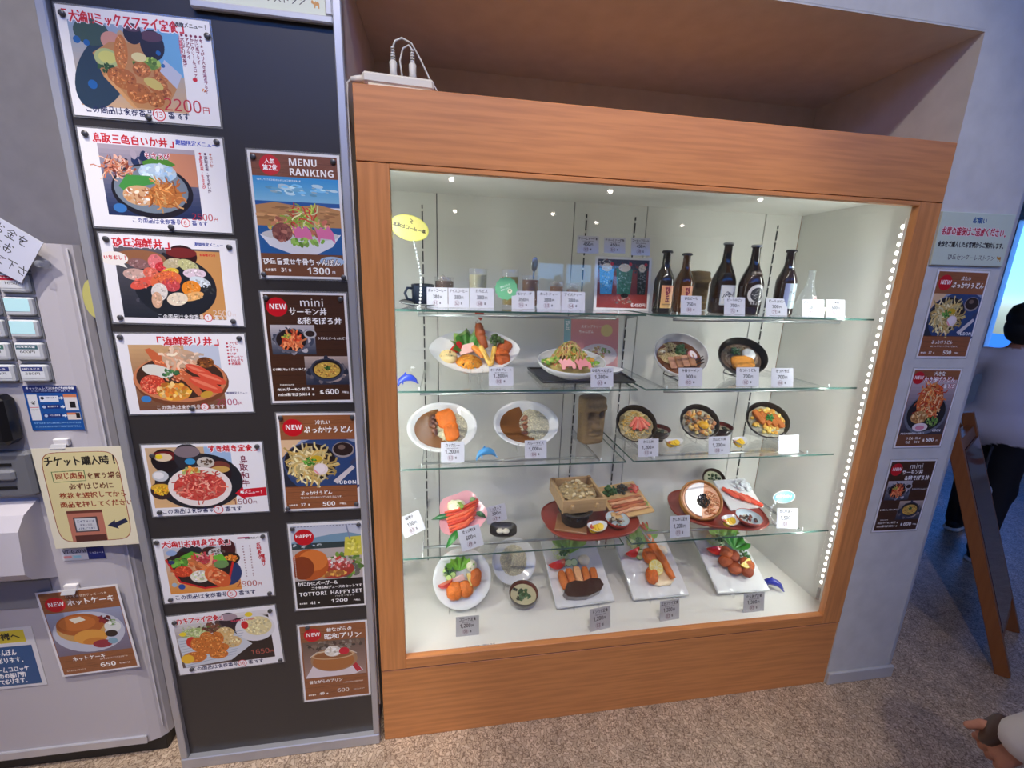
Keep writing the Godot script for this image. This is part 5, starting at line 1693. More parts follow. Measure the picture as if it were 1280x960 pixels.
func build_floor_row() -> void:
	var y := 0.322
	var acryl := glass(0.12, Color(0.95, 0.97, 0.98))
	var ware := mat(WHITE_WARE, 0.12, 0.0, 0.4)
	# croquette plate
	var d := dish("croquette_plate", "round white plate of croquettes with salad, tomato and potato salad", "dish", Vector3(0.274, 0.443, -0.232), 62.0, 0.018)
	plate_part(d, 0.1105, 1.0, 0.018, ware)
	f_lettuce(d, Vector3(-0.008, 0.012, -0.026), 0.056, tilt(0, 6), C8(120, 190, 60), 3.0, "lettuce_leaf", 0.7)
	f_tuft(d, "broccoli", Vector3(-0.052, 0.016, -0.038), 0.02, 36, C8(30, 84, 40))
	f_strands(d, "shredded_cabbage", -0.05, -0.026, 0.026, 0.024, 0.006, 0.012, 50, 0.03, 0.0013, [C8(206, 220, 150), C8(180, 210, 120)])
	f_disc(d, "cucumber_slice", Vector3(-0.035, 0.022, -0.018), 0.012, 0.004, Basis.from_euler(Vector3(0.3, 0, 0)), C8(40, 110, 40), C8(190, 220, 140))
	f_disc(d, "cucumber_slice", Vector3(-0.05, 0.02, -0.008), 0.012, 0.004, Basis.from_euler(Vector3(0.3, 0, 0.2)), C8(40, 110, 40), C8(190, 220, 140))
	f_lump(d, "potato_salad", Vector3(0.036, 0.022, -0.044), Vector3(0.02, 0.017, 0.022), 0.0, C8(238, 232, 200), 1.0, 0.12, 3.0, 1.0, 0.5, 0.0, 0.1)
	f_bits(d, "herb_flecks", 0.036, -0.044, 0.015, 0.016, 0.031, 0.008, 9, 0.0014, 0.0024, [C8(70, 110, 40), C8(80, 60, 50)])
	f_tomato(d, Vector3(-0.066, 0.02, 0.006), 0.026, 0.5, 0.2)
	f_slab(d, "ham_slice", Vector3(-0.016, 0.02, 0.002), Vector3(0.05, 0.004, 0.024), Basis.from_euler(Vector3(0.2, 0.35, 0)), C8(238, 196, 190))
	f_sauce(d, "tartar_sauce", PackedVector2Array([Vector2(-0.06, 0.02), Vector2(-0.05, 0.045), Vector2(-0.03, 0.064), Vector2(0.0, 0.07), Vector2(0.04, 0.055), Vector2(0.07, 0.024), Vector2(0.06, 0.01), Vector2(0.0, 0.02)]), 0.006, 0.013, C8(242, 228, 186), 0.2)
	f_crumb(d, "croquette", Vector3(-0.03, 0.03, 0.04), Vector3(0.03, 0.02, 0.032), Basis(), C8(226, 118, 30), 1.0, 160, 0.9)
	f_crumb(d, "croquette", Vector3(0.012, 0.028, 0.036), Vector3(0.026, 0.018, 0.03), Basis(Vector3.UP, 0.5), C8(214, 112, 28), 2.0, 150, 0.9)
	f_crumb(d, "croquette", Vector3(0.05, 0.028, -0.002), Vector3(0.022, 0.018, 0.033), Basis(Vector3.UP, -0.15), C8(200, 100, 28), 3.0, 150, 0.9)
	f_lemon(d, Vector3(0.022, 0.036, 0.004), 0.024, Basis.from_euler(Vector3(0.35, 1.9, 0)), true)
	easel(Vector3(0.274, 0.443, -0.232), 0.11, 62.0, y, acryl, "clear acrylic stand under the round croquette plate", "acrylic plate stands", 0.05, 0.003)
	# plate of rice
	d = dish("rice_plate", "round white relief rim plate of plain steamed rice", "dish", Vector3(0.492, 0.428, -0.335), 56.0, 0.018)
	plate_part(d, 0.092, 1.0, 0.018, ware)
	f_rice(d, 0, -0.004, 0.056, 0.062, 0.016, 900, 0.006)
	easel(Vector3(0.492, 0.428, -0.335), 0.09, 56.0, y, acryl, "clear acrylic stand under the plate of plain rice", "acrylic plate stands", 0.045, 0.003)
	# miso soup
	d = thing("miso_soup_bowl", "black lacquer soup bowl with red rim holding pale miso soup and greens", "bowl", Vector3(0.512, y, -0.222), tilt(12, 0))
	bowl_part(d, 0.057, 0.056, 0.55, mat(C8(32, 26, 26), 0.2, 0.0, 0.5), mat(C8(112, 38, 32), 0.3, 0.0, 0.4))
	f_sauce(d, "miso_soup", G.new().ring_poly(30, 0.051, 0.051), 0.036, 0.043, C8(200, 194, 156))
	f_tuft(d, "leek_rings", Vector3(0.002, 0.043, 0.002), 0.026, 26, C8(44, 84, 40), 0.1)
	f_bits(d, "seaweed", -0.02, -0.005, 0.02, 0.028, 0.043, 0.001, 8, 0.005, 0.009, [C8(30, 46, 32)])
	# pork cutlet plate
	d = rect_plate("square white plate with sliced pork cutlet in dark brown sauce", Vector3(0.752, y + 0.018, -0.162), 0.236, 0.285, 27.0, 3.0)
	side_salad(d, -0.035, -0.19, 1.2)
	f_tomato(d, Vector3(-0.074, 0.018, -0.165), 0.03, 0.4, 0.2)
	for k in 3:
		f_disc(d, "cucumber_slice", Vector3(-0.05 + 0.02 * k, 0.018, -0.158), 0.013, 0.004, Basis.from_euler(Vector3(0.5, 0, 0)), C8(60, 130, 50), C8(206, 226, 160))
	f_lump(d, "potato_salad", Vector3(0.03, 0.016, -0.162), Vector3(0.021, 0.016, 0.02), 0.0, C8(236, 228, 200), 3.0, 0.12, 3.0, 1.0, 0.5, 0.0, 0.1)
	for k in 5:
		var b := Basis(Vector3.UP, 0.08 - 0.05 * k)
		f_crumb(d, "cutlet_slice", Vector3(-0.066 + 0.028 * k, 0.018, -0.105 + 0.004 * absf(k - 2.0)), Vector3(0.0125, 0.014, 0.036 - 0.002 * absf(k - 2.0)), b, C8(208, 112, 38) if k != 2 else C8(236, 176, 120), 2.0 + k, 70, 0.55)
	f_sauce(d, "brown_sauce", PackedVector2Array([Vector2(-0.078, -0.05), Vector2(-0.06, -0.078), Vector2(-0.03, -0.086), Vector2(0.0, -0.08), Vector2(0.03, -0.088), Vector2(0.062, -0.082), Vector2(0.068, -0.06), Vector2(0.05, -0.04), Vector2(0.0, -0.026), Vector2(-0.04, -0.028), Vector2(-0.068, -0.034)]), 0.004, 0.034, C8(52, 24, 16), 0.9)
	flat_easel(Vector3(0.752, y, -0.162), 0.2, 0.016, 0.105, "clear acrylic stand under the sliced pork cutlet plate")
	# fried prawn plate
	d = rect_plate("square white plate with a long fried prawn, lemon and tartar sauce", Vector3(1.068, y + 0.018, -0.164), 0.236, 0.285, 27.0, 0.0)
	side_salad(d, -0.02, -0.205, 1.1)
	f_tomato(d, Vector3(-0.06, 0.018, -0.185), 0.03, 0.5, 0.2)
	f_disc(d, "cucumber_slice", Vector3(-0.034, 0.022, -0.166), 0.02, 0.004, Basis.from_euler(Vector3(0.9, 0.4, 0)), C8(60, 130, 50), C8(214, 226, 170))
	f_lump(d, "potato_salad", Vector3(0.058, 0.016, -0.178), Vector3(0.022, 0.016, 0.02), 0.0, C8(240, 226, 204), 5.0, 0.12, 3.0, 1.0, 0.5, 0.0, 0.1)
	f_sauce(d, "tartar_sauce", PackedVector2Array([Vector2(-0.03, -0.085), Vector2(-0.025, -0.06), Vector2(0.0, -0.048), Vector2(0.045, -0.05), Vector2(0.07, -0.072), Vector2(0.05, -0.11), Vector2(0.0, -0.13)]), 0.004, 0.012, C8(246, 226, 186), 0.2)
	f_shrimp(d, "fried_prawn", [Vector3(0.012, 0.04, -0.238), Vector3(0.026, 0.03, -0.18), Vector3(0.044, 0.026, -0.12), Vector3(0.055, 0.022, -0.066)], 0.017, C8(226, 116, 30), C8(206, 50, 34))
	f_crumb(d, "croquette", Vector3(-0.02, 0.024, -0.082), Vector3(0.021, 0.018, 0.03), Basis(Vector3.UP, -0.3), C8(216, 106, 28), 2.0, 120, 0.8)
	f_crumb(d, "croquette", Vector3(-0.002, 0.024, -0.155), Vector3(0.024, 0.018, 0.03), Basis(Vector3.UP, 0.2), C8(210, 104, 30), 3.0, 120, 0.8)
	f_lemon(d, Vector3(0.0, 0.036, -0.105), 0.028, Basis.from_euler(Vector3(0.35, 0.5, 0)))
	flat_easel(Vector3(1.068, y, -0.164), 0.2, 0.016, 0.105, "clear acrylic stand under the long fried prawn plate")
	# ginger pork plate
	d = rect_plate("square white plate with dark fried chicken pieces, lemon and mixed leaves", Vector3(1.425, y + 0.02, -0.15), 0.226, 0.29, 27.0, -2.0)
	side_salad(d, -0.01, -0.2, 1.2)
	f_lettuce(d, Vector3(0.034, 0.012, -0.17), 0.05, tilt(0, -30), C8(60, 150, 40), 5.0, "lettuce_leaf", 0.7)
	f_tuft(d, "green_herbs", Vector3(0.058, 0.018, -0.14), 0.02, 26, C8(50, 110, 44))
	f_tomato(d, Vector3(-0.05, 0.02, -0.176), 0.032, 0.3, 0.3)
	f_disc(d, "cucumber_slice", Vector3(-0.022, 0.024, -0.17), 0.019, 0.004, Basis.from_euler(Vector3(0.8, 0.2, 0)), C8(70, 130, 50), C8(200, 220, 150))
	for k in 6:
		f_crumb(d, "fried_chicken", Vector3([-0.03, 0.006, 0.04, -0.006, 0.03, -0.02][k], 0.022 + 0.006 * (k % 3), [-0.12, -0.135, -0.1, -0.09, -0.078, -0.15][k]), Vector3(0.026, 0.016, 0.022), Basis(Vector3.UP, k * 1.1), [C8(170, 80, 34), C8(150, 66, 30), C8(186, 92, 40)][k % 3], 4.0 + k, 60, 0.9)
	f_lemon(d, Vector3(0.026, 0.046, -0.105), 0.026, Basis.from_euler(Vector3(0.2, 0.5, 0)), true)
	flat_easel(Vector3(1.425, y, -0.15), 0.2, 0.018, 0.11, "clear acrylic stand under the fried chicken plate")
	dolphin(Vector3(1.57, y, -0.165), 0.038, -0.6, C8(20, 40, 160), "dark blue glass dolphin on the case floor beside the fried chicken plate")

# ------------------------------------------------------------------ top shelf: drinks and bottles
func tumbler(at: Vector3, r: float, h: float, fill: float, col: Color, label: String, extra := "") -> Node3D:
	var t := thing("drink_glass", label, "glass", at, Basis(), "drink samples on the top shelf")
	part(t, "tumbler", G.new().lathe([[0.0, 0.0], [r * 0.84, 0.0], [r * 0.88, 0.003], [r, h - 0.001], [r * 0.985, h], [r * 0.965, h - 0.001], [r * 0.85, 0.008], [0.0, 0.008]], 28), glass(0.06, Color(0.95, 0.98, 1.0)))
	var k := lerpf(0.85, 0.965, fill)
	var m := mat(col, 0.1, 0.0, 0.5)
	part(t, "drink", G.new().lathe([[0.0, 0.009], [r * 0.845, 0.009], [r * k * 0.99, h * fill], [r * k * 0.9, h * fill + 0.0006], [0.0, h * fill + 0.0006]], 26), m)
	if extra == "ice":
		for i in 4:
			part(t, "ice_cube", G.new().box(Vector3(0.022, 0.02, 0.022), Vector3([-0.3, 0.32, 0.0, -0.1][i] * r, h * fill - 0.002 + 0.003 * i, [0.25, 0.1, -0.4, 0.45][i] * r), 0.003, Basis.from_euler(Vector3(0.3 * i, 0.7 * i, 0.4))), glass(0.25, Color(0.9, 0.8, 0.7)))
	return t

func bottle(at: Vector3, r: float, h: float, neck: float, shoulder: float, col: Color, label: String, clear := false) -> Node3D:
	var t := thing("bottle", label, "bottle", at, Basis(), "bottles on the top shelf")
	var m: Material = mat(col, 0.06, 0.0, 0.6)
	if clear:
		m = glass(0.14, Color(0.9, 0.96, 0.97))
	var prof := [[0.0, 0.002], [r * 0.9, 0.0], [r, 0.006], [r, h * shoulder]]
	for i in range(1, 9):
		var s := i / 8.0
		prof.append([lerpf(r, neck, s * s * (3 - 2 * s)), h * lerpf(shoulder, 0.8, s)])
	prof += [[neck * 0.92, h * 0.95], [neck * 1.12, h * 0.955], [neck * 1.12, h * 0.98], [neck * 0.9, h * 0.985], [0.0, h * 0.985]]
	part(t, "bottle_glass", G.new().lathe(prof, 32), m)
	return t

func wrap_label(r: float, y0: float, y1: float, a0: float, a1: float, r1 := -1.0) -> G:
	# a label around a bottle, u running from left to right as seen from outside; angle 90 faces +z
	var g := G.new()
	var n := 18
	if r1 < 0:
		r1 = r
	for i in n:
		var b0 := deg_to_rad(lerpf(a0, a1, float(i) / n))
		var b1 := deg_to_rad(lerpf(a0, a1, float(i + 1) / n))
		var p := [Vector3(cos(b0) * r, y0, sin(b0) * r), Vector3(cos(b1) * r, y0, sin(b1) * r), Vector3(cos(b1) * r1, y1, sin(b1) * r1), Vector3(cos(b0) * r1, y1, sin(b0) * r1)]
		g.uvquad(p[0], p[1], p[2], p[3], Rect2(float(i) / n, 0, 1.0 / n, 1))
	return g

func crown(t: Node3D, y: float, r: float, col: Color) -> void:
	var g := G.new()
	g.grid(3, 42, func(s: float, k: float) -> Vector3:
		var a := k * TAU if k < 1.0 else 0.0
		var q := 1.0 + 0.06 * cos(a * 21.0) * (1.0 - s)
		return Vector3(cos(a) * r * q * [1.12, 1.08, 0.95, 0.0][roundi(s * 3)], y + [0.0, 0.004, 0.0075, 0.008][roundi(s * 3)], sin(a) * r * q * [1.12, 1.08, 0.95, 0.0][roundi(s * 3)]))
	part(t, "crown_cap", g, mat(col, 0.35, 0.5))

func bead_sign(at: Vector3, sign_at: Vector3, rx: float, ry: float, turn: float, t: Texture2D, edge: Color, label: String, beads: Array) -> void:
	var o := thing("bead_sign", label, "sign", at, Basis(), "oval signs on bead wires")
	part(o, "bead_wire", G.new().tube(beads, 0.0012, 6), mat(C8(220, 226, 228), 0.2, 0.4))
	var cu := Curve3D.new()
	for b in beads:
		cu.add_point(b)
	var n := int(cu.get_baked_length() / 0.011)
	var g := G.new()
	for i in n + 1:
		g.blob(cu.sample_baked(cu.get_baked_length() * i / n), Vector3.ONE * 0.0042, Basis(), 0, 1, 0, 5, 7)
	part(o, "beads", g, mat(C8(235, 240, 242), 0.1, 0.0, 0.5))
	part(o, "bead_base", G.new().lathe([[0.0, 0.0], [0.016, 0.0], [0.016, 0.003], [0.008, 0.005], [0.0, 0.005]], 16), glass(0.2, Color.WHITE))
	var b := Basis(Vector3.BACK, turn)
	var q := G.new()
	var poly := q.ring_poly(36, rx, ry)
	var xf := Transform3D(b * Basis(Vector3(1, 0, 0), Vector3(0, 0, 1), Vector3(0, -1, 0)), sign_at)
	q.prism(poly, -0.001, 0.001, xf)
	part(o, "sign_disc", q, mat(edge, 0.4))
	var f := G.new()
	for i in 36:
		var a := poly[i] * 0.94
		var c := poly[(i + 1) % 36] * 0.94
		for p in [Vector2.ZERO, a, c]:
			f.st.set_uv(Vector2(0.5 + p.x / rx * 0.5, 0.5 + p.y / ry * 0.5))
			f.st.add_vertex(xf * Vector3(p.x, 0.0013, p.y))
	part(o, "print", f, printed(t, 0.4, 0.2))

func build_drinks_row() -> void:
	var y: float = SHELF[0]
	var navy := mat(C8(30, 42, 66), 0.2, 0.0, 0.4)
	var t := thing("saucer", "navy blue saucer with a pale rim under the coffee mug", "saucer", Vector3(0.14, y, -0.30), tilt(5))
	part(t, "saucer", G.new().lathe([[0.0, 0.0], [0.04, 0.0], [0.075, 0.012], [0.0765, 0.014], [0.074, 0.0145], [0.04, 0.005], [0.0, 0.005]], 36), navy)
	part(t, "pale_rim", G.new().lathe([[0.0755, 0.0135], [0.077, 0.0142], [0.0755, 0.0152], [0.0735, 0.0148]], 36), mat(C8(210, 214, 212), 0.2))
	t = thing("coffee_mug", "navy blue coffee mug with a looped handle on a saucer", "mug", Vector3(0.142, y + 0.0065, -0.30), tilt(5))
	part(t, "mug_body", G.new().lathe([[0.0, 0.0], [0.03, 0.0], [0.036, 0.006], [0.038, 0.06], [0.0385, 0.064], [0.0365, 0.064], [0.034, 0.01], [0.0, 0.01]], 32), navy)
	part(t, "coffee", G.new().lathe([[0.036, 0.054], [0.0, 0.0545]], 28), mat(C8(50, 26, 14), 0.1, 0.0, 0.6))
	part(t, "handle", G.new().tube([Vector3(-0.035, 0.052, 0.008), Vector3(-0.05, 0.053, 0.012), Vector3(-0.058, 0.036, 0.014), Vector3(-0.05, 0.016, 0.012), Vector3(-0.035, 0.013, 0.008)], 0.0045, 8), navy)
	tumbler(Vector3(0.213, y, -0.318), 0.034, 0.097, 0.86, C8(110, 58, 24), "short glass of brown iced tea with ice cubes above the first price card", "ice")
	tumbler(Vector3(0.327, y, -0.318), 0.033, 0.128, 0.84, C8(232, 222, 176), "tall glass of creamy pale yellow milk drink")
	tumbler(Vector3(0.442, y, -0.335), 0.031, 0.130, 0.8, C8(196, 168, 70), "tall glass of yellow soda behind the green scalloped sticker")
	tumbler(Vector3(0.514, y, -0.33), 0.0315, 0.112, 0.86, C8(150, 78, 18), "glass of amber tea standing next to the soda glass")
	tumbler(Vector3(0.612, y, -0.34), 0.026, 0.095, 0.8, C8(190, 110, 40), "small glass of orange tea behind the tea price cards", "ice")
	tumbler(Vector3(0.676, y, -0.35), 0.024, 0.09, 0.75, C8(186, 100, 34), "small glass of orange tea beside the cream soda picture", "ice")
	t = thing("long_spoon", "long steel parfait spoon upright in the amber tea glass", "spoon", Vector3(0.522, y + 0.0985, -0.325), Basis(Vector3.BACK, -0.06))
	part(t, "handle", G.new().box(Vector3(0.006, 0.03, 0.002), Vector3(0, 0.015, 0), 0.0008), mat(C8(190, 196, 198), 0.2, 0.9))
	part(t, "spoon_bowl", G.new().blob(Vector3(0, 0.052, 0), Vector3(0.012, 0.026, 0.003), Basis(), 0, 1, 0, 8, 12), mat(C8(190, 196, 198), 0.2, 0.9))
	# green scalloped sticker
	var s := Sheet.new(self, 60, 60, 4.0, C8(120, 200, 150))
	s.text("砂丘ミルク", 9, 16, 8, Color.WHITE, 0.12)
	s.text("使用してます", 7, 28, 6.5, Color.WHITE, 0.12)
	s.disc(40, 44, 9, 9, C8(246, 244, 220))
	s.text("牛", 35, 39, 10, C8(60, 120, 60), 0.14)
	t = thing("scalloped_sticker", "green scalloped paper disc standing before the yellow soda glass", "sticker", Vector3(0.416, y + 0.066, -0.245), Basis(Vector3.BACK, 0.35))
	var g := G.new(C8(120, 200, 150))
	var poly := PackedVector2Array()
	for i in 60:
		var a := TAU * i / 60
		var r := 0.037 * (1.0 + 0.045 * cos(a * 14.0))
		poly.append(Vector2(cos(a) * r, sin(a) * r))
	g.prism(poly, -0.0006, 0.0006, Transform3D(Basis(Vector3(1, 0, 0), Vector3(0, 0, 1), Vector3(0, -1, 0)), Vector3.ZERO))
	part(t, "disc", g, mat(C8(120, 200, 150), 0.5))
	g = G.new()
	g.uvquad(Vector3(-0.026, -0.026, 0.0009), Vector3(0.026, -0.026, 0.0009), Vector3(0.026, 0.026, 0.0009), Vector3(-0.026, 0.026, 0.0009))
	part(t, "print", g, printed(s.tex(), 0.5, 0.0))
	part(t, "pick", G.new().tube([Vector3(0.012, -0.065, -0.002), Vector3(0.006, -0.02, -0.0015)], 0.001, 5), mat(C8(235, 235, 230), 0.3))
	# yellow oval sign on a bead wire
	s = Sheet.new(self, 110, 80, 4.0, C8(232, 222, 130))
	s.text("鳥取はコーヒー県", 8, 34, 12.2, C8(50, 42, 30), 0.15, 0.97)
	s.line(PackedVector2Array([Vector2(54, 12), Vector2(60, 16), Vector2(54, 20), Vector2(60, 25)]), 2.0, C8(60, 50, 30))
	bead_sign(Vector3(0.135, y, -0.215), Vector3(-0.026, 0.238, 0.002), 0.058, 0.037, -0.22, s.tex(), C8(214, 210, 90), "yellow oval coffee sign on a white bead wire above the mug", [Vector3(0, 0.004, 0), Vector3(0.004, 0.05, 0), Vector3(0.006, 0.09, 0), Vector3(0.0, 0.13, 0), Vector3(-0.008, 0.17, 0), Vector3(-0.014, 0.2, 0)])
	# cream soda picture
	s = Sheet.new(self, 100, 92, 5.0, C8(246, 246, 244))
	s.rect(4, 4, 92, 84, C8(150, 56, 50))
	s.rect(4, 4, 92, 18, C8(52, 56, 66))
	s.scatter(60, 18, 12, 14, 8, 1, 2.6, [C8(110, 40, 44), C8(190, 180, 170), C8(60, 50, 50)])
	s.scatter(90, 50, 18, 44, 10, 0.8, 2, [C8(70, 74, 84), C8(40, 44, 52), C8(170, 60, 60)])
	for k in 3:
		var cx: float = [20.0, 52.0, 84.0][k]
		var cc: Color = [C8(70, 170, 226), C8(52, 134, 104), C8(40, 60, 56)][k]
		var w2: float = [13.0, 15.0, 9.0][k]
		s.poly(PackedVector2Array([Vector2(cx - w2, 20), Vector2(cx + w2, 20), Vector2(cx + w2 * 0.8, 64), Vector2(cx - w2 * 0.8, 64)]), cc)
		s.scatter(70, cx, 42, w2 * 0.8, 20, 0.7, 2.2, [cc.lightened(0.3), cc.darkened(0.2), cc.lightened(0.5)])
		s.disc(cx, 18, w2 * 0.72, 7, C8(240, 226, 196))
		s.scatter(14, cx, 17, w2 * 0.6, 5, 0.8, 1.8, [C8(250, 240, 220), C8(226, 206, 170)])
		s.disc(cx + w2 * 0.7, 12, 3, 3, C8(206, 40, 50))
	s.poly(PackedVector2Array([Vector2(4, 88), Vector2(40, 66), Vector2(66, 66), Vector2(96, 84), Vector2(96, 88)]), C8(160, 60, 52))
	s.scatter(40, 52, 74, 18, 7, 0.8, 2, [C8(120, 110, 96), C8(170, 160, 140)])
	s.disc(54, 66, 7, 4, C8(20, 20, 22))
	s.text("各450円", 66, 79, 7, Color.WHITE, 0.12)
	t = thing("cream_soda_picture", "framed colour picture of blue and green cream sodas on the top shelf", "picture", Vector3(0.838, y, -0.275), tilt(-6, -3))
	part(t, "picture_board", G.new().box(Vector3(0.205, 0.186, 0.003), Vector3(0, 0.093, 0), 0.0006), mat(C8(240, 240, 238), 0.4))
	g = G.new()
	g.uvquad(Vector3(-0.101, 0.001, 0.0019), Vector3(0.101, 0.001, 0.0019), Vector3(0.101, 0.185, 0.0019), Vector3(-0.101, 0.185, 0.0019))
	part(t, "print", g, printed(s.tex()))
	part(t, "strut", G.new().box(Vector3(0.05, 0.002, 0.06), Vector3(0, 0.002, -0.03)), glass(0.15, Color.WHITE))
	# bottles
	s = Sheet.new(self, 60, 70, 4.0, C8(226, 170, 110))
	s.fade(0, 0, 60, 70, C8(226, 160, 120), C8(232, 190, 120))
	s.text("砂", 17, 5, 26, C8(130, 30, 60), 0.17)
	s.text("丘", 19, 32, 22, C8(110, 30, 60), 0.17)
	s.rect(6, 57, 48, 1.5, C8(70, 50, 30))
	s.tiny(8, 60, 44, 5, C8(90, 60, 30))
	var lt := s.tex()
	var brown := C8(46, 24, 12)
	for k in 2:
		t = bottle([Vector3(0.946, y, -0.19), Vector3(1.056, y, -0.255)][k], 0.0325, 0.205, 0.013, 0.5, [C8(30, 20, 14), C8(92, 50, 12)][k], ["small dark brown beer bottle with an orange brush-lettered label", "small amber beer bottle with an orange label beside the darker one"][k])
		part(t, "label", wrap_label(0.0328, 0.018, 0.092, 128, 52), printed(lt, 0.4, 0.2))
		crown(t, 0.197, 0.0155, C8(60, 56, 52))
	moai(Vector3(1.215, y, -0.43), 0.155, 0.085, 0.1, "brown stone head figurine standing behind the beer bottles")
	s = Sheet.new(self, 60, 60, 4.0, C8(214, 222, 228))
	s.rect(0, 0, 60, 60, C8(206, 218, 230))
	s.rect(4, 4, 52, 52, C8(232, 236, 238))
	s.strands(9, 30, 28, 16, 6, 14, 2.2, [C8(30, 40, 70)])
	s.tiny(12, 42, 36, 4, C8(90, 100, 120))
	var silver := s.tex()
	t = bottle(Vector3(1.213, y, -0.26), 0.042, 0.248, 0.0145, 0.42, brown, "tall brown beer bottle with a silver diamond label")
	part(t, "label", wrap_label(0.0424, 0.03, 0.1, 132, 48), printed(silver, 0.3, 0.3))
	part(t, "neck_label", wrap_label(0.0335, 0.139, 0.153, 140, 40, 0.0262), mat(C8(206, 214, 216), 0.25, 0.5))
	crown(t, 0.24, 0.0155, C8(190, 194, 196))
	s = Sheet.new(self, 60, 60, 4.0, C8(236, 236, 234))
	s.rect(0, 0, 60, 60, C8(40, 24, 18))
	s.disc(30, 28, 28, 26, C8(228, 228, 226))
	s.disc(30, 28, 20, 18, C8(60, 62, 66))
	s.scatter(40, 30, 28, 16, 14, 1, 2.5, [C8(220, 220, 216), C8(120, 120, 124), C8(190, 190, 186)])
	s.rect(8, 46, 44, 10, C8(50, 40, 36))
	s.tiny(12, 47, 36, 7, C8(226, 226, 224))
	t = bottle(Vector3(1.29, y, -0.215), 0.0405, 0.24, 0.0145, 0.42, C8(40, 20, 12), "tall brown beer bottle with a round white emblem label")
	part(t, "label", wrap_label(0.0409, 0.028, 0.108, 140, 40), printed(s.tex(), 0.3, 0.3))
	s = Sheet.new(self, 60, 20, 3.0, C8(44, 24, 16))
	s.tiny(14, 6, 32, 8, C8(226, 220, 210))
	part(t, "neck_label", wrap_label(0.034, 0.136, 0.152, 140, 40, 0.026), printed(s.tex(), 0.3, 0.2))
	crown(t, 0.232, 0.0155, C8(196, 196, 194))
	t = bottle(Vector3(1.42, y, -0.205), 0.034, 0.228, 0.0145, 0.5, C8(44, 22, 16), "slim dark brown bottle with a tall silver label")
	s = Sheet.new(self, 50, 80, 4.0, C8(200, 216, 222))
	s.rect(0, 0, 16, 80, C8(170, 184, 226))
	s.tiny(19, 26, 24, 9, C8(70, 80, 100))
	s.tiny(18, 56, 26, 4, C8(110, 120, 130))
	part(t, "label", wrap_label(0.0344, 0.026, 0.112, 132, 50), printed(s.tex(), 0.25, 0.3))
	part(t, "neck_label", wrap_label(0.0205, 0.152, 0.17, 130, 50, 0.0165), mat(C8(196, 206, 204), 0.3, 0.3))
	crown(t, 0.22, 0.0155, C8(60, 60, 62))
	t = bottle(Vector3(1.56, y, -0.25), 0.038, 0.165, 0.0115, 0.16, C8(226, 236, 238), "clear glass sake bottle with a small red label", true)
	s = Sheet.new(self, 20, 34, 4.0, C8(236, 226, 226))
	s.text("酒", 3, 3, 14, C8(196, 30, 44), 0.16)
	s.disc(10, 25, 6, 6, C8(206, 40, 50))
	part(t, "label", wrap_label(0.0365, 0.04, 0.07, 104, 76, 0.031), printed(s.tex(), 0.4, 0.2))
	t = thing("white_cup", "small white sake cup behind the price card at the shelf end", "cup", Vector3(1.56, y, -0.19))
	part(t, "cup", G.new().lathe([[0.0, 0.0], [0.016, 0.0], [0.021, 0.034], [0.019, 0.034], [0.014, 0.004], [0.0, 0.004]], 24), mat(C8(226, 224, 206), 0.3))

# ------------------------------------------------------------------ price cards
const CELL := Vector2(240, 176)
var card_sheet: Sheet
var card_n := 0
var card_jobs := []

func draw_card(i: int, title: String, sub: String, price: String, num: String, tone: Color) -> Rect2:
	var cx := (i % 8) * CELL.x
	var cy := (i / 8) * CELL.y
	var s := card_sheet
	s.rect(cx, cy, CELL.x, CELL.y, tone)
	var ink := C8(44, 42, 54)
	var n := title.length()
	var size := minf(30.0, 216.0 / maxf(n, 1))
	s.text(title, cx + (CELL.x - n * size) / 2, cy + 14 + (30 - size) / 2, size, ink, 0.13)
	if sub != "":
		s.tiny(cx + 60, cy + 50, 120, 11, ink.lightened(0.2))
	var w := price.length() * 21.0
	var e := s.text(price, cx + 112 - w * 0.68, cy + 64, 40, ink, 0.08, 1.0, true)
	s.text("円", e + 4, cy + 74, 28, ink, 0.12)
	# ticket number in a ring
	s.disc(cx + 98, cy + 138, 31, 25, C8(150, 110, 126))
	s.disc(cx + 98, cy + 138, 28.5, 22.5, tone)
	s.text(num, cx + 78, cy + 121, 34, C8(110, 70, 90), 0.08, 1.0, true)
	s.text("番", cx + 142, cy + 128, 20, ink, 0.12)
	return Rect2(cx / 2048.0, cy / 1060.0, CELL.x / 2048.0, CELL.y / 1060.0)

func price_card(at: Vector3, w: float, h: float, title: String, sub: String, price: String, num: String, label: String, yaw := 0.0, lean := -12.0, tone := C8(208, 209, 220), roll := 0.0) -> void:
	var r := draw_card(card_n, title, sub, price, num, tone)
	card_n += 1
	card_jobs.append([at, w, h, label, yaw, lean, r, tone, roll])

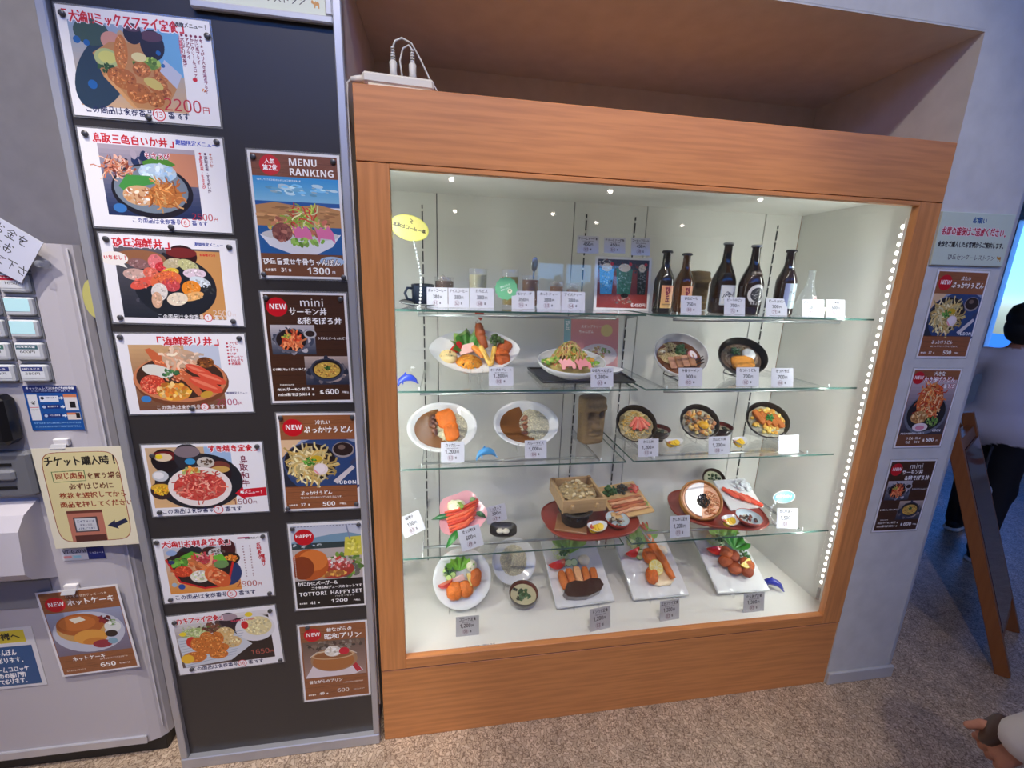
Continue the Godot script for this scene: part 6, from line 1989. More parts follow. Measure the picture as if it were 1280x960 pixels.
func build_cards() -> void:
	card_sheet = Sheet.new(self, 2048, 1060, 1.0, Color.WHITE)
	var y1: float = SHELF[0]
	var y2: float = SHELF[1]
	var y3: float = SHELF[2]
	var y4: float = SHELF[3]
	var y5 := 0.3225
	price_card(Vector3(0.19, y1, -0.235), 0.067, 0.064, "ホットコーヒー", "", "380", "51", "price card for hot coffee below the navy mug")
	price_card(Vector3(0.259, y1, -0.235), 0.067, 0.064, "アイスコーヒー", "", "380", "52", "price card for iced coffee under the brown iced tea glass")
	price_card(Vector3(0.335, y1, -0.237), 0.08, 0.066, "カルピス", "", "380", "58", "price card under the glass of creamy milk drink")
	price_card(Vector3(0.474, y1, -0.236), 0.078, 0.06, "レモンソーダ", "", "350", "55", "price card next to the green scalloped sticker")
	price_card(Vector3(0.562, y1, -0.234), 0.082, 0.062, "ホットティー", "", "380", "53", "price card for hot tea under the small tea glasses")
	price_card(Vector3(0.648, y1, -0.238), 0.084, 0.062, "アイスティー", "", "380", "54", "price card for iced tea beside the cream soda picture")
	price_card(Vector3(0.695, y1 + 0.19, -0.262), 0.075, 0.058, "クリームソーダ青", "x", "450", "53", "price card on top of the cream soda picture above the blue glass", -3)
	price_card(Vector3(0.79, y1 + 0.194, -0.262), 0.075, 0.052, "クリームソーダ緑", "x", "450", "54", "price card in a dark clip on top of the cream soda picture", -3)
	price_card(Vector3(0.885, y1 + 0.19, -0.262), 0.068, 0.06, "コーヒーフロート", "x", "450", "59", "price card on top of the cream soda picture next to the beer bottles", -3)
	price_card(Vector3(1.049, y1, -0.176), 0.077, 0.061, "砂丘ビール", "", "750", "80", "price card in front of the two small beer bottles")
	price_card(Vector3(1.214, y1, -0.176), 0.08, 0.06, "ビール中ビン", "", "700", "72", "price card before the beer bottle with the silver diamond label")
	price_card(Vector3(1.37, y1, -0.166), 0.085, 0.06, "ビール大ビン", "", "700", "71", "price card before the beer bottle with the round emblem")
	price_card(Vector3(1.507, y1, -0.155), 0.088, 0.061, "ノンアルコール", "", "380", "77", "price card in front of the clear sake bottle")
	price_card(Vector3(1.618, y1, -0.175), 0.08, 0.062, "日本酒", "", "500", "75", "price card alone at the end of the bottle shelf")
	price_card(Vector3(0.398, y2, -0.178), 0.082, 0.062, "オトナのプレート", "x", "1,200", "03", "price card in front of the boat shaped mixed plate")
	price_card(Vector3(0.738, y2, -0.145), 0.08, 0.066, "砂丘ちゃんぽん", "x", "1,300", "03", "price card in front of the salad noodle bowl")
	price_card(Vector3(1.064, y2, -0.147), 0.09, 0.065, "牛骨ラーメン", "", "900", "03", "price card in front of the ramen bowl")
	price_card(Vector3(1.282, y2, -0.141), 0.09, 0.068, "きつねうどん", "", "700", "62", "price card in front of the black soba bowl")
	price_card(Vector3(1.409, y2, -0.127), 0.088, 0.068, "きつねそば", "", "700", "66", "price card standing alone past the soba bowl")
	price_card(Vector3(0.238, y3, -0.191), 0.08, 0.07, "カツカレー", "x", "1,200", "03", "price card in front of the cutlet curry plate")
	price_card(Vector3(0.533, y3, -0.201), 0.08, 0.065, "カレーライス", "x", "1,000", "04", "price card in front of the plain curry plate")
	price_card(Vector3(0.954, y3, -0.181), 0.08, 0.066, "かに玉丼", "", "1,200", "03", "price card in front of the crab rice bowl")
	price_card(Vector3(1.240, y3, -0.180), 0.088, 0.068, "大山どり丼", "", "1,200", "03", "price card in front of the chicken and egg bowl")
	price_card(Vector3(1.527, y3, -0.168), 0.088, 0.07, "カツ丼", "", "1,000", "03", "price card in a shiny sleeve in front of the pork cutlet bowl")
	price_card(Vector3(0.104, y4 + 0.004, -0.222), 0.078, 0.078, "味噌汁", "", "150", "83", "price card tilted alone beside the pink prawn plate", 10, -12, C8(208, 209, 220), 0.3)
	price_card(Vector3(0.307, y4, -0.123), 0.078, 0.076, "甘えび刺身", "", "600", "49", "price card tilted in front of the pink prawn plate", 4, -14, C8(208, 209, 220), 0.22)
	price_card(Vector3(0.412, y4, -0.285), 0.08, 0.066, "らっきょう", "x", "300", "17", "price card behind the small black pickle dish", 6, -12, C8(208, 209, 220), 0.14)
	price_card(Vector3(1.083, y4, -0.118), 0.08, 0.082, "かにめし定食", "", "1,200", "03", "price card in front of the wooden rice tub tray")
	price_card(Vector3(1.547, y4, -0.129), 0.084, 0.08, "かに刺身定食", "", "1,500", "03", "price card in a shiny sleeve at the end of the rice tub shelf", -8)
	var grey := C8(186, 187, 190)
	price_card(Vector3(0.287, y5, -0.082), 0.082, 0.072, "コロッケ定食", "x", "1,200", "03", "grey price card in front of the croquette plate", 0, -10, grey)
	price_card(Vector3(0.77, y5, -0.05), 0.084, 0.085, "トンカツ定食", "x", "1,200", "03", "grey price card in front of the pork cutlet plate", 8, -10, grey)
	price_card(Vector3(1.05, y5, -0.062), 0.082, 0.08, "エビフライ定食", "x", "1,300", "03", "grey price card in front of the fried prawn plate", 4, -10, grey)
	price_card(Vector3(1.405, y5, -0.062), 0.09, 0.076, "からあげ定食", "x", "1,300", "03", "grey price card in front of the fried chicken plate", 0, -10, grey)
	var tex := card_sheet.tex()
	var pm := printed(tex, 0.4, 0.3)
	var clear := glass(0.1, Color(0.97, 0.98, 1.0))
	for j in card_jobs:
		var w: float = j[1]
		var h: float = j[2]
		var b: Basis = tilt(j[5], j[4]) * Basis(Vector3.BACK, j[8])
		var lift: float = absf(sin(j[8])) * w * 0.5
		var t := thing("price_card", j[3], "price card", j[0] + Vector3(0, 0.0005 + lift, 0), b, "price cards in the showcase")
		part(t, "card", G.new().box(Vector3(w, h, 0.0008), Vector3(0, h / 2, 0)), mat(j[7], 0.5))
		var g := G.new()
		g.uvquad(Vector3(-w / 2, 0, 0.0006), Vector3(w / 2, 0, 0.0006), Vector3(w / 2, h, 0.0006), Vector3(-w / 2, h, 0.0006), j[6])
		part(t, "print", g, pm)
		part(t, "holder_foot", G.new().box(Vector3(w * 0.96, 0.0015, 0.026), Vector3(0, 0.0012, -0.0135), 0.0, Basis(Vector3.RIGHT, deg_to_rad(-float(j[5])))), clear)
	# strays: blue oval sign on beads, folded tag behind the prawn plate, printed notice on the case floor
	var s := Sheet.new(self, 110, 70, 4.0, C8(70, 140, 214))
	s.text("お持ち帰り", 14, 24, 17, Color.WHITE, 0.15, 0.95)
	bead_sign(Vector3(1.53, y4, -0.165), Vector3(0.012, 0.118, 0.0), 0.05, 0.028, -0.06, s.tex(), C8(236, 242, 246), "blue oval sign on a white bead wire beside the rice tub tray", [Vector3(0.02, 0.004, 0.012), Vector3(-0.02, 0.01, 0.01), Vector3(-0.04, 0.04, 0.005), Vector3(-0.036, 0.075, 0.0), Vector3(-0.016, 0.1, 0.0)])
	s = Sheet.new(self, 200, 20, 3.0, C8(240, 239, 232))
	s.text("※表示価格は税込です", 4, 3, 13, C8(70, 70, 90), 0.1)
	var t := thing("floor_notice", "thin printed notice strip lying on the white case floor", "notice", Vector3(0.354, y5 + 0.0005, -0.034), Basis(Vector3.UP, 0.03))
	part(t, "strip", G.new().box(Vector3(0.168, 0.0004, 0.014), Vector3.ZERO), mat(C8(240, 239, 232), 0.5))
	var g2 := G.new()
	g2.uvquad(Vector3(-0.082, 0.0004, 0.006), Vector3(0.082, 0.0004, 0.006), Vector3(0.082, 0.0004, -0.006), Vector3(-0.082, 0.0004, -0.006))
	part(t, "print", g2, printed(s.tex(), 0.5, 0.0))
	# pink picture leaning at the back of the second shelf
	s = Sheet.new(self, 110, 100, 4.0, C8(236, 176, 172))
	s.rect(0, 0, 14, 100, C8(150, 196, 200))
	s.text("砂丘", 3, 6, 9, Color.WHITE, 0.14, 1.0, true, false, true)
	s.rect(14, 0, 96, 60, C8(226, 150, 150))
	s.disc(86, 24, 12, 12, C8(226, 206, 140))
	s.text("スタンプラリー", 34, 14, 6, Color.WHITE, 0.12)
	s.text("ちゃんぽん", 30, 24, 6, Color.WHITE, 0.12)
	s.disc(70, 72, 38, 22, C8(240, 226, 222))
	s.scatter(40, 70, 66, 24, 10, 2, 5, [C8(226, 190, 120), C8(200, 120, 110), C8(160, 190, 110), C8(240, 230, 210)])
	t = thing("pink_menu_picture", "pink menu picture card leaning behind the salad noodle bowl", "picture", Vector3(0.80, y2, -0.445), tilt(-8, 0))
	part(t, "board", G.new().box(Vector3(0.235, 0.21, 0.002), Vector3(0, 0.105, 0)), mat(C8(240, 226, 224), 0.4))
	g2 = G.new()
	g2.uvquad(Vector3(-0.115, 0.002, 0.0013), Vector3(0.115, 0.002, 0.0013), Vector3(0.115, 0.208, 0.0013), Vector3(-0.115, 0.208, 0.0013))
	part(t, "print", g2, printed(s.tex()))

# ------------------------------------------------------------------ printed menus
const RED := Color(0.80, 0.10, 0.16)
const NAVY := Color(0.16, 0.18, 0.36)
const INK := Color(0.12, 0.11, 0.12)

func photo_ground(s: Sheet, x: float, y: float, w: float, h: float, a: Color, b: Color) -> void:
	s.fade(x, y, w, h, a, b)
	s.scatter(90, x + w / 2, y + h / 2, w * 0.42, h * 0.42, 4, 14, [a, b, a.lerp(b, 0.5)])

func landscape() -> Sheet:
	return Sheet.new(self, 297, 210, 2.4, C8(240, 240, 246))

func footer(s: Sheet, num: String, x: float, y: float, size: float, c: Color) -> void:
	var e := s.text("この商品は食券番号", x, y, size, c, 0.11, 0.98)
	s.disc(e + size * 0.75, y + size * 0.5, size * 0.85, size * 0.85, RED)
	s.disc(e + size * 0.75, y + size * 0.5, size * 0.72, size * 0.72, C8(245, 240, 244))
	s.text(num, e + size * (0.42 if num.length() == 1 else 0.16), y + size * 0.02, size * 0.95, RED, 0.1, 0.9, false)
	s.text("番です", e + size * 1.9, y, size, c, 0.11, 0.98)

func price_tag(s: Sheet, p: String, x: float, y: float, size: float, c := C8(190, 40, 60)) -> void:
	var e := s.text(p, x, y, size, c, 0.1, 1.05, false)
	s.text("円", e + 1, y + size * 0.45, size * 0.5, c, 0.1)

func print_fried_set() -> ImageTexture:
	var s := landscape()
	photo_ground(s, 18, 26, 214, 162, C8(150, 170, 200), C8(206, 172, 138))
	s.rect(165, 26, 67, 90, C8(110, 170, 220))
	s.disc(70, 120, 46, 84, C8(40, 62, 84), 0.55)
	s.disc(60, 45, 34, 26, C8(60, 84, 80))
	s.disc(96, 58, 20, 18, C8(206, 150, 136))
	s.poly(PackedVector2Array([Vector2(56, 84), Vector2(92, 60), Vector2(160, 56), Vector2(214, 140), Vector2(186, 186), Vector2(120, 186), Vector2(70, 128)]), C8(190, 138, 88))
	s.poly(PackedVector2Array([Vector2(70, 128), Vector2(120, 186), Vector2(128, 186), Vector2(78, 122)]), C8(214, 160, 104))
	for q in [[176, 58, 24, 30], [140, 40, 18, 20]]:
		s.disc(q[0], q[1], q[2], q[3], C8(36, 32, 44))
		s.disc(q[0], q[1] - q[3] * 0.55, q[2] * 0.95, q[3] * 0.35, C8(90, 60, 76))
	s.disc(82, 92, 24, 19, C8(176, 190, 130))
	s.disc(84, 90, 18, 12, C8(206, 206, 120))
	s.scatter(26, 78, 112, 16, 8, 2, 5, [C8(50, 90, 50), C8(40, 70, 40)])
	s.disc(112, 78, 13, 34, C8(196, 120, 60), 0.12)
	s.scatter(70, 112, 78, 10, 30, 1.2, 3.2, [C8(214, 140, 74), C8(170, 96, 46), C8(226, 160, 96)])
	s.scatter(50, 160, 96, 26, 12, 3, 7, [C8(130, 170, 70), C8(170, 196, 96), C8(90, 130, 50)])
	s.disc(146, 84, 15, 9, C8(226, 216, 160))
	for q in [[148, 108, 18], [186, 116, 16], [176, 136, 20], [110, 130, 24], [136, 156, 24], [168, 166, 18], [96, 124, 18], [190, 150, 12]]:
		s.disc(q[0], q[1], q[2], q[2] * 0.85, C8(176, 104, 52))
		s.scatter(46, q[0], q[1], q[2] * 0.8, q[2] * 0.7, 1.5, 4.2, [C8(206, 134, 72), C8(150, 82, 40), C8(226, 158, 96), C8(186, 112, 60)])
	s.disc(168, 134, 20, 10, C8(206, 190, 110), 0.4)
	s.poly(PackedVector2Array([Vector2(196, 84), Vector2(228, 112), Vector2(214, 140), Vector2(184, 108)]), C8(190, 196, 220))
	for q in [[30, 62, 7], [48, 66, 6], [46, 146, 9], [186, 72, 5], [192, 96, 4]]:
		s.disc(q[0], q[1], q[2], q[2], C8(30, 96, 170))
	s.outlined("「大漁!!ミックスフライ定食」", 4, 8, 22.5, RED, C8(240, 236, 246), 0.13, 0.80)
	s.text("満腹メニュー！", 226, 8, 9.5, INK, 0.13)
	var lines := ["●ちょっぴり大きめ海老フライ", "●かに爪フライ", "●かにクリームコロッケ", "●アジフライ", "●大山どり唐揚げ"]
	for i in 5:
		s.text(lines[i], 272 - i * 9.5, 28, 8.2, C8(120, 24, 60), 0.13, 0.95, true, false, true)
	s.text("この期間限定です", 230, 30, 6, C8(206, 60, 80), 0.12, 1.0, true, false, true)
	s.disc(254, 118, 5, 4, RED)
	s.scatter(8, 270, 138, 4, 4, 1, 2, [C8(206, 90, 50), C8(230, 150, 80)])
	price_tag(s, "2200", 182, 158, 30)
	footer(s, "13", 22, 188, 15.5, NAVY)
	return s.tex()

func print_squid_bowl() -> ImageTexture:
	var s := landscape()
	photo_ground(s, 34, 30, 200, 152, C8(176, 166, 180), C8(36, 50, 90))
	s.rect(176, 40, 58, 70, C8(206, 140, 110))
	s.disc(134, 126, 86, 60, C8(30, 28, 40))
	s.disc(132, 122, 78, 52, C8(120, 134, 150))
	s.poly(PackedVector2Array([Vector2(120, 62), Vector2(160, 46), Vector2(190, 64), Vector2(170, 76), Vector2(124, 74)]), C8(80, 140, 50))
	s.disc(150, 84, 40, 20, C8(180, 206, 230))
	s.scatter(40, 150, 84, 36, 16, 3, 8, [C8(190, 214, 236), C8(150, 186, 220), C8(210, 226, 240)])
	s.scatter(60, 70, 76, 34, 22, 2, 7, [C8(226, 170, 150), C8(206, 130, 100), C8(150, 70, 50), C8(236, 200, 190)])
	s.strands(30, 70, 76, 34, 22, 26, 2.0, [C8(240, 190, 160), C8(206, 120, 90), C8(120, 50, 40)])
	s.poly(PackedVector2Array([Vector2(64, 118), Vector2(84, 92), Vector2(132, 92), Vector2(148, 106), Vector2(110, 116), Vector2(76, 130)]), C8(70, 150, 70))
	s.disc(106, 136, 36, 22, C8(214, 170, 130))
	s.scatter(60, 106, 136, 32, 18, 2, 6, [C8(240, 220, 200), C8(206, 150, 100), C8(190, 120, 80), C8(250, 244, 236)])
	s.disc(160, 134, 36, 26, C8(190, 120, 60))
	s.strands(70, 162, 132, 30, 22, 26, 3.0, [C8(214, 140, 76), C8(170, 96, 44), C8(232, 176, 110), C8(196, 120, 60)])
	s.disc(60, 166, 14, 10, C8(60, 120, 190))
	s.outlined("鳥取三色白いか丼」", 26, 9, 20, RED, C8(240, 236, 246), 0.13, 0.96)
	s.text("期間限定メニュー", 196, 10, 11, C8(60, 80, 190), 0.13)
	s.outlined("もさえび", 128, 42, 13, C8(170, 30, 60), C8(250, 236, 244), 0.13)
	var lines := ["●白いか", "●海取県産　するめいか", "●鳥取県産　もさえび"]
	for i in 3:
		s.text(lines[i].replace("　", "・"), 264 - i * 11, 32, 8, [C8(190, 120, 110), C8(90, 60, 90), RED][i], 0.13, 0.95, true, false, true)
	price_tag(s, "2500", 210, 168, 18)
	footer(s, "6", 80, 186, 12, C8(60, 70, 150))
	return s.tex()

func print_dune_bowl() -> ImageTexture:
	var s := landscape()
	photo_ground(s, 26, 26, 232, 170, C8(96, 92, 100), C8(40, 44, 56))
	s.rect(196, 30, 62, 166, C8(206, 150, 90))
	s.disc(150, 120, 92, 76, C8(32, 36, 46))
	s.disc(172, 44, 34, 26, C8(50, 20, 24))
	s.disc(172, 36, 34, 12, C8(120, 40, 40))
	s.disc(80, 52, 56, 18, C8(150, 100, 70))
	var bits := [[76, 66, 24, 12, C8(140, 100, 100)], [112, 60, 16, 18, C8(226, 120, 124)], [128, 72, 18, 12, C8(206, 50, 60)], [150, 62, 22, 12, C8(190, 176, 140)], [184, 66, 24, 14, C8(196, 196, 140)], [66, 92, 28, 14, C8(206, 170, 160)], [100, 88, 18, 14, C8(226, 110, 90)], [140, 86, 22, 12, C8(226, 190, 60)], [78, 112, 30, 12, C8(226, 90, 74)], [130, 104, 36, 22, C8(226, 110, 70)], [140, 114, 20, 16, C8(200, 70, 76)], [112, 132, 18, 22, C8(226, 220, 214)], [196, 84, 26, 12, C8(226, 206, 220)], [206, 104, 24, 12, C8(214, 226, 236)], [184, 120, 22, 18, C8(236, 140, 40)], [186, 140, 26, 10, C8(240, 180, 110)], [150, 148, 24, 16, C8(236, 220, 196)], [104, 152, 12, 20, C8(214, 170, 140)]]
	for q in bits:
		var c: Color = q[4]
		s.disc(q[0], q[1], q[2], q[3], c, s.rr.randf_range(-0.4, 0.4))
		s.scatter(26, q[0], q[1], q[2] * 0.8, q[3] * 0.8, 1.5, 4, [c.lightened(0.25), c.darkened(0.15), c.lightened(0.1)])
	s.scatter(60, 136, 96, 24, 16, 1.2, 2.4, [C8(240, 130, 60), C8(226, 90, 50)])
	s.scatter(30, 222, 122, 14, 12, 2, 4, [C8(40, 44, 50), C8(60, 64, 66)])
	s.outlined("砂丘海鮮丼」", 26, 8, 22, RED, C8(240, 236, 246), 0.14, 0.98)
	s.text("期間限定メニュー", 204, 10, 8, C8(40, 60, 150), 0.14)
	s.text("お味噌汁つき", 212, 36, 6, RED, 0.14)
	price_tag(s, "2500", 226, 172, 17, C8(226, 210, 206))
	footer(s, "1", 100, 186, 12, C8(236, 236, 240))
	# stuck-on speech bubble
	s.disc(24, 56, 30, 16, C8(244, 240, 236))
	s.poly(PackedVector2Array([Vector2(40, 62), Vector2(50, 78), Vector2(28, 70)]), C8(244, 240, 236))
	s.text("いちおし！", 2, 49, 10.5, RED, 0.14, 0.98)
	return s.tex()

func print_seafood_bowl() -> ImageTexture:
	var s := landscape()
	photo_ground(s, 24, 28, 208, 172, C8(206, 166, 120), C8(120, 80, 60))
	s.rect(150, 28, 82, 110, C8(196, 206, 224))
	s.disc(134, 124, 112, 68, C8(120, 70, 46))
	s.disc(132, 118, 110, 62, C8(206, 130, 90))
	s.disc(132, 114, 102, 56, C8(70, 46, 36))
	s.poly(PackedVector2Array([Vector2(60, 40), Vector2(72, 36), Vector2(160, 110), Vector2(180, 160), Vector2(168, 164), Vector2(140, 124), Vector2(84, 90)]), C8(206, 104, 64))
	s.scatter(80, 112, 90, 36, 36, 2, 6, [C8(226, 130, 84), C8(190, 84, 50), C8(236, 160, 120)], 0.5, 0.7)
	s.disc(140, 64, 44, 24, C8(206, 170, 140))
	s.strands(26, 140, 62, 38, 18, 26, 6, [C8(226, 190, 160), C8(206, 160, 130), C8(236, 210, 186)])
	s.disc(196, 74, 20, 14, C8(120, 70, 40))
	s.scatter(30, 196, 74, 18, 12, 2, 5, [C8(150, 90, 40), C8(90, 50, 30), C8(190, 120, 60)])
	s.disc(82, 96, 36, 16, C8(226, 226, 216), 0.25)
	s.scatter(24, 112, 104, 20, 12, 3, 6, [C8(60, 110, 70), C8(90, 140, 80)])
	s.disc(66, 132, 30, 26, C8(206, 70, 50))
	s.scatter(150, 66, 132, 28, 24, 2, 3.2, [C8(236, 110, 84), C8(206, 60, 44), C8(246, 140, 110)])
	s.disc(112, 152, 40, 24, C8(226, 150, 60))
	s.scatter(60, 112, 150, 38, 22, 4, 9, [C8(240, 180, 70), C8(226, 130, 50), C8(240, 200, 130)])
	for q in [[178, 96, 34, 12, 0.45], [206, 116, 36, 12, 0.4], [190, 134, 42, 15, 0.45]]:
		s.disc(q[0], q[1], q[2], q[3], C8(222, 84, 60), q[4])
		s.disc(q[0] - 4, q[1] - 3, q[2] * 0.8, q[3] * 0.3, C8(240, 130, 100), q[4])
	s.disc(188, 160, 16, 9, C8(206, 160, 60), -0.3)
	s.disc(44, 170, 12, 9, C8(60, 130, 200))
	s.outlined("「海鮮彩り丼」", 84, 8, 23, RED, C8(240, 238, 246), 0.14, 0.98)
	var lines := ["●アワビ", "●ウニ", "●イクラ", "●いか", "●サーモン", "●かんぱち", "●赤海老"]
	for i in 7:
		s.text(lines[i], 250, 20 + i * 9, 8, C8(180, 30, 60), 0.13, 0.95)
	s.text("期間限定メニュー", 236, 154, 6.5, C8(60, 60, 120), 0.13)
	price_tag(s, "2900", 208, 172, 20, C8(170, 50, 90))
	footer(s, "2", 64, 188, 12, C8(230, 226, 230))
	return s.tex()

func print_beef_set() -> ImageTexture:
	var s := landscape()
	photo_ground(s, 8, 8, 208, 176, C8(206, 176, 140), C8(222, 180, 130))
	s.rect(150, 8, 66, 110, C8(160, 190, 226))
	s.disc(128, 110, 110, 84, C8(34, 36, 44))
	for q in [[52, 46, 34, 34, C8(30, 24, 30), C8(110, 30, 30)], [108, 38, 34, 40, C8(46, 44, 52), C8(130, 116, 124)], [182, 84, 30, 40, C8(40, 26, 34), C8(120, 60, 50)], [30, 134, 26, 26, C8(60, 40, 40), C8(226, 176, 60)]]:
		s.disc(q[0], q[1], q[2], q[3], q[4])
		s.disc(q[0], q[1] - q[3] * 0.4, q[2] * 0.92, q[3] * 0.42, q[5])
	s.disc(48, 36, 22, 12, C8(226, 206, 176))
	s.disc(38, 34, 9, 7, C8(240, 210, 40))
	s.disc(112, 50, 13, 9, C8(60, 150, 206))
	s.disc(184, 76, 24, 10, C8(206, 166, 90))
	s.disc(150, 54, 22, 16, C8(206, 200, 190))
	s.scatter(24, 152, 54, 14, 8, 2, 4, [C8(70, 50, 40), C8(110, 90, 70)])
	s.disc(34, 90, 20, 16, C8(206, 210, 214))
	s.disc(30, 88, 13, 10, C8(240, 240, 242))
	s.scatter(40, 30, 132, 18, 12, 3, 6, [C8(240, 200, 60), C8(226, 160, 40)])
	s.disc(128, 126, 80, 60, C8(240, 230, 226))
	s.scatter(30, 112, 78, 24, 10, 4, 9, [C8(190, 206, 130), C8(236, 190, 90), C8(226, 150, 60)])
	s.disc(156, 84, 22, 10, C8(232, 226, 212))
	s.disc(128, 126, 66, 42, C8(206, 76, 66))
	s.strands(110, 128, 124, 58, 36, 22, 3.2, [C8(226, 110, 96), C8(196, 60, 56), C8(240, 170, 150), C8(186, 50, 50), C8(236, 140, 120)])
	s.outlined("すき焼き定食」", 160, 6, 19, RED, C8(248, 240, 244), 0.16, 0.98)
	var k := 38.0
	for ch in "鳥取和牛":
		s.text(ch, 234, k, 22, C8(120, 24, 60), 0.11)
		k += 24
	# stuck-on red arrow
	s.poly(PackedVector2Array([Vector2(214, 150), Vector2(236, 130), Vector2(236, 138), Vector2(296, 134), Vector2(296, 160), Vector2(238, 164), Vector2(240, 172)]), C8(206, 20, 44))
	s.text("新メニュー！", 228, 143, 10, Color.WHITE, 0.16, 0.98)
	price_tag(s, "1500", 204, 166, 20, C8(120, 40, 60))
	footer(s, "7", 22, 190, 15, NAVY)
	return s.tex()

func print_sashimi_set() -> ImageTexture:
	var s := landscape()
	photo_ground(s, 20, 26, 190, 154, C8(196, 200, 214), C8(226, 150, 70))
	s.disc(176, 120, 40, 44, C8(40, 60, 110))
	for q in [[90, 42, 30, 16, C8(40, 40, 50)], [140, 46, 22, 14, C8(60, 30, 30)], [160, 54, 26, 16, C8(206, 206, 206)], [188, 42, 20, 30, C8(70, 24, 30)], [190, 74, 26, 20, C8(40, 26, 24)]]:
		s.disc(q[0], q[1], q[2], q[3], q[4])
	s.scatter(24, 160, 52, 18, 8, 2, 4, [C8(120, 110, 100), C8(70, 60, 60)])
	s.scatter(30, 190, 74, 18, 10, 3, 6, [C8(236, 160, 60), C8(226, 120, 40)])
	s.poly(PackedVector2Array([Vector2(22, 66), Vector2(60, 40), Vector2(196, 84), Vector2(176, 160), Vector2(110, 166), Vector2(48, 140)]), C8(40, 26, 30))
	s.line(PackedVector2Array([Vector2(24, 68), Vector2(50, 142), Vector2(112, 168), Vector2(174, 162), Vector2(196, 88)]), 6, C8(206, 34, 40))
	s.poly(PackedVector2Array([Vector2(60, 60), Vector2(92, 44), Vector2(118, 56), Vector2(90, 74)]), C8(96, 176, 50))
	s.poly(PackedVector2Array([Vector2(140, 64), Vector2(170, 58), Vector2(182, 84), Vector2(150, 88)]), C8(110, 190, 60))
	s.strands(30, 120, 76, 20, 12, 24, 5, [C8(190, 40, 60), C8(214, 80, 90), C8(226, 150, 150)])
	s.strands(34, 96, 98, 36, 14, 36, 7, [C8(240, 140, 80), C8(246, 180, 130), C8(226, 110, 60)])
	s.scatter(40, 54, 78, 22, 16, 3, 8, [C8(90, 160, 60), C8(120, 180, 70)])
	s.disc(62, 108, 24, 18, C8(206, 70, 40))
	s.scatter(60, 62, 108, 20, 14, 1.5, 3, [C8(236, 110, 70), C8(206, 60, 40)])
	s.disc(104, 128, 26, 20, C8(236, 234, 220))
	s.scatter(30, 104, 126, 22, 16, 3, 7, [C8(246, 246, 236), C8(226, 216, 190), C8(200, 214, 160)])
	for k in 3:
		s.disc(142 + k * 8, 128 + k * 6, 24, 30, [C8(226, 110, 60), C8(240, 150, 100), C8(216, 96, 50)][k], -0.5)
	s.scatter(30, 150, 128, 20, 24, 2, 6, [C8(246, 170, 120), C8(206, 90, 50)])
	s.disc(164, 92, 20, 13, C8(110, 150, 90))
	for q in [[40, 46, 14, 9, C8(150, 176, 220)], [52, 158, 9, 9, C8(40, 80, 160)], [34, 150, 7, 7, C8(160, 186, 206)], [36, 76, 9, 6, C8(50, 60, 110)]]:
		s.disc(q[0], q[1], q[2], q[3], q[4])
	s.outlined("大漁!!お刺身定食」", 18, 8, 22.5, RED, C8(246, 238, 246), 0.13, 0.95)
	s.rect(216, 8, 32, 5, C8(170, 40, 90))
	s.text("期間限定メニュー", 236, 9, 7, INK, 0.12)
	s.text("お刺身7種盛り", 264, 28, 13, C8(190, 24, 40), 0.15, 0.95, true, false, true)
	s.text("7", 266, 72, 13, C8(190, 24, 40))
	for i in 2:
		for j in 12:
			s.tiny(226 + i * 18, 36 + j * 9, 4, 5, C8(110, 40, 60))
	price_tag(s, "2900", 196, 152, 22, C8(170, 40, 40))
	footer(s, "5", 28, 186, 16, NAVY)
	return s.tex()

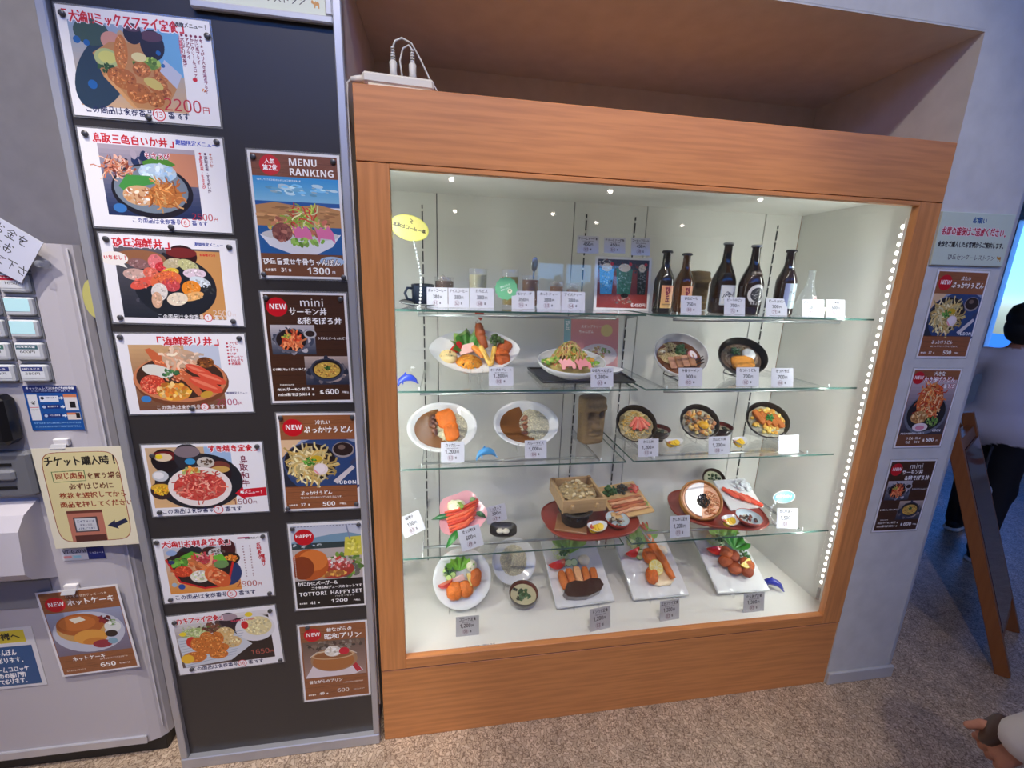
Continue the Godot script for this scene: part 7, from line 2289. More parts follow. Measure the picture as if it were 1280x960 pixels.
func print_oyster_set() -> ImageTexture:
	var s := landscape()
	photo_ground(s, 12, 12, 262, 174, C8(226, 224, 226), C8(90, 70, 66))
	s.rect(150, 30, 124, 156, C8(40, 28, 30))
	s.disc(162, 34, 26, 26, C8(44, 28, 44))
	s.disc(162, 24, 26, 12, C8(170, 150, 160))
	s.disc(232, 72, 56, 48, C8(226, 226, 230))
	s.disc(240, 66, 40, 34, C8(226, 214, 160))
	s.scatter(90, 240, 66, 36, 30, 2, 5, [C8(240, 230, 184), C8(216, 200, 140), C8(232, 220, 170)])
	s.disc(204, 58, 10, 14, C8(206, 30, 40))
	s.poly(PackedVector2Array([Vector2(14, 80), Vector2(150, 56), Vector2(216, 128), Vector2(150, 178), Vector2(20, 186)]), C8(206, 212, 222))
	for i in 10:
		s.line(PackedVector2Array([Vector2(18, 90 + i * 10), Vector2(200 - i * 4, 76 + i * 9)]), 1.6, C8(150, 166, 190))
	s.disc(68, 66, 38, 18, C8(170, 190, 120))
	s.strands(60, 66, 64, 34, 16, 20, 1.6, [C8(206, 220, 160), C8(150, 180, 90), C8(226, 230, 196)])
	s.scatter(40, 112, 54, 24, 16, 3, 8, [C8(110, 60, 50), C8(90, 110, 50), C8(130, 80, 60)])
	s.disc(52, 98, 16, 20, C8(206, 50, 40))
	for q in [[146, 78, 26], [162, 112, 26]]:
		s.disc(q[0], q[1], q[2], q[2] * 0.8, C8(220, 190, 130))
		s.scatter(40, q[0], q[1], q[2] * 0.8, q[2] * 0.6, 2, 5, [C8(240, 220, 170), C8(206, 170, 110)])
	for q in [[66, 108, 20, 26], [94, 90, 20, 24], [122, 94, 18, 24], [106, 128, 44, 20], [50, 152, 34, 20], [118, 152, 26, 16]]:
		s.disc(q[0], q[1], q[2], q[3], C8(206, 116, 44))
		s.scatter(60, q[0], q[1], q[2] * 0.85, q[3] * 0.85, 1.4, 3.4, [C8(232, 150, 70), C8(186, 96, 34), C8(240, 170, 96), C8(214, 124, 50)])
	s.disc(30, 156, 18, 16, C8(240, 190, 50))
	for q in [[32, 66, 10], [220, 22, 11]]:
		s.disc(q[0], q[1], q[2], q[2] * 0.75, C8(240, 214, 50))
	s.outlined("カキフライ定食」", 22, 12, 19, RED, C8(248, 242, 246), 0.15, 0.86)
	s.text("商品価格です1350円", 168, 36, 7, C8(206, 60, 90), 0.14)
	price_tag(s, "1650", 206, 150, 21, C8(190, 96, 80))
	footer(s, "16", 34, 188, 15, NAVY)
	return s.tex()

func wood_sheet(dark := false) -> Sheet:
	var s := Sheet.new(self, 210, 297, 2.4, C8(236, 234, 238))
	s.planks(6, 6, 198, 285, C8(70, 42, 28) if dark else C8(150, 92, 56), 12)
	return s

func new_badge(s: Sheet, x: float, y: float, r: float, word := "NEW") -> void:
	s.disc(x, y, r, r * 0.95, C8(200, 16, 34))
	s.text(word, x - r * (0.74 if word == "NEW" else 0.86), y - r * 0.36, r * (0.62 if word == "NEW" else 0.46), Color.WHITE)

func print_ranking() -> ImageTexture:
	var s := Sheet.new(self, 210, 297, 2.4, C8(232, 232, 236))
	s.planks(6, 6, 198, 50, C8(126, 76, 54), 3)
	s.fade(6, 56, 198, 62, C8(60, 150, 214), C8(140, 196, 226))
	s.scatter(40, 120, 84, 80, 12, 4, 14, [C8(190, 220, 236), C8(120, 186, 224)], 0.3, 0.1)
	s.rect(6, 112, 198, 10, C8(40, 90, 160))
	s.poly(PackedVector2Array([Vector2(6, 122), Vector2(50, 114), Vector2(110, 122), Vector2(150, 116), Vector2(204, 128), Vector2(204, 190), Vector2(6, 190)]), C8(190, 140, 90))
	s.scatter(80, 105, 146, 90, 24, 4, 16, [C8(200, 150, 100), C8(176, 126, 80), C8(166, 116, 74)], 0.2, 0.05)
	s.rect(6, 170, 198, 86, C8(40, 96, 160))
	s.rect(6, 236, 198, 55, C8(120, 76, 52))
	s.poly(PackedVector2Array([Vector2(8, 190), Vector2(202, 186), Vector2(180, 216), Vector2(140, 236), Vector2(80, 236), Vector2(30, 218)]), C8(226, 228, 236))
	s.disc(105, 190, 92, 14, C8(206, 206, 206))
	s.scatter(150, 104, 172, 72, 26, 3, 9, [C8(206, 170, 90), C8(170, 190, 80), C8(226, 150, 110), C8(150, 170, 70), C8(236, 200, 150), C8(190, 110, 90)])
	s.disc(62, 184, 24, 22, C8(130, 76, 70))
	s.scatter(40, 62, 186, 22, 20, 3, 7, [C8(150, 90, 80), C8(110, 60, 56), C8(176, 116, 100)])
	s.strands(40, 110, 150, 30, 20, 30, 3, [C8(190, 206, 90), C8(226, 226, 170), C8(206, 60, 50), C8(160, 190, 70)])
	for k in 2:
		var x := 84.0 + k * 54
		s.poly(PackedVector2Array([Vector2(x, 166), Vector2(x + 10, 176), Vector2(x + 16, 168), Vector2(x + 26, 176), Vector2(x + 34, 166), Vector2(x + 46, 182), Vector2(x + 50, 208), Vector2(x + 40, 198), Vector2(x + 14, 196), Vector2(x + 10, 210), Vector2(x + 6, 186)]), C8(226, 120, 170))
	s.scatter(30, 120, 206, 40, 8, 4, 8, [C8(120, 170, 60), C8(150, 190, 90)])
	s.disc(176, 252, 30, 12, C8(170, 196, 226))
	new_badge(s, 48, 31, 24, "")
	s.text("人気", 36, 16, 12, Color.WHITE, 0.14)
	s.text("第2位", 31, 30, 13, Color.WHITE, 0.15)
	s.text("MENU", 90, 12, 19, Color.WHITE, 0.1, 1.05)
	s.text("RANKING", 90, 34, 19, Color.WHITE, 0.1, 1.05)
	s.tiny(14, 62, 100, 4, C8(230, 240, 246))
	s.outlined("砂丘旨乗せ牛骨ちゃんぽん", 10, 248, 15.5, Color.WHITE, C8(90, 60, 50), 0.14, 1.0)
	s.text("食券番号", 12, 273, 7, Color.WHITE, 0.13)
	s.text("31", 50, 270, 12, Color.WHITE)
	s.text("番", 68, 273, 7, Color.WHITE, 0.13)
	s.text("1300", 112, 267, 20, Color.WHITE, 0.1, 1.15)
	s.text("円", 174, 276, 8, Color.WHITE, 0.13)
	return s.tex()

func udon_bowl(s: Sheet, x: float, y: float, k: float) -> void:
	s.disc(x, y, 74 * k, 62 * k, C8(70, 84, 120))
	s.disc(x, y - 2 * k, 70 * k, 57 * k, C8(36, 28, 30))
	s.disc(x, y, 58 * k, 46 * k, C8(50, 36, 34))
	s.disc(x - 4 * k, y + 4 * k, 46 * k, 36 * k, C8(190, 160, 90))
	s.strands(150, x - 4 * k, y + 4 * k, 44 * k, 34 * k, 46 * k, 5.0 * k, [C8(226, 206, 140), C8(206, 180, 110), C8(240, 226, 176), C8(190, 160, 90)])
	s.disc(x + 16 * k, y - 12 * k, 16 * k, 10 * k, C8(206, 170, 40))
	s.scatter(50, x - 2 * k, y - 4 * k, 16 * k, 12 * k, 2 * k, 5 * k, [C8(70, 140, 50), C8(110, 176, 70), C8(50, 110, 40)])
	s.disc(x + 26 * k, y + 20 * k, 20 * k, 18 * k, C8(236, 222, 222))
	s.disc(x + 24 * k, y + 18 * k, 14 * k, 13 * k, C8(244, 232, 234))
	s.line(PackedVector2Array([Vector2(x + 8 * k, y + 22 * k), Vector2(x + 20 * k, y + 36 * k)]), 4 * k, C8(236, 150, 160))

func print_udon() -> ImageTexture:
	var s := wood_sheet()
	s.rect(6, 78, 198, 142, C8(40, 44, 60))
	s.rect(6, 78, 198, 40, C8(150, 160, 190))
	s.poly(PackedVector2Array([Vector2(6, 78), Vector2(60, 78), Vector2(6, 130)]), C8(226, 190, 150))
	s.disc(130, 160, 120, 90, C8(44, 70, 120))
	s.rect(6, 220, 198, 71, C8(146, 90, 56))
	s.rect(6, 60, 198, 18, C8(150, 92, 58))
	s.planks(6, 220, 198, 71, C8(148, 90, 56), 4)
	s.rect(0, 78, 6, 142, C8(236, 234, 238))
	s.rect(204, 78, 6, 142, C8(236, 234, 238))
	udon_bowl(s, 80, 148, 1.0)
	s.disc(170, 110, 30, 24, C8(160, 150, 150))
	s.disc(170, 108, 27, 20, C8(44, 30, 30))
	s.disc(166, 102, 10, 7, C8(120, 100, 90))
	s.poly(PackedVector2Array([Vector2(138, 206), Vector2(192, 158), Vector2(200, 166), Vector2(150, 216)]), C8(214, 206, 210))
	s.poly(PackedVector2Array([Vector2(186, 150), Vector2(204, 132), Vector2(204, 146), Vector2(192, 158)]), C8(60, 66, 100))
	s.rect(6, 220, 198, 2, C8(110, 66, 40))
	new_badge(s, 40, 42, 27)
	s.text("冷たい", 100, 20, 13.5, Color.WHITE, 0.13)
	s.text("ぶっかけうどん", 68, 40, 18.5, Color.WHITE, 0.15, 1.02)
	s.text("UDON", 154, 205, 13, Color.WHITE, 0.1, 1.1)
	s.text("ぶっかけうどん", 46, 236, 12.5, Color.WHITE, 0.14)
	s.text("味とつゆだけのシンプルなうどんです。", 46, 253, 6.6, Color.WHITE, 0.12)
	s.text("食券番号", 12, 276, 6, Color.WHITE, 0.13)
	s.text("37", 44, 273, 11, Color.WHITE)
	s.text("番", 64, 276, 6, Color.WHITE, 0.13)
	s.text("500", 104, 270, 16, Color.WHITE, 0.1, 1.2)
	s.text("円税込", 152, 276, 6.5, Color.WHITE, 0.13)
	return s.tex()

func print_mini() -> ImageTexture:
	var s := wood_sheet(true)
	new_badge(s, 36, 38, 26)
	s.text("mini", 92, 14, 24, Color.WHITE, 0.1, 1.1, false)
	s.text("サーモン丼", 64, 40, 19, Color.WHITE, 0.14, 1.0)
	s.text("&鶏そぼろ丼", 82, 64, 19, Color.WHITE, 0.14, 1.02)
	photo_ground(s, 14, 84, 110, 78, C8(196, 190, 196), C8(60, 66, 84))
	s.disc(64, 126, 42, 32, C8(96, 96, 110))
	s.disc(64, 124, 38, 28, C8(36, 26, 28))
	s.disc(112, 108, 16, 12, C8(190, 190, 196))
	s.disc(112, 107, 12, 8, C8(50, 36, 34))
	s.disc(66, 126, 26, 17, C8(214, 80, 44))
	s.strands(40, 66, 126, 22, 13, 22, 4.5, [C8(240, 120, 70), C8(206, 70, 40), C8(246, 150, 100)])
	s.scatter(14, 54, 114, 12, 6, 2, 4, [C8(110, 150, 60), C8(206, 190, 80)])
	photo_ground(s, 92, 168, 112, 78, C8(190, 170, 160), C8(46, 52, 72))
	s.disc(148, 206, 44, 32, C8(60, 66, 86))
	s.disc(148, 204, 38, 27, C8(40, 30, 30))
	s.disc(148, 206, 34, 22, C8(206, 170, 80))
	s.scatter(90, 148, 206, 32, 20, 1.4, 3.2, [C8(236, 200, 100), C8(190, 130, 60), C8(226, 180, 80), C8(150, 100, 50)])
	s.scatter(16, 148, 200, 8, 5, 2, 3.5, [C8(70, 110, 50), C8(50, 90, 40)])
	s.text("うどんとご一しょにどうぞ！", 130, 116, 6.9, Color.WHITE, 0.15)
	s.text("お子様にちょうどいいサイズ", 10, 200, 7.2, Color.WHITE, 0.15, 0.9)
	s.tiny(24, 244, 34, 4, Color.WHITE)
	s.text("miniサーモン丼", 16, 254, 9.5, Color.WHITE, 0.14)
	s.text("mini鶏そぼろ丼", 16, 269, 9.5, Color.WHITE, 0.14)
	for k in 2:
		s.text(["13", "14"][k], 86, 253 + 15 * k, 10, Color.WHITE)
		s.text("番", 104, 256 + 15 * k, 6.5, Color.WHITE, 0.14)
	s.text("各", 124, 262, 12, Color.WHITE, 0.15)
	s.text("600", 138, 258, 18, Color.WHITE, 0.1, 1.1)
	s.text("円税込", 182, 266, 6.5, Color.WHITE, 0.13)
	return s.tex()

func print_happy() -> ImageTexture:
	var s := Sheet.new(self, 210, 297, 2.4, C8(232, 232, 236))
	s.fade(6, 8, 198, 60, C8(190, 196, 214), C8(206, 212, 222))
	s.poly(PackedVector2Array([Vector2(6, 62), Vector2(60, 50), Vector2(120, 40), Vector2(170, 36), Vector2(204, 46), Vector2(204, 80), Vector2(6, 80)]), C8(120, 156, 180))
	s.rect(6, 66, 198, 22, C8(50, 66, 70))
	s.scatter(30, 50, 72, 40, 8, 2, 6, [C8(60, 90, 130), C8(40, 60, 60), C8(190, 200, 206)])
	s.rect(6, 86, 198, 110, C8(190, 180, 176))
	s.scatter(80, 150, 150, 50, 44, 4, 12, [C8(120, 160, 60), C8(90, 130, 60), C8(160, 180, 110), C8(110, 110, 100)])
	s.poly(PackedVector2Array([Vector2(158, 52), Vector2(204, 50), Vector2(204, 116), Vector2(152, 116)]), C8(214, 206, 80))
	s.scatter(30, 180, 84, 18, 28, 3, 8, [C8(226, 220, 110), C8(196, 190, 60)])
	s.line(PackedVector2Array([Vector2(164, 14), Vector2(172, 58)]), 4, C8(130, 140, 170))
	s.disc(120, 160, 60, 32, C8(170, 60, 50))
	s.scatter(80, 130, 138, 48, 20, 3, 8, [C8(236, 200, 196), C8(214, 110, 110), C8(240, 226, 220), C8(190, 70, 60)])
	s.scatter(30, 110, 176, 40, 8, 4, 9, [C8(226, 170, 80), C8(190, 120, 60)])
	s.disc(52, 140, 54, 54, C8(190, 90, 36))
	s.disc(62, 126, 42, 36, C8(222, 124, 56))
	s.disc(30, 150, 34, 40, C8(140, 60, 26))
	s.rect(0, 60, 6, 150, C8(232, 232, 236))
	s.rect(6, 194, 198, 97, C8(26, 22, 24))
	for i in 22:
		s.rect(8 + i * 9, 10, 5, 2, C8(90, 90, 110))
		s.rect(10, 90 + i * 4.6, 2, 2.4, C8(226, 220, 214))
	new_badge(s, 42, 46, 28, "HAPPY")
	s.text("かにかにバーガー&", 12, 199, 14, Color.WHITE, 0.15, 0.94)
	s.text("二十世紀梨ジュースのセットです！", 50, 217, 10.5, Color.WHITE, 0.14, 0.95)
	s.text("TOTTORI", 14, 234, 16, Color.WHITE, 0.1, 1.05)
	s.text("HAPPY", 104, 234, 16, Color.WHITE, 0.1, 1.05)
	s.text("SET", 168, 234, 16, Color.WHITE, 0.1, 1.05)
	s.text("ハッピーセット", 118, 252, 7, Color.WHITE, 0.13, 1.2)
	s.text("食券番号", 12, 272, 6, Color.WHITE, 0.13)
	s.text("41", 44, 268, 13, Color.WHITE)
	s.text("番", 66, 272, 6, Color.WHITE, 0.13)
	s.text("1200", 104, 265, 15, Color.WHITE, 0.1, 1.35)
	s.text("円税込", 172, 272, 7, Color.WHITE, 0.13)
	return s.tex()

func print_pudding() -> ImageTexture:
	var s := wood_sheet()
	s.fade(10, 66, 190, 140, C8(110, 90, 80), C8(170, 140, 130))
	s.scatter(80, 105, 84, 86, 16, 3, 9, [C8(70, 60, 54), C8(120, 104, 90), C8(150, 140, 130), C8(90, 70, 60)])
	s.poly(PackedVector2Array([Vector2(10, 206), Vector2(40, 150), Vector2(160, 150), Vector2(190, 190), Vector2(160, 206)]), C8(226, 216, 222))
	s.poly(PackedVector2Array([Vector2(150, 156), Vector2(164, 150), Vector2(186, 190), Vector2(170, 196)]), C8(190, 40, 60))
	s.disc(102, 140, 72, 46, C8(170, 130, 96))
	s.disc(100, 146, 64, 36, C8(176, 112, 60))
	s.disc(100, 122, 66, 17, C8(206, 170, 130))
	s.disc(100, 122, 58, 13, C8(150, 96, 56))
	s.line(PackedVector2Array([Vector2(30, 124), Vector2(50, 108), Vector2(100, 104), Vector2(150, 108), Vector2(172, 122)]), 2.5, C8(226, 216, 200))
	s.disc(100, 108, 26, 20, C8(236, 232, 220))
	s.scatter(30, 100, 106, 22, 16, 3, 8, [C8(246, 244, 236), C8(220, 214, 200)])
	s.disc(134, 110, 16, 14, C8(206, 30, 56))
	s.rect(10, 205, 190, 2, C8(120, 70, 46))
	new_badge(s, 42, 40, 26)
	s.text("昔ながらの", 84, 18, 15, Color.WHITE, 0.13, 1.05)
	s.text("昭和プリン", 76, 40, 22, Color.WHITE, 0.14, 1.05)
	s.text("昔ながらのプリン", 20, 216, 13, Color.WHITE, 0.13, 1.0)
	s.tiny(124, 232, 62, 4.5, C8(236, 226, 220))
	s.text("食券番号", 14, 270, 6, Color.WHITE, 0.13)
	s.text("49", 48, 264, 13, Color.WHITE)
	s.text("番", 70, 270, 6, Color.WHITE, 0.13)
	s.text("600", 104, 256, 17, Color.WHITE, 0.1, 1.2, false)
	s.tiny(156, 264, 32, 5, C8(236, 226, 220))
	return s.tex()

func print_kakiage() -> ImageTexture:
	var s := wood_sheet()
	s.fade(8, 40, 194, 210, C8(200, 180, 186), C8(60, 56, 70))
	s.disc(104, 170, 92, 76, C8(110, 116, 130))
	s.disc(104, 166, 84, 68, C8(36, 34, 40))
	s.disc(106, 120, 56, 66, C8(216, 110, 50))
	s.strands(170, 106, 116, 50, 62, 26, 4.5, [C8(236, 130, 60), C8(206, 70, 40), C8(240, 180, 110), C8(226, 96, 44), C8(246, 206, 150)])
	s.disc(76, 180, 36, 24, C8(200, 150, 90))
	s.scatter(60, 76, 180, 32, 20, 3, 7, [C8(226, 180, 110), C8(170, 110, 60), C8(240, 206, 150)])
	s.scatter(40, 140, 196, 26, 18, 3, 7, [C8(90, 140, 60), C8(140, 176, 90)])
	s.disc(92, 218, 34, 16, C8(240, 226, 230))
	s.disc(92, 220, 20, 8, C8(236, 150, 170))
	s.rect(8, 246, 194, 43, C8(120, 76, 54))
	new_badge(s, 30, 34, 24)
	s.outlined("大きな", 92, 10, 17, Color.WHITE, C8(150, 90, 60), 0.14)
	s.outlined("かき揚げうどん", 56, 30, 19, Color.WHITE, C8(170, 30, 60), 0.14, 1.02)
	s.outlined("&そば", 148, 56, 17, Color.WHITE, C8(170, 30, 60), 0.14)
	s.text("UDON", 152, 226, 11, Color.WHITE)
	s.text("大きなかき揚げがのってます！", 14, 238, 8, Color.WHITE, 0.15, 0.95)
	s.text("うどん", 44, 256, 11, Color.WHITE, 0.14)
	s.text("そば", 44, 271, 11, Color.WHITE, 0.14)
	for k in 2:
		s.text(["33", "34"][k], 84, 255 + 15 * k, 11, Color.WHITE)
		s.text("番", 102, 258 + 15 * k, 7, Color.WHITE, 0.14)
	s.text("各", 120, 264, 11, Color.WHITE, 0.15)
	s.text("600", 134, 259, 18, Color.WHITE, 0.1, 1.1)
	s.text("円", 180, 268, 8, Color.WHITE, 0.13)
	return s.tex()

func print_request() -> ImageTexture:
	var s := Sheet.new(self, 280, 160, 2.6, C8(206, 220, 206))
	s.text("お願い", 118, 12, 19, C8(40, 90, 150), 0.15)
	s.outlined("お席の確保はご遠慮ください。", 10, 44, 26, C8(190, 24, 60), C8(240, 226, 226), 0.12, 0.72)
	s.text("食券をご購入したお客様からご案内します。", 6, 88, 18, INK, 0.14, 0.74)
	s.text("砂丘センターレストラン", 56, 128, 17, C8(70, 70, 76), 0.09, 1.0)
	camel(s, 250, 128, 1.0)
	return s.tex()

func camel(s: Sheet, x: float, y: float, k: float) -> void:
	var p := PackedVector2Array()
	for q in [[0, 8], [0, 2], [3, 1], [5, 4], [7, 6], [9, 2], [11, 5], [14, 2], [17, 7], [17, 18], [15, 18], [14, 12], [9, 12], [8, 18], [6, 18], [6, 11], [2, 9]]:
		p.append(Vector2(x + q[0] * k, y + q[1] * k))
	s.poly(p, C8(196, 140, 50))

func print_board_sign() -> ImageTexture:
	var s := Sheet.new(self, 270, 190, 2.4, C8(214, 222, 206))
	s.text("お席の確保は", 40, 30, 30, C8(190, 24, 60), 0.13)
	s.text("ご遠慮ください", 30, 80, 30, C8(190, 24, 60), 0.13)
	s.text("砂丘センターレストラン", 36, 152, 18, C8(60, 60, 66), 0.1, 0.96)
	camel(s, 238, 154, 1.0)
	return s.tex()

# ------------------------------------------------------------------ hanging the menus
func menu_sheet(c: Vector3, w: float, h: float, turn: float, tex: Texture2D, label: String, group: String, pins: Array, what: String, bow := 0.0) -> void:
	var t := thing("menu_sheet", label, "menu", c, Basis(Vector3.BACK, deg_to_rad(turn)), group)
	var pouch := G.new().box(Vector3(w + 0.008, h + 0.008, 0.0004), Vector3(0, 0, 0.0002))
	part(t, "laminate_pouch", pouch, glass(0.10, Color(0.9, 0.92, 0.96)))
	var sheet := G.new().box(Vector3(w, h, 0.0004), Vector3(0, 0, 0.0008))
	var sh := part(t, "paper", sheet, mat(C8(236, 236, 240), 0.45))
	var g := G.new()
	g.uvquad(Vector3(-w / 2, -h / 2, 0.0012), Vector3(w / 2, -h / 2, 0.0012), Vector3(w / 2, h / 2, 0.0012), Vector3(-w / 2, h / 2, 0.0012))
	part(sh, "print", g, printed(tex, 0.38, 0.2))
	for p in pins:
		var m := thing("round_magnet", "round grey magnet pinning the edge of the " + what, "magnet", t.transform * Vector3(p[0] * w, p[1] * h, 0.0013), Basis(Vector3.RIGHT, PI / 2), "grey magnets on the menu board")
		part(m, "magnet_disc", G.new().lathe([[0.0, 0.0], [0.0062, 0.0], [0.0066, 0.001], [0.0062, 0.004], [0.0054, 0.0048], [0.0, 0.005]], 18), mat(C8(92, 92, 96), 0.35, 0.5))

func build_posters() -> void:
	var z := -0.0088
	var G1 := "food set menus on the dark board"
	var G2 := "upright menus on the dark board"
	menu_sheet(Vector3(-0.449, 1.990, z), 0.297, 0.21, -0.1, print_fried_set(), "menu sheet of a mixed fry set priced 2200 on the dark board", G1, [[-0.46, 0.42], [0.48, 0.36], [0.0, -0.47]], "mixed fry set menu")
	menu_sheet(Vector3(-0.450, 1.755, z), 0.297, 0.21, -0.3, print_squid_bowl(), "menu sheet of a three colour squid bowl with shrimp heads", G1, [[-0.45, 0.44], [0.46, 0.46], [0.05, -0.47]], "squid bowl menu")
	menu_sheet(Vector3(-0.447, 1.529, z), 0.297, 0.21, -0.7, print_dune_bowl(), "menu sheet of a seafood bowl with a white speech bubble sticker", G1, [[-0.45, 0.44], [0.45, 0.42], [-0.44, -0.44], [0.42, -0.45]], "speech bubble seafood bowl menu")
	menu_sheet(Vector3(-0.450, 1.294, z), 0.297, 0.21, 0.4, print_seafood_bowl(), "menu sheet of a wooden bowl with prawn, roe and salmon", G1, [[-0.46, 0.46], [0.46, 0.45], [0.0, -0.44]], "prawn and roe bowl menu")
	menu_sheet(Vector3(-0.438, 0.996, z), 0.297, 0.21, -0.1, print_beef_set(), "menu sheet of a raw beef hot pot set with a red arrow sticker", G1, [[-0.42, 0.36], [0.46, 0.45], [-0.44, -0.44]], "beef hot pot menu")
	menu_sheet(Vector3(-0.450, 0.715, z), 0.297, 0.21, 0.1, print_sashimi_set(), "menu sheet of a sashimi set in a red boat", G1, [[-0.47, 0.46], [0.46, 0.46], [-0.44, -0.44], [0.46, -0.46]], "sashimi boat menu")
	menu_sheet(Vector3(-0.448, 0.464, z), 0.297, 0.21, 2.2, print_oyster_set(), "menu sheet of a fried oyster set with rice", G1, [[-0.44, 0.4], [0.45, 0.42], [-0.38, -0.42], [0.47, -0.46]], "fried oyster menu")
	var udon := print_udon()
	var mini := print_mini()
	menu_sheet(Vector3(-0.144, 1.693, z), 0.209, 0.296, 0.4, print_ranking(), "upright menu ranking sheet with a camel shaped ham noodle bowl on a dune", G2, [[-0.44, 0.45], [0.43, 0.45], [-0.46, -0.47], [0.46, -0.48]], "menu ranking sheet")
	menu_sheet(Vector3(-0.147, 1.362, z), 0.209, 0.296, 0.4, mini, "dark wood menu sheet of two mini rice bowls on the board", G2, [[-0.44, 0.45], [0.43, 0.45]], "mini rice bowl menu on the board")
	menu_sheet(Vector3(-0.141, 1.035, z), 0.209, 0.296, -0.5, udon, "wood grain menu sheet of cold udon noodles on the dark board", G2, [[-0.45, 0.46], [0.45, 0.46], [-0.46, -0.47], [0.45, -0.45]], "cold udon menu on the board")
	menu_sheet(Vector3(-0.140, 0.697, z), 0.209, 0.296, -0.2, print_happy(), "black menu sheet of a crab burger and juice set", G2, [[-0.44, 0.45], [0.45, 0.46]], "crab burger menu")
	menu_sheet(Vector3(-0.142, 0.345, z), 0.209, 0.296, -0.3, print_pudding(), "wood grain menu sheet of a pudding in a glass dish", G2, [[-0.36, 0.47]], "pudding menu")
	var G3 := "menus on the white column"
	menu_sheet(Vector3(1.883, 1.491, 0.001), 0.205, 0.288, -0.1, udon, "wood grain menu sheet of cold udon noodles on the white column", G3, [], "")
	menu_sheet(Vector3(1.882, 1.166, 0.001), 0.2, 0.287, -0.5, print_kakiage(), "menu sheet of udon with a tall orange fritter on the column", G3, [], "")
	menu_sheet(Vector3(1.882, 0.830, 0.001), 0.2, 0.288, -1.3, mini, "dark wood menu sheet of two mini rice bowls on the white column", G3, [], "")
	# request sign on the column
	var t := thing("request_sign", "pale green board sign with red lettering on the white column", "sign", Vector3(1.878, 1.729, 0.001), Basis(Vector3.BACK, deg_to_rad(0.8)))
	part(t, "board", G.new().box(Vector3(0.28, 0.16, 0.006), Vector3(0, 0, 0.003), 0.001), mat(C8(206, 220, 206), 0.4))
	var g := G.new()
	g.uvquad(Vector3(-0.138, -0.078, 0.0064), Vector3(0.138, -0.078, 0.0064), Vector3(0.138, 0.078, 0.0064), Vector3(-0.138, 0.078, 0.0064))
	part(t, "print", g, printed(print_request(), 0.4, 0.2))
	t = thing("framed_sign", "white framed restaurant sign at the top of the dark board", "sign", Vector3(-0.182, 2.213, z), Basis(Vector3.BACK, deg_to_rad(-0.2)))
	for q in [[Vector3(0, -0.092, 0.007), Vector3(0.296, 0.016, 0.014)], [Vector3(0, 0.092, 0.007), Vector3(0.296, 0.016, 0.014)], [Vector3(-0.14, 0, 0.007), Vector3(0.016, 0.168, 0.014)], [Vector3(0.14, 0, 0.007), Vector3(0.016, 0.168, 0.014)]]:
		part(t, "frame_bar", G.new().box(q[1], q[0], 0.003), mat(C8(196, 198, 204), 0.35, 0.3))
	g = G.new()
	g.uvquad(Vector3(-0.133, -0.085, 0.004), Vector3(0.133, -0.085, 0.004), Vector3(0.133, 0.085, 0.004), Vector3(-0.133, 0.085, 0.004))
	part(t, "print", g, printed(print_board_sign(), 0.35, 0.3))
	part(t, "backing", G.new().box(Vector3(0.27, 0.172, 0.003), Vector3(0, 0, 0.0015)), mat(C8(170, 174, 176), 0.5))

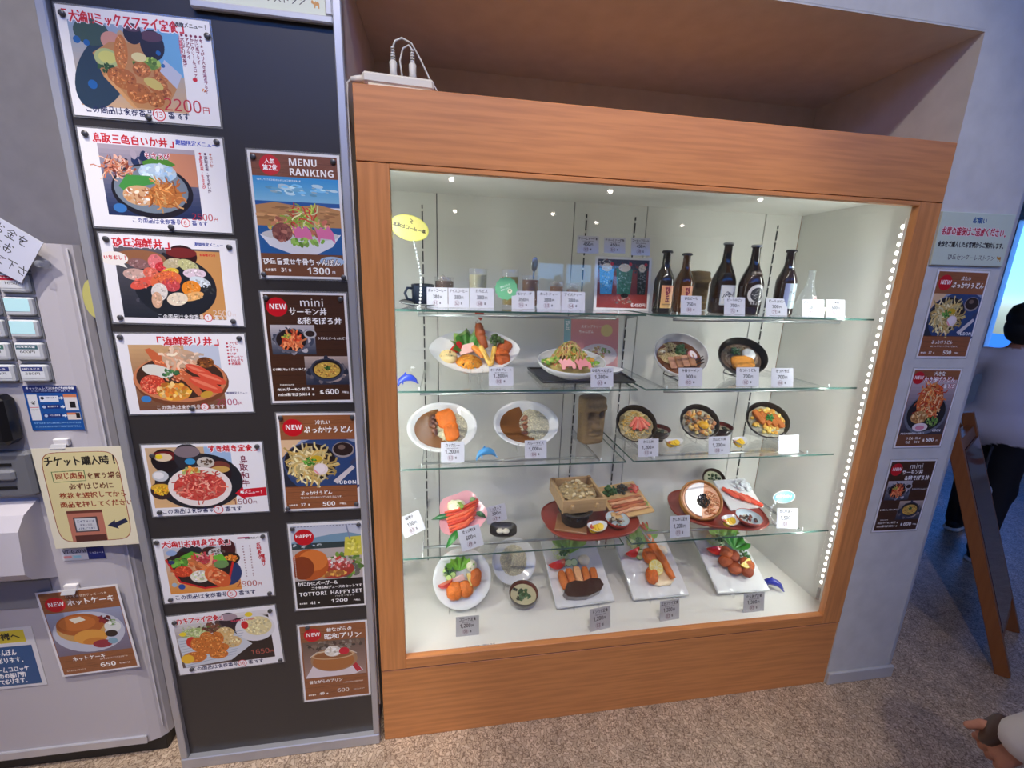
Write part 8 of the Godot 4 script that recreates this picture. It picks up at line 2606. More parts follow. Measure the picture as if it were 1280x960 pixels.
# ------------------------------------------------------------------ ticket machine
func build_machine() -> void:
	var t := thing("ticket_machine", "pale grey meal ticket vending machine beside the menu board", "machine", Vector3(-1.15, 0.0, -0.055))
	var grey := mat(C8(196, 192, 198), 0.38)
	var w := 0.45
	var poly := PackedVector2Array([Vector2(-w, -0.54), Vector2(-w, -0.02), Vector2(-w + 0.02, 0.0), Vector2(w - 0.075, 0.0), Vector2(w - 0.045, -0.003), Vector2(w - 0.02, -0.012), Vector2(w - 0.006, -0.026), Vector2(w, -0.042), Vector2(w, -0.54)])
	part(t, "cabinet", G.new().prism(poly, 0.055, 1.61), grey)
	part(t, "door_edge", G.new().box(Vector3(0.005, 1.5, 0.004), Vector3(w - 0.012, 0.85, -0.016), 0.001, Basis(Vector3.UP, -0.9)), mat(C8(214, 212, 218), 0.25))
	part(t, "plinth", G.new().box(Vector3(0.88, 0.055, 0.52), Vector3(0, 0.0275, -0.275), 0.002), mat(C8(24, 24, 26), 0.5))
	part(t, "bottom_trim", G.new().box(Vector3(0.84, 0.03, 0.008), Vector3(-0.02, 0.072, 0.003), 0.002), mat(C8(206, 206, 212), 0.25, 0.4))
	part(t, "top_lamp_bar", G.new().box(Vector3(0.78, 0.012, 0.02), Vector3(-0.055, 1.614, -0.012), 0.003), mat(C8(210, 232, 232), 0.2))
	# selection buttons with printed tickets
	var s := Sheet.new(self, 512, 256, 1.0, C8(226, 230, 234))
	var heads := [["", C8(170, 206, 212), ""], ["カキフライ定食", C8(190, 30, 60), "1650円"], ["", C8(170, 206, 212), ""], ["", C8(170, 206, 212), ""], ["46食券大盛", C8(70, 110, 120), "600円"], ["58カルピス", C8(60, 70, 130), "380円"], ["57コーラ", C8(60, 70, 130), "380円"], ["45食券中盛", C8(70, 120, 110), "500円"]]
	for i in 8:
		var x := (i % 4) * 128.0
		var y := (i / 4) * 128.0
		if heads[i][0] == "":
			s.rect(x, y, 128, 128, C8(176, 216, 222))
			continue
		s.rect(x + 6, y + 8, 116, 46, heads[i][1])
		s.text(heads[i][0], x + 9, y + 20, minf(26.0, 114.0 / String(heads[i][0]).length()), Color.WHITE, 0.14)
		s.text(heads[i][2], x + 22, y + 64, 30, INK, 0.1, 0.95, false)
	var bt := s.tex()
	var pm := printed(bt, 0.25, 0.4)
	var lit := printed(bt, 0.25, 0.4)
	lit.emission_enabled = true
	lit.emission_texture = bt
	lit.emission_energy_multiplier = 0.35
	var ys := [1.566, 1.514, 1.458, 1.403, 1.346, 1.29]
	for c in 3:
		for r in 6:
			var k: int = [r, [0, 1, 2, 1, 7, 6][r], [1, 0, 1, 7, 6, 5][r]][c]
			var at := Vector3(-0.82 - 0.073 * c + 1.15, ys[r], 0.0)
			var b := part(t, "selection_button", G.new().box(Vector3(0.06, 0.044, 0.016), at + Vector3(0, 0, 0.008), 0.004), mat(C8(206, 210, 214), 0.25))
			var g := G.new()
			g.uvquad(at + Vector3(-0.026, -0.012, 0.0166), at + Vector3(0.026, -0.012, 0.0166), at + Vector3(0.026, 0.019, 0.0166), at + Vector3(-0.026, 0.019, 0.0166), Rect2((k % 4) * 0.25, (k / 4) * 0.5, 0.25, 0.5))
			part(b, "button_print", g, lit if heads[k][0] == "" else pm)
			part(b, "button_backplate", G.new().box(Vector3(0.066, 0.05, 0.003), at + Vector3(0, -0.001, 0.0015)), mat(C8(120, 122, 128), 0.5))  # grey plate behind the button, a little larger than it
	# card terminal, note slots, ticket hood
	var z := -0.055
	var rd := part(t, "card_reader", G.new().box(Vector3(0.11, 0.13, 0.05), Vector3(0.215, 1.172, 0.024), 0.012, Basis(Vector3.BACK, 0.0)), mat(C8(22, 22, 26), 0.3))
	part(rd, "reader_screen", G.new().box(Vector3(0.07, 0.03, 0.002), Vector3(0.2, 1.14, 0.0498), 0.001), mat(C8(196, 202, 206), 0.2))
	var sl := part(t, "note_slot_panel", G.new().box(Vector3(0.14, 0.125, 0.03), Vector3(0.215, 1.02, 0.014), 0.008), mat(C8(112, 114, 120), 0.4))
	for k in 2:
		part(sl, "note_slot", G.new().box(Vector3(0.09, 0.008, 0.004), Vector3(0.2, 1.05 - 0.065 * k, 0.0285)), mat(C8(18, 18, 20), 0.6))
	part(sl, "slot_lip", G.new().box(Vector3(0.1, 0.03, 0.016), Vector3(0.2, 1.022, 0.03), 0.006), mat(C8(130, 132, 138), 0.35))
	var hood := PackedVector2Array([Vector2(0.0, 0.94), Vector2(0.05, 0.915), Vector2(0.075, 0.88), Vector2(0.085, 0.76), Vector2(0.07, 0.735), Vector2(0.0, 0.69)])
	part(t, "ticket_hood", G.new().prism(hood, -0.1, 0.262, Transform3D(Basis(Vector3(0, 0, 1), Vector3(1, 0, 0), Vector3(0, 1, 0)), Vector3.ZERO)), mat(C8(206, 202, 210), 0.35))
	part(t, "tray_recess", G.new().box(Vector3(0.36, 0.09, 0.004), Vector3(0.06, 0.64, 0.001), 0.001), mat(C8(140, 140, 146), 0.5))

func clip(at: Vector3, label: String) -> void:
	var t := thing("paper_clip_holder", label, "clip", at, Basis(), "white clips holding notices")
	part(t, "clip_body", G.new().box(Vector3(0.034, 0.02, 0.012), Vector3(0, 0.01, 0.006), 0.002), mat(C8(232, 230, 230), 0.35))
	part(t, "clip_jaw", G.new().box(Vector3(0.036, 0.014, 0.003), Vector3(-0.003, 0.0, 0.016), 0.001, Basis(Vector3.RIGHT, -0.6)), mat(C8(206, 206, 208), 0.2, 0.3))

func notice(called: String, label: String, category: String, c: Vector3, w: float, h: float, turn: float, tex: Texture2D, group := "notices on the ticket machine") -> Node3D:
	var t := thing(called, label, category, c, Basis(Vector3.BACK, deg_to_rad(turn)), group)
	part(t, "sheet", G.new().box(Vector3(w, h, 0.0008), Vector3(0, 0, -0.0004)), mat(C8(232, 230, 226), 0.4))
	var g := G.new()
	g.uvquad(Vector3(-w / 2, -h / 2, 0.0004), Vector3(w / 2, -h / 2, 0.0004), Vector3(w / 2, h / 2, 0.0004), Vector3(-w / 2, h / 2, 0.0004))
	part(t, "print", g, printed(tex, 0.3, 0.4))
	return t

func build_machine_notices() -> void:
	# how to pay without cash
	var s := Sheet.new(self, 120, 122, 4.0, C8(24, 84, 160))
	s.rect(0, 0, 120, 20, C8(30, 50, 120))
	s.text("キャッシュレス決済のご利用手順", 6, 4, 7.2, Color.WHITE, 0.14, 1.0)
	s.tiny(18, 13, 84, 4, C8(200, 214, 236))
	s.rect(5, 24, 22, 70, C8(226, 228, 232))
	s.scatter(10, 16, 46, 5, 6, 1, 2.6, [C8(60, 60, 66)])
	s.rect(6, 58, 20, 1.5, C8(206, 60, 60))
	s.tiny(8, 64, 16, 3, C8(90, 90, 110))
	for k in 3:
		s.rect(32, 28 + k * 24, 42, [16.0, 11.0, 11.0][k], C8(226, 230, 240) if k == 0 else C8(30, 50, 120))
		s.tiny(46, 31 + k * 24, 24, 4, C8(30, 50, 110) if k == 0 else Color.WHITE)
		s.disc(38, 34 + k * 24, 4, 4, C8(40, 44, 60) if k == 0 else C8(180, 200, 230))
		s.poly(PackedVector2Array([Vector2(75, 32 + k * 24), Vector2(80, 32 + k * 24), Vector2(80, 29 + k * 24), Vector2(86, 34 + k * 24), Vector2(80, 39 + k * 24), Vector2(80, 36 + k * 24), Vector2(75, 36 + k * 24)]), C8(226, 232, 240))
	s.rect(86, 24, 30, 44, C8(222, 220, 222))
	s.rect(86, 24, 30, 8, C8(214, 130, 90))
	s.rect(97, 44, 13, 17, C8(30, 30, 34))
	s.rect(86, 74, 30, 20, C8(222, 214, 206))
	s.rect(86, 74, 22, 6, C8(214, 130, 90))
	s.rect(106, 75, 9, 14, C8(34, 30, 34))
	s.tiny(8, 100, 104, 4, C8(150, 196, 236))
	s.tiny(8, 110, 104, 4, C8(150, 196, 236))
	notice("payment_guide", "blue cashless payment guide sticker with white arrows", "sticker", Vector3(-0.802, 1.1945, -0.0535), 0.121, 0.122, 0.0, s.tex())
	# ticket buying notice
	s = Sheet.new(self, 210, 297, 2.2, C8(236, 230, 206))
	for q in [[C8(150, 60, 40), 0.0], [C8(226, 214, 160), 1.6]]:
		var p := PackedVector2Array()
		for i in 40:
			var a := TAU * (i + 0.5) / 40.0
			p.append(Vector2(105 + signf(cos(a)) * pow(absf(cos(a)), 0.28) * (90 - q[1]), 146 + signf(sin(a)) * pow(absf(sin(a)), 0.28) * (134 - q[1])))
		s.poly(p, q[0])
	s.text("チケット購入時！", 22, 26, 26, INK, 0.13, 0.84)
	s.line(PackedVector2Array([Vector2(34, 68), Vector2(110, 66), Vector2(110, 96), Vector2(34, 98), Vector2(34, 68)]), 1.6, C8(60, 110, 60))
	s.text("同じ商品", 40, 72, 19, C8(150, 60, 36), 0.13, 0.9)
	s.text("を買う場合", 114, 74, 18, C8(110, 60, 40), 0.12, 0.92)
	s.text("必ずはじめに", 66, 104, 18, C8(110, 60, 40), 0.12)
	s.text("枚数を選択してから", 40, 130, 18, C8(150, 60, 36), 0.12, 1.0)
	s.text("商品を押してください", 36, 157, 18, C8(150, 60, 36), 0.12, 0.98)
	s.rect(46, 184, 86, 96, C8(190, 120, 100))
	s.rect(46, 184, 86, 8, C8(110, 60, 50))
	s.rect(58, 204, 58, 46, C8(80, 70, 76))
	s.rect(62, 208, 50, 38, C8(206, 210, 216))
	s.tiny(66, 214, 42, 7, C8(50, 60, 110))
	s.tiny(72, 226, 30, 6, C8(110, 110, 130))
	s.tiny(66, 237, 42, 5, C8(70, 80, 120))
	s.rect(54, 260, 76, 20, C8(90, 50, 44))
	s.poly(PackedVector2Array([Vector2(138, 234), Vector2(158, 218), Vector2(158, 226), Vector2(186, 214), Vector2(190, 226), Vector2(162, 238), Vector2(164, 246)]), C8(36, 44, 76))
	notice("ticket_notice", "cream notice sheet with a red rounded border and dark arrow", "notice", Vector3(-0.755, 0.942, -0.034), 0.21, 0.297, 0.3, s.tex())
	clip(Vector3(-0.797, 1.092, -0.053), "white spring clip holding the cream ticket notice")
	# hot cake menu
	s = wood_sheet()
	s.fade(8, 74, 194, 150, C8(150, 160, 190), C8(120, 110, 130))
	s.disc(104, 150, 94, 70, C8(196, 200, 216))
	s.disc(86, 136, 64, 46, C8(206, 160, 96))
	s.disc(86, 122, 62, 38, C8(176, 94, 40))
	s.disc(80, 116, 48, 26, C8(196, 112, 50))
	s.poly(PackedVector2Array([Vector2(62, 100), Vector2(92, 94), Vector2(104, 108), Vector2(74, 116)]), C8(236, 232, 214))
	s.disc(104, 168, 44, 26, C8(226, 160, 70))
	s.disc(110, 184, 30, 12, C8(206, 130, 50))
	s.scatter(20, 150, 112, 16, 10, 4, 8, [C8(130, 30, 40), C8(90, 24, 34)])
	s.disc(168, 140, 22, 20, C8(226, 230, 228))
	s.scatter(20, 172, 126, 12, 10, 3, 6, [C8(120, 160, 90), C8(226, 232, 226)])
	s.disc(160, 164, 16, 12, C8(40, 26, 30))
	s.disc(130, 196, 26, 14, C8(150, 40, 60))
	s.disc(158, 190, 13, 11, C8(130, 170, 190))
	new_badge(s, 40, 46, 26)
	s.text("リンゴをのせたクッキーつき", 70, 20, 9, C8(240, 226, 210), 0.12, 1.0)
	s.text("ホットケーキ", 70, 34, 21, Color.WHITE, 0.14, 0.98)
	s.text("ホットケーキ", 40, 232, 15, Color.WHITE, 0.14, 0.98)
	s.tiny(110, 248, 76, 5, C8(236, 226, 220))
	s.text("650", 106, 262, 19, Color.WHITE, 0.1, 1.2)
	s.tiny(158, 272, 30, 5, Color.WHITE)
	s.tiny(16, 276, 50, 5, C8(226, 206, 190))
	notice("hot_cake_menu", "wood grain hot cake menu sheet hanging on the ticket machine", "menu", Vector3(-0.8355, 0.505, -0.046), 0.21, 0.297, 2.8, s.tex())
	clip(Vector3(-0.855, 0.648, -0.053), "white spring clip holding the hot cake menu")
	# blue notice
	s = Sheet.new(self, 210, 200, 2.2, C8(222, 222, 228))
	s.rect(60, 8, 128, 40, C8(226, 206, 60))
	s.text("お客様へ", 80, 16, 24, INK, 0.13, 1.0)
	s.rect(10, 60, 188, 132, C8(34, 84, 140))
	s.text("いかと天ぷらとちゃんぽん", 24, 70, 20, Color.WHITE, 0.13, 0.66)
	s.text("用意しております。", 60, 96, 19, Color.WHITE, 0.13, 0.76)
	s.text("かにクリームコロッケ", 40, 128, 18, Color.WHITE, 0.13, 0.76)
	s.text("カキ・その他の揚げ物", 40, 148, 18, Color.WHITE, 0.13, 0.76)
	s.text("店内で揚げております。", 40, 168, 18, Color.WHITE, 0.13, 0.72)
	notice("blue_notice", "white notice with a yellow heading and blue text panel", "notice", Vector3(-1.09, 0.427, -0.0535), 0.21, 0.21, 0.5, s.tex())
	# model plate
	s = Sheet.new(self, 110, 44, 4.0, C8(206, 206, 216))
	s.text("VT-G20M", 4, 8, 13, C8(70, 70, 90), 0.1, 0.95)
	s.rect(4, 28, 20, 8, C8(226, 150, 150))
	s.rect(28, 28, 20, 8, C8(150, 206, 226))
	s.rect(66, 0, 44, 44, C8(24, 40, 120))
	s.tiny(71, 20, 34, 6, C8(226, 230, 240))
	notice("model_plate", "small model name plate with a navy square on the ticket machine", "label", Vector3(-0.812, 0.762, -0.0535), 0.108, 0.042, 1.0, s.tex())
	# handwritten sheet with a suction cup
	s = Sheet.new(self, 210, 120, 2.6, C8(214, 218, 236))
	s.text("ここにお金を", 30, 10, 26, INK, 0.07)
	s.text("先にお", 90, 44, 26, INK, 0.07)
	s.text("入れて下さい", 84, 78, 26, INK, 0.07)
	notice("handwritten_note", "tilted handwritten note in a clear sleeve on the ticket machine", "notice", Vector3(-0.845, 1.618, -0.032), 0.2, 0.115, -34.0, s.tex())
	var t := thing("suction_cup", "clear round suction cup at the corner of the handwritten note", "suction cup", Vector3(-0.752, 1.561, -0.0545), Basis(Vector3.RIGHT, PI / 2))
	part(t, "cup", G.new().lathe([[0.0, 0.0], [0.012, 0.0], [0.0125, 0.002], [0.006, 0.008], [0.006, 0.014], [0.0085, 0.018], [0.0075, 0.022], [0.0, 0.023]], 24), glass(0.16, Color(0.92, 0.95, 1.0)))
	t = thing("yellow_tag", "yellow oval tag showing between the ticket machine and the menu board", "tag", Vector3(-0.655, 1.48, -0.045), Basis(Vector3.UP, 0.6))
	var g := G.new()
	g.prism(g.ring_poly(24, 0.02, 0.048), -0.0008, 0.0008, Transform3D(Basis(Vector3(1, 0, 0), Vector3(0, 0, 1), Vector3(0, -1, 0)), Vector3.ZERO))
	part(t, "tag_disc", g, mat(C8(206, 200, 120), 0.5))

# ------------------------------------------------------------------ the hall beyond the column
func build_hall() -> void:
	# folding wooden signboard seen on its edge
	var foot := Vector3(2.53, 0.0, 0.095)
	var wv := Vector3(0.88, 0, -0.474).normalized()
	var back := Vector3(-0.474, 0, -0.88).normalized()
	var up := (Vector3(0, 0.95, 0) + back * 0.33).normalized()
	var nrm := wv.cross(up).normalized()
	var t := thing("folding_signboard", "brown wooden folding signboard standing behind the white column", "signboard", foot, Basis(wv, up, nrm))
	var wd := wood("y", C8(150, 92, 52))
	for k in 2:
		part(t, "side_post", G.new().box(Vector3(0.035, 1.06, 0.045), Vector3(0.018 + 0.41 * k, 0.54, -0.02), 0.002), wd)
	for y in [0.16, 0.98]:
		part(t, "cross_bar", G.new().box(Vector3(0.375, 0.05, 0.03), Vector3(0.223, y, -0.02), 0.002), wood("x", C8(150, 92, 52)))
	part(t, "poster_panel", G.new().box(Vector3(0.375, 0.77, 0.008), Vector3(0.223, 0.57, 0.0), 0.001), mat(C8(60, 46, 60), 0.08, 0.0, 0.6))
	var rearup := (Vector3(0, 0.95, 0) - back * 0.33).normalized()
	var loc := Basis(wv, up, nrm).inverse()
	var top: Vector3 = up * 1.02
	for k in 2:
		var a: Vector3 = loc * (top + wv * (0.03 + 0.385 * k) - nrm * 0.055)
		var b: Vector3 = loc * (top + wv * (0.03 + 0.385 * k) - nrm * 0.055 - rearup * 1.0)
		part(t, "rear_leg", G.new().tube([a, b], 0.018, 4), wd)
	# small tree pots and shrubs outside the windows, mirrored in the glass
	var leaf := C8(74, 110, 52)
	for q in [[2.2, 10.4, 1.3], [3.3, 11.0, 1.7], [4.4, 10.4, 1.7], [5.6, 11.4, 2.0]]:
		var tr := thing("garden_shrub", "leafy green garden shrub outside the rear window", "shrub", Vector3(q[0], -0.12, q[1]), Basis(), "shrubs outside the rear windows")
		part(tr, "stem", G.new().tube([Vector3(0, 0, 0), Vector3(0.03, 0.5, 0), Vector3(0, 0.9, 0.02)], [0.05, 0.04, 0.02], 8), mat(C8(90, 70, 50), 0.9))
		var g := G.new()
		for i in 70:
			var u := Vector3(rng.randfn(), rng.randfn() * 0.8, rng.randfn()).normalized() * pow(rng.randf(), 0.4)
			g.tone(leaf.lightened(rng.randf() * 0.3), 0.4, 9.0)
			g.blob(Vector3(0, q[2] * 0.68, 0) + u * Vector3(0.5, q[2] * 0.42, 0.45), Vector3.ONE * rng.randf_range(0.07, 0.15), Basis(), 0.6, 2.5, i * 1.7, 5, 8)
		part(tr, "foliage", g, vmat(0.7))
	struct("floor_garden", slab(Vector3(-12, -0.3, 9.2), Vector3(22, -0.12, 30)), paint(C8(120, 128, 96)))
	struct("floor_terrace", slab(Vector3(6.6, -0.3, -20), Vector3(26, -0.1, 9.2)), paint(C8(170, 176, 180)))
	struct("floor_yard", slab(Vector3(-4, -0.3, -24), Vector3(6.6, -0.1, -4.6)), paint(C8(170, 176, 180)))

# ------------------------------------------------------------------ people
func body_field(bones: Array, cell: float, blend: float) -> G:
	# tapered capsules joined smoothly and meshed as surface nets; every bone: [a, b, ra, rb, colour]
	var lo := Vector3.INF
	var hi := -Vector3.INF
	for b in bones:
		var m: float = maxf(b[2], b[3]) + blend + cell * 2.0
		lo = lo.min(b[0] - Vector3.ONE * m).min(b[1] - Vector3.ONE * m)
		hi = hi.max(b[0] + Vector3.ONE * m).max(b[1] + Vector3.ONE * m)
	var nx := int((hi.x - lo.x) / cell) + 2
	var ny := int((hi.y - lo.y) / cell) + 2
	var nz := int((hi.z - lo.z) / cell) + 2
	var f := PackedFloat32Array()
	f.resize(nx * ny * nz)
	f.fill(1.0)
	var own := PackedByteArray()
	own.resize(nx * ny * nz)
	var best := PackedFloat32Array()
	best.resize(nx * ny * nz)
	best.fill(9.0)
	for bi in bones.size():
		var a: Vector3 = bones[bi][0]
		var b: Vector3 = bones[bi][1]
		var ra: float = bones[bi][2]
		var rb: float = bones[bi][3]
		var m: float = maxf(ra, rb) + blend + cell * 1.5
		var p0 := ((a.min(b) - Vector3.ONE * m - lo) / cell).floor()
		var p1 := ((a.max(b) + Vector3.ONE * m - lo) / cell).ceil()
		var ab := b - a
		var l2 := maxf(ab.length_squared(), 1e-8)
		for z in range(maxi(0, int(p0.z)), mini(nz, int(p1.z) + 1)):
			for y in range(maxi(0, int(p0.y)), mini(ny, int(p1.y) + 1)):
				var row := (z * ny + y) * nx
				for x in range(maxi(0, int(p0.x)), mini(nx, int(p1.x) + 1)):
					var p := lo + Vector3(x, y, z) * cell
					var t := clampf((p - a).dot(ab) / l2, 0.0, 1.0)
					var d := (p - a - ab * t).length() - lerpf(ra, rb, t)
					var i := row + x
					if d < best[i]:
						best[i] = d
						own[i] = bi
					var e := f[i]
					var h := maxf(blend - absf(e - d), 0.0) / blend
					f[i] = minf(e, d) - h * h * blend * 0.25
	var g := G.new()
	var verts := {}
	var cols := {}
	var step := [0, 1, nx, nx + 1, nx * ny, nx * ny + 1, nx * ny + nx, nx * ny + nx + 1]
	var offs := [Vector3(0, 0, 0), Vector3(1, 0, 0), Vector3(0, 1, 0), Vector3(1, 1, 0), Vector3(0, 0, 1), Vector3(1, 0, 1), Vector3(0, 1, 1), Vector3(1, 1, 1)]
	var edges := [[0, 1], [2, 3], [4, 5], [6, 7], [0, 2], [1, 3], [4, 6], [5, 7], [0, 4], [1, 5], [2, 6], [3, 7]]
	for z in nz - 1:
		for y in ny - 1:
			var row := (z * ny + y) * nx
			for x in nx - 1:
				var i := row + x
				var inside := 0
				for k in 8:
					if f[i + step[k]] < 0.0:
						inside += 1
				if inside == 0 or inside == 8:
					continue
				var s := Vector3.ZERO
				var n := 0
				for e in edges:
					var a := f[i + step[e[0]]]
					var b := f[i + step[e[1]]]
					if (a < 0.0) != (b < 0.0):
						var oa: Vector3 = offs[e[0]]
						s += oa.lerp(offs[e[1]], a / (a - b))
						n += 1
				verts[i] = lo + (Vector3(x, y, z) + s / n) * cell
				cols[i] = L(bones[own[i]][4])
	for i in verts:
		var a := f[i]
		for ax in 3:
			var d1: int = [1, nx, nx * ny][ax]
			var b := f[i + d1]
			if (a < 0.0) == (b < 0.0):
				continue
			var u: int = [nx, nx * ny, 1][ax]
			var w: int = [nx * ny, 1, nx][ax]
			var q := [i, i - u, i - u - w, i - w]
			if not (verts.has(q[1]) and verts.has(q[2]) and verts.has(q[3])):
				continue
			var order := [0, 1, 2, 0, 2, 3] if a < 0.0 else [0, 2, 1, 0, 3, 2]
			for k in [order[0], order[2], order[1], order[3], order[5], order[4]]:
				g.st.set_color(cols[q[k]])
				g.st.add_vertex(verts[q[k]])
	return g

func hand_bones(wrist: Vector3, dir: Vector3, side: Vector3, col: Color, curl := 0.6, s := 1.0) -> Array:
	# palm, four fingers and a thumb; dir runs down the hand, side toward the thumb
	var palm := side.cross(dir).normalized()
	var out := []
	for k in 4:
		var off := side * ((1.5 - k) * 0.019 * s)
		var a := wrist + dir * 0.02 * s + off * 0.6
		var b := wrist + dir * 0.085 * s + off
		out.append([a, b, 0.014 * s, 0.0115 * s, col])
		var ln: float = [0.038, 0.044, 0.041, 0.031][k] * s
		var d1 := (dir * cos(curl * 0.6) + palm * sin(curl * 0.6)).normalized()
		var d2 := (dir * cos(curl * 1.6) + palm * sin(curl * 1.6)).normalized()
		var d3 := (dir * cos(curl * 2.4) + palm * sin(curl * 2.4)).normalized()
		var c := b + d1 * ln
		var d := c + d2 * ln * 0.65
		out.append([b, c, 0.0085 * s, 0.008 * s, col])
		out.append([c, d, 0.008 * s, 0.0076 * s, col])
		out.append([d, d + d3 * ln * 0.5, 0.0076 * s, 0.007 * s, col])
	var tb := wrist + dir * 0.03 * s + side * 0.024 * s
	var t1 := tb + (dir * 0.75 + side * 0.55 + palm * 0.3).normalized() * 0.036 * s
	var t2 := t1 + (dir * 0.9 + side * 0.12 + palm * 0.4).normalized() * 0.03 * s
	out.append([tb, t1, 0.0135 * s, 0.0112 * s, col])
	out.append([t1, t2, 0.0108 * s, 0.009 * s, col])
	return out

func person(label: String, at: Vector3, yaw: float, h: float, top: Color, legs: Color, skin: Color, hair: Color, shoe: Color, feet: Array, hands: Array, sleeve: bool) -> Node3D:
	# feet and hands are given in the person's own frame, which faces +z
	var t := thing("person", label, "person", at, Basis(Vector3.UP, yaw))
	var k := h / 1.7
	var hip := Vector3(0, 0.90, 0) * k
	var neck := Vector3(0, 1.40, 0.0) * k
	var bones := [[hip + Vector3(0, 0.02, 0), Vector3(0, 1.08, 0) * k, 0.135 * k, 0.125 * k, top], [Vector3(0, 1.08, 0) * k, Vector3(0, 1.28, 0.0) * k, 0.125 * k, 0.13 * k, top], [Vector3(-0.13, 1.33, 0) * k, Vector3(0.13, 1.33, 0) * k, 0.075 * k, 0.075 * k, top], [Vector3(-0.08, 0.9, 0) * k, Vector3(0.08, 0.9, 0) * k, 0.13 * k, 0.13 * k, top], [neck - Vector3(0, 0.03, 0), neck + Vector3(0, 0.07, 0.01), 0.055 * k, 0.05 * k, skin]]
	for i in 2:
		var s := -1.0 if i == 0 else 1.0
		var hj := Vector3(0.085 * s, 0.86, 0) * k
		var ft: Vector3 = feet[i]
		var an := ft + Vector3(0, 0.085, -0.03) * k
		var kn := (hj + an) * 0.5 + Vector3(0.0, 0.01, 0.06) * k
		bones.append([hj, kn, 0.095 * k, 0.07 * k, legs])
		bones.append([kn, an, 0.07 * k, 0.055 * k, legs])
		var sh := Vector3(0.175 * s, 1.33, 0) * k
		var ha: Vector3 = hands[i]
		var el := (sh + ha) * 0.5 + Vector3(0.05 * s, -0.02, -0.05) * k
		bones.append([sh, el, 0.058 * k, 0.046 * k, top])
		bones.append([el, el.lerp(ha, 0.96 if sleeve else 0.25), 0.05 * k, 0.046 * k, top])
		bones.append([el, ha, 0.038 * k, 0.027 * k, skin])
	# head: skull, jaw, nose, ears
	var hc := Vector3(0, 1.575, 0.02) * k
	bones += [[hc + Vector3(0, 0.03, -0.012) * k, hc + Vector3(0, 0.0, 0.0), 0.084 * k, 0.08 * k, skin], [hc, hc + Vector3(0, -0.062, 0.034) * k, 0.07 * k, 0.048 * k, skin]]
	var g := body_field(bones, 0.015 * k, 0.045 * k)
	var body := part(t, "body", g, vmat(0.8))
	var fine := [[hc + Vector3(0, 0.005, 0.078) * k, hc + Vector3(0, -0.026, 0.098) * k, 0.009 * k, 0.013 * k, skin], [hc + Vector3(-0.084, 0.0, -0.004) * k, hc + Vector3(-0.086, -0.03, 0.0) * k, 0.014 * k, 0.01 * k, skin], [hc + Vector3(0.084, 0.0, -0.004) * k, hc + Vector3(0.086, -0.03, 0.0) * k, 0.014 * k, 0.01 * k, skin], [hc + Vector3(-0.02, -0.056, 0.082) * k, hc + Vector3(0.02, -0.056, 0.082) * k, 0.006 * k, 0.006 * k, C8(170, 90, 84)]]
	for s in [-1.0, 1.0]:
		fine.append([hc + Vector3(0.03 * s, 0.008, 0.072) * k, hc + Vector3(0.034 * s, 0.008, 0.072) * k, 0.009 * k, 0.008 * k, C8(40, 30, 28)])
	for i in 2:
		var s := -1.0 if i == 0 else 1.0
		var ha: Vector3 = hands[i]
		var sh := Vector3(0.175 * s, 1.33, 0) * k
		var el := (sh + ha) * 0.5 + Vector3(0.05 * s, -0.02, -0.05) * k
		var dir := (ha - el).normalized()
		var fw := Vector3(0, 0, 1)
		fw = (fw - dir * fw.dot(dir)).normalized()
		part(body, "hand", body_field(hand_bones(ha, dir, fw, skin, 0.85 * (-s), k), 0.004, 0.004), vmat(0.6))
	part(body, "face", body_field(fine, 0.004, 0.006), vmat(0.6))
	var hg := G.new(hair)
	hg.blob(hc + Vector3(0, 0.035, -0.022) * k, Vector3(0.102, 0.105, 0.105) * k, Basis(), 0.06, 6.0, 1.0, 14, 20)
	hg.blob(hc + Vector3(0, -0.035, -0.05) * k, Vector3(0.095, 0.1, 0.07) * k, Basis(), 0.08, 6.0, 2.0, 12, 18)
	part(body, "hair", hg, vmat(0.6))
	for i in 2:
		var ft: Vector3 = feet[i]
		var sg := G.new(shoe)
		sg.blob(ft + Vector3(0, 0.05, 0.02) * k, Vector3(0.046, 0.045, 0.125) * k, Basis(), 0.0, 1.0, 0.0, 10, 16, 0.8)
		var so := part(body, "shoe", sg, vmat(0.6))
		var bg := G.new(C8(226, 224, 220))
		bg.blob(ft + Vector3(0, 0.016, 0.02) * k, Vector3(0.05, 0.016, 0.132) * k, Basis(), 0.0, 1.0, 0.0, 8, 16, 0.6)
		part(so, "sole", bg, vmat(0.6))
	return t

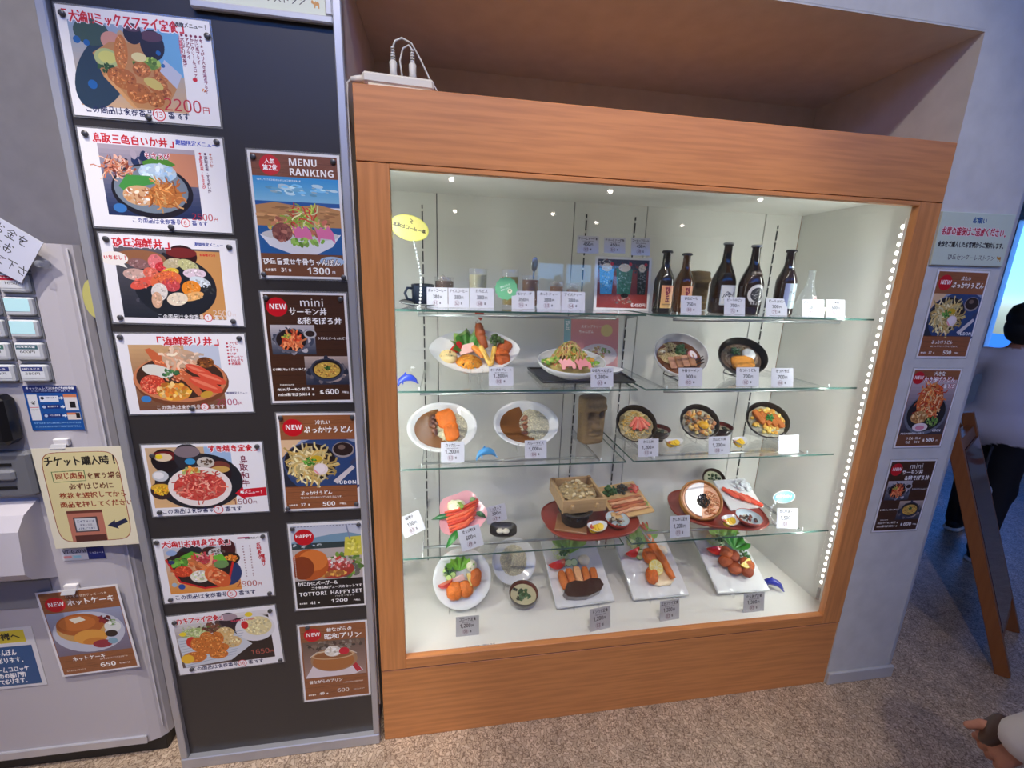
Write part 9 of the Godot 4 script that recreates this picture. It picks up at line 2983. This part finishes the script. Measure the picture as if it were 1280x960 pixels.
func build_people() -> void:
	var skin := C8(170, 116, 96)
	person("person in a loose white shirt and black trousers walking past the signboard", Vector3(3.47, 0.0, -0.75), 1.9, 1.53, C8(214, 208, 216), C8(20, 20, 26), skin, C8(16, 14, 14), C8(18, 18, 20), [Vector3(-0.1, 0.0, -0.1), Vector3(0.1, 0.015, 0.22)], [Vector3(-0.24, 0.74, 0.06), Vector3(0.24, 0.76, 0.05)], false)
	var bag := thing("white_bag", "small crumpled white bag hanging at the walking person's knee", "bag", Vector3(3.33, 0.42, -0.66), Basis(Vector3.UP, 0.4))
	part(bag, "bag_body", G.new().blob(Vector3(0, 0.0, 0), Vector3(0.09, 0.06, 0.05), Basis(Vector3.BACK, 0.3), 0.3, 2.5, 3.0, 10, 16), mat(C8(226, 230, 236), 0.5))
	part(bag, "bag_strap", G.new().tube([Vector3(-0.04, 0.04, 0), Vector3(-0.02, 0.16, 0.0), Vector3(0.0, 0.3, 0.0)], 0.006, 6), mat(C8(40, 40, 46), 0.6))
	person("person in a grey knit sweater holding a brown pouch beside the camera", Vector3(1.66, 0.0, 0.86), PI, 1.5, C8(196, 192, 194), C8(50, 52, 62), skin, C8(30, 24, 20), C8(60, 50, 44), [Vector3(-0.1, 0.0, 0.0), Vector3(0.1, 0.0, 0.03)], [Vector3(-0.26, 0.76, 0.06), Vector3(0.275, 0.665, 0.175)], true)
	var pouch := thing("brown_pouch", "dark brown leather pouch with a painted white highlight held at the sweater cuff", "pouch", Vector3(1.385, 0.64, 0.64), Basis.from_euler(Vector3(0.2, 0.6, 0.4)))
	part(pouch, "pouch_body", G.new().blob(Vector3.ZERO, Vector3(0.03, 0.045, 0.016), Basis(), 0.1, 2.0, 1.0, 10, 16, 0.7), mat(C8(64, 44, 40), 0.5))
	part(pouch, "painted_highlight", G.new().box(Vector3(0.012, 0.03, 0.003), Vector3(-0.012, 0.012, 0.0165), 0.001, Basis(Vector3.BACK, 0.4)), mat(C8(236, 232, 226), 0.4))  # white slip that paints a highlight onto the pouch
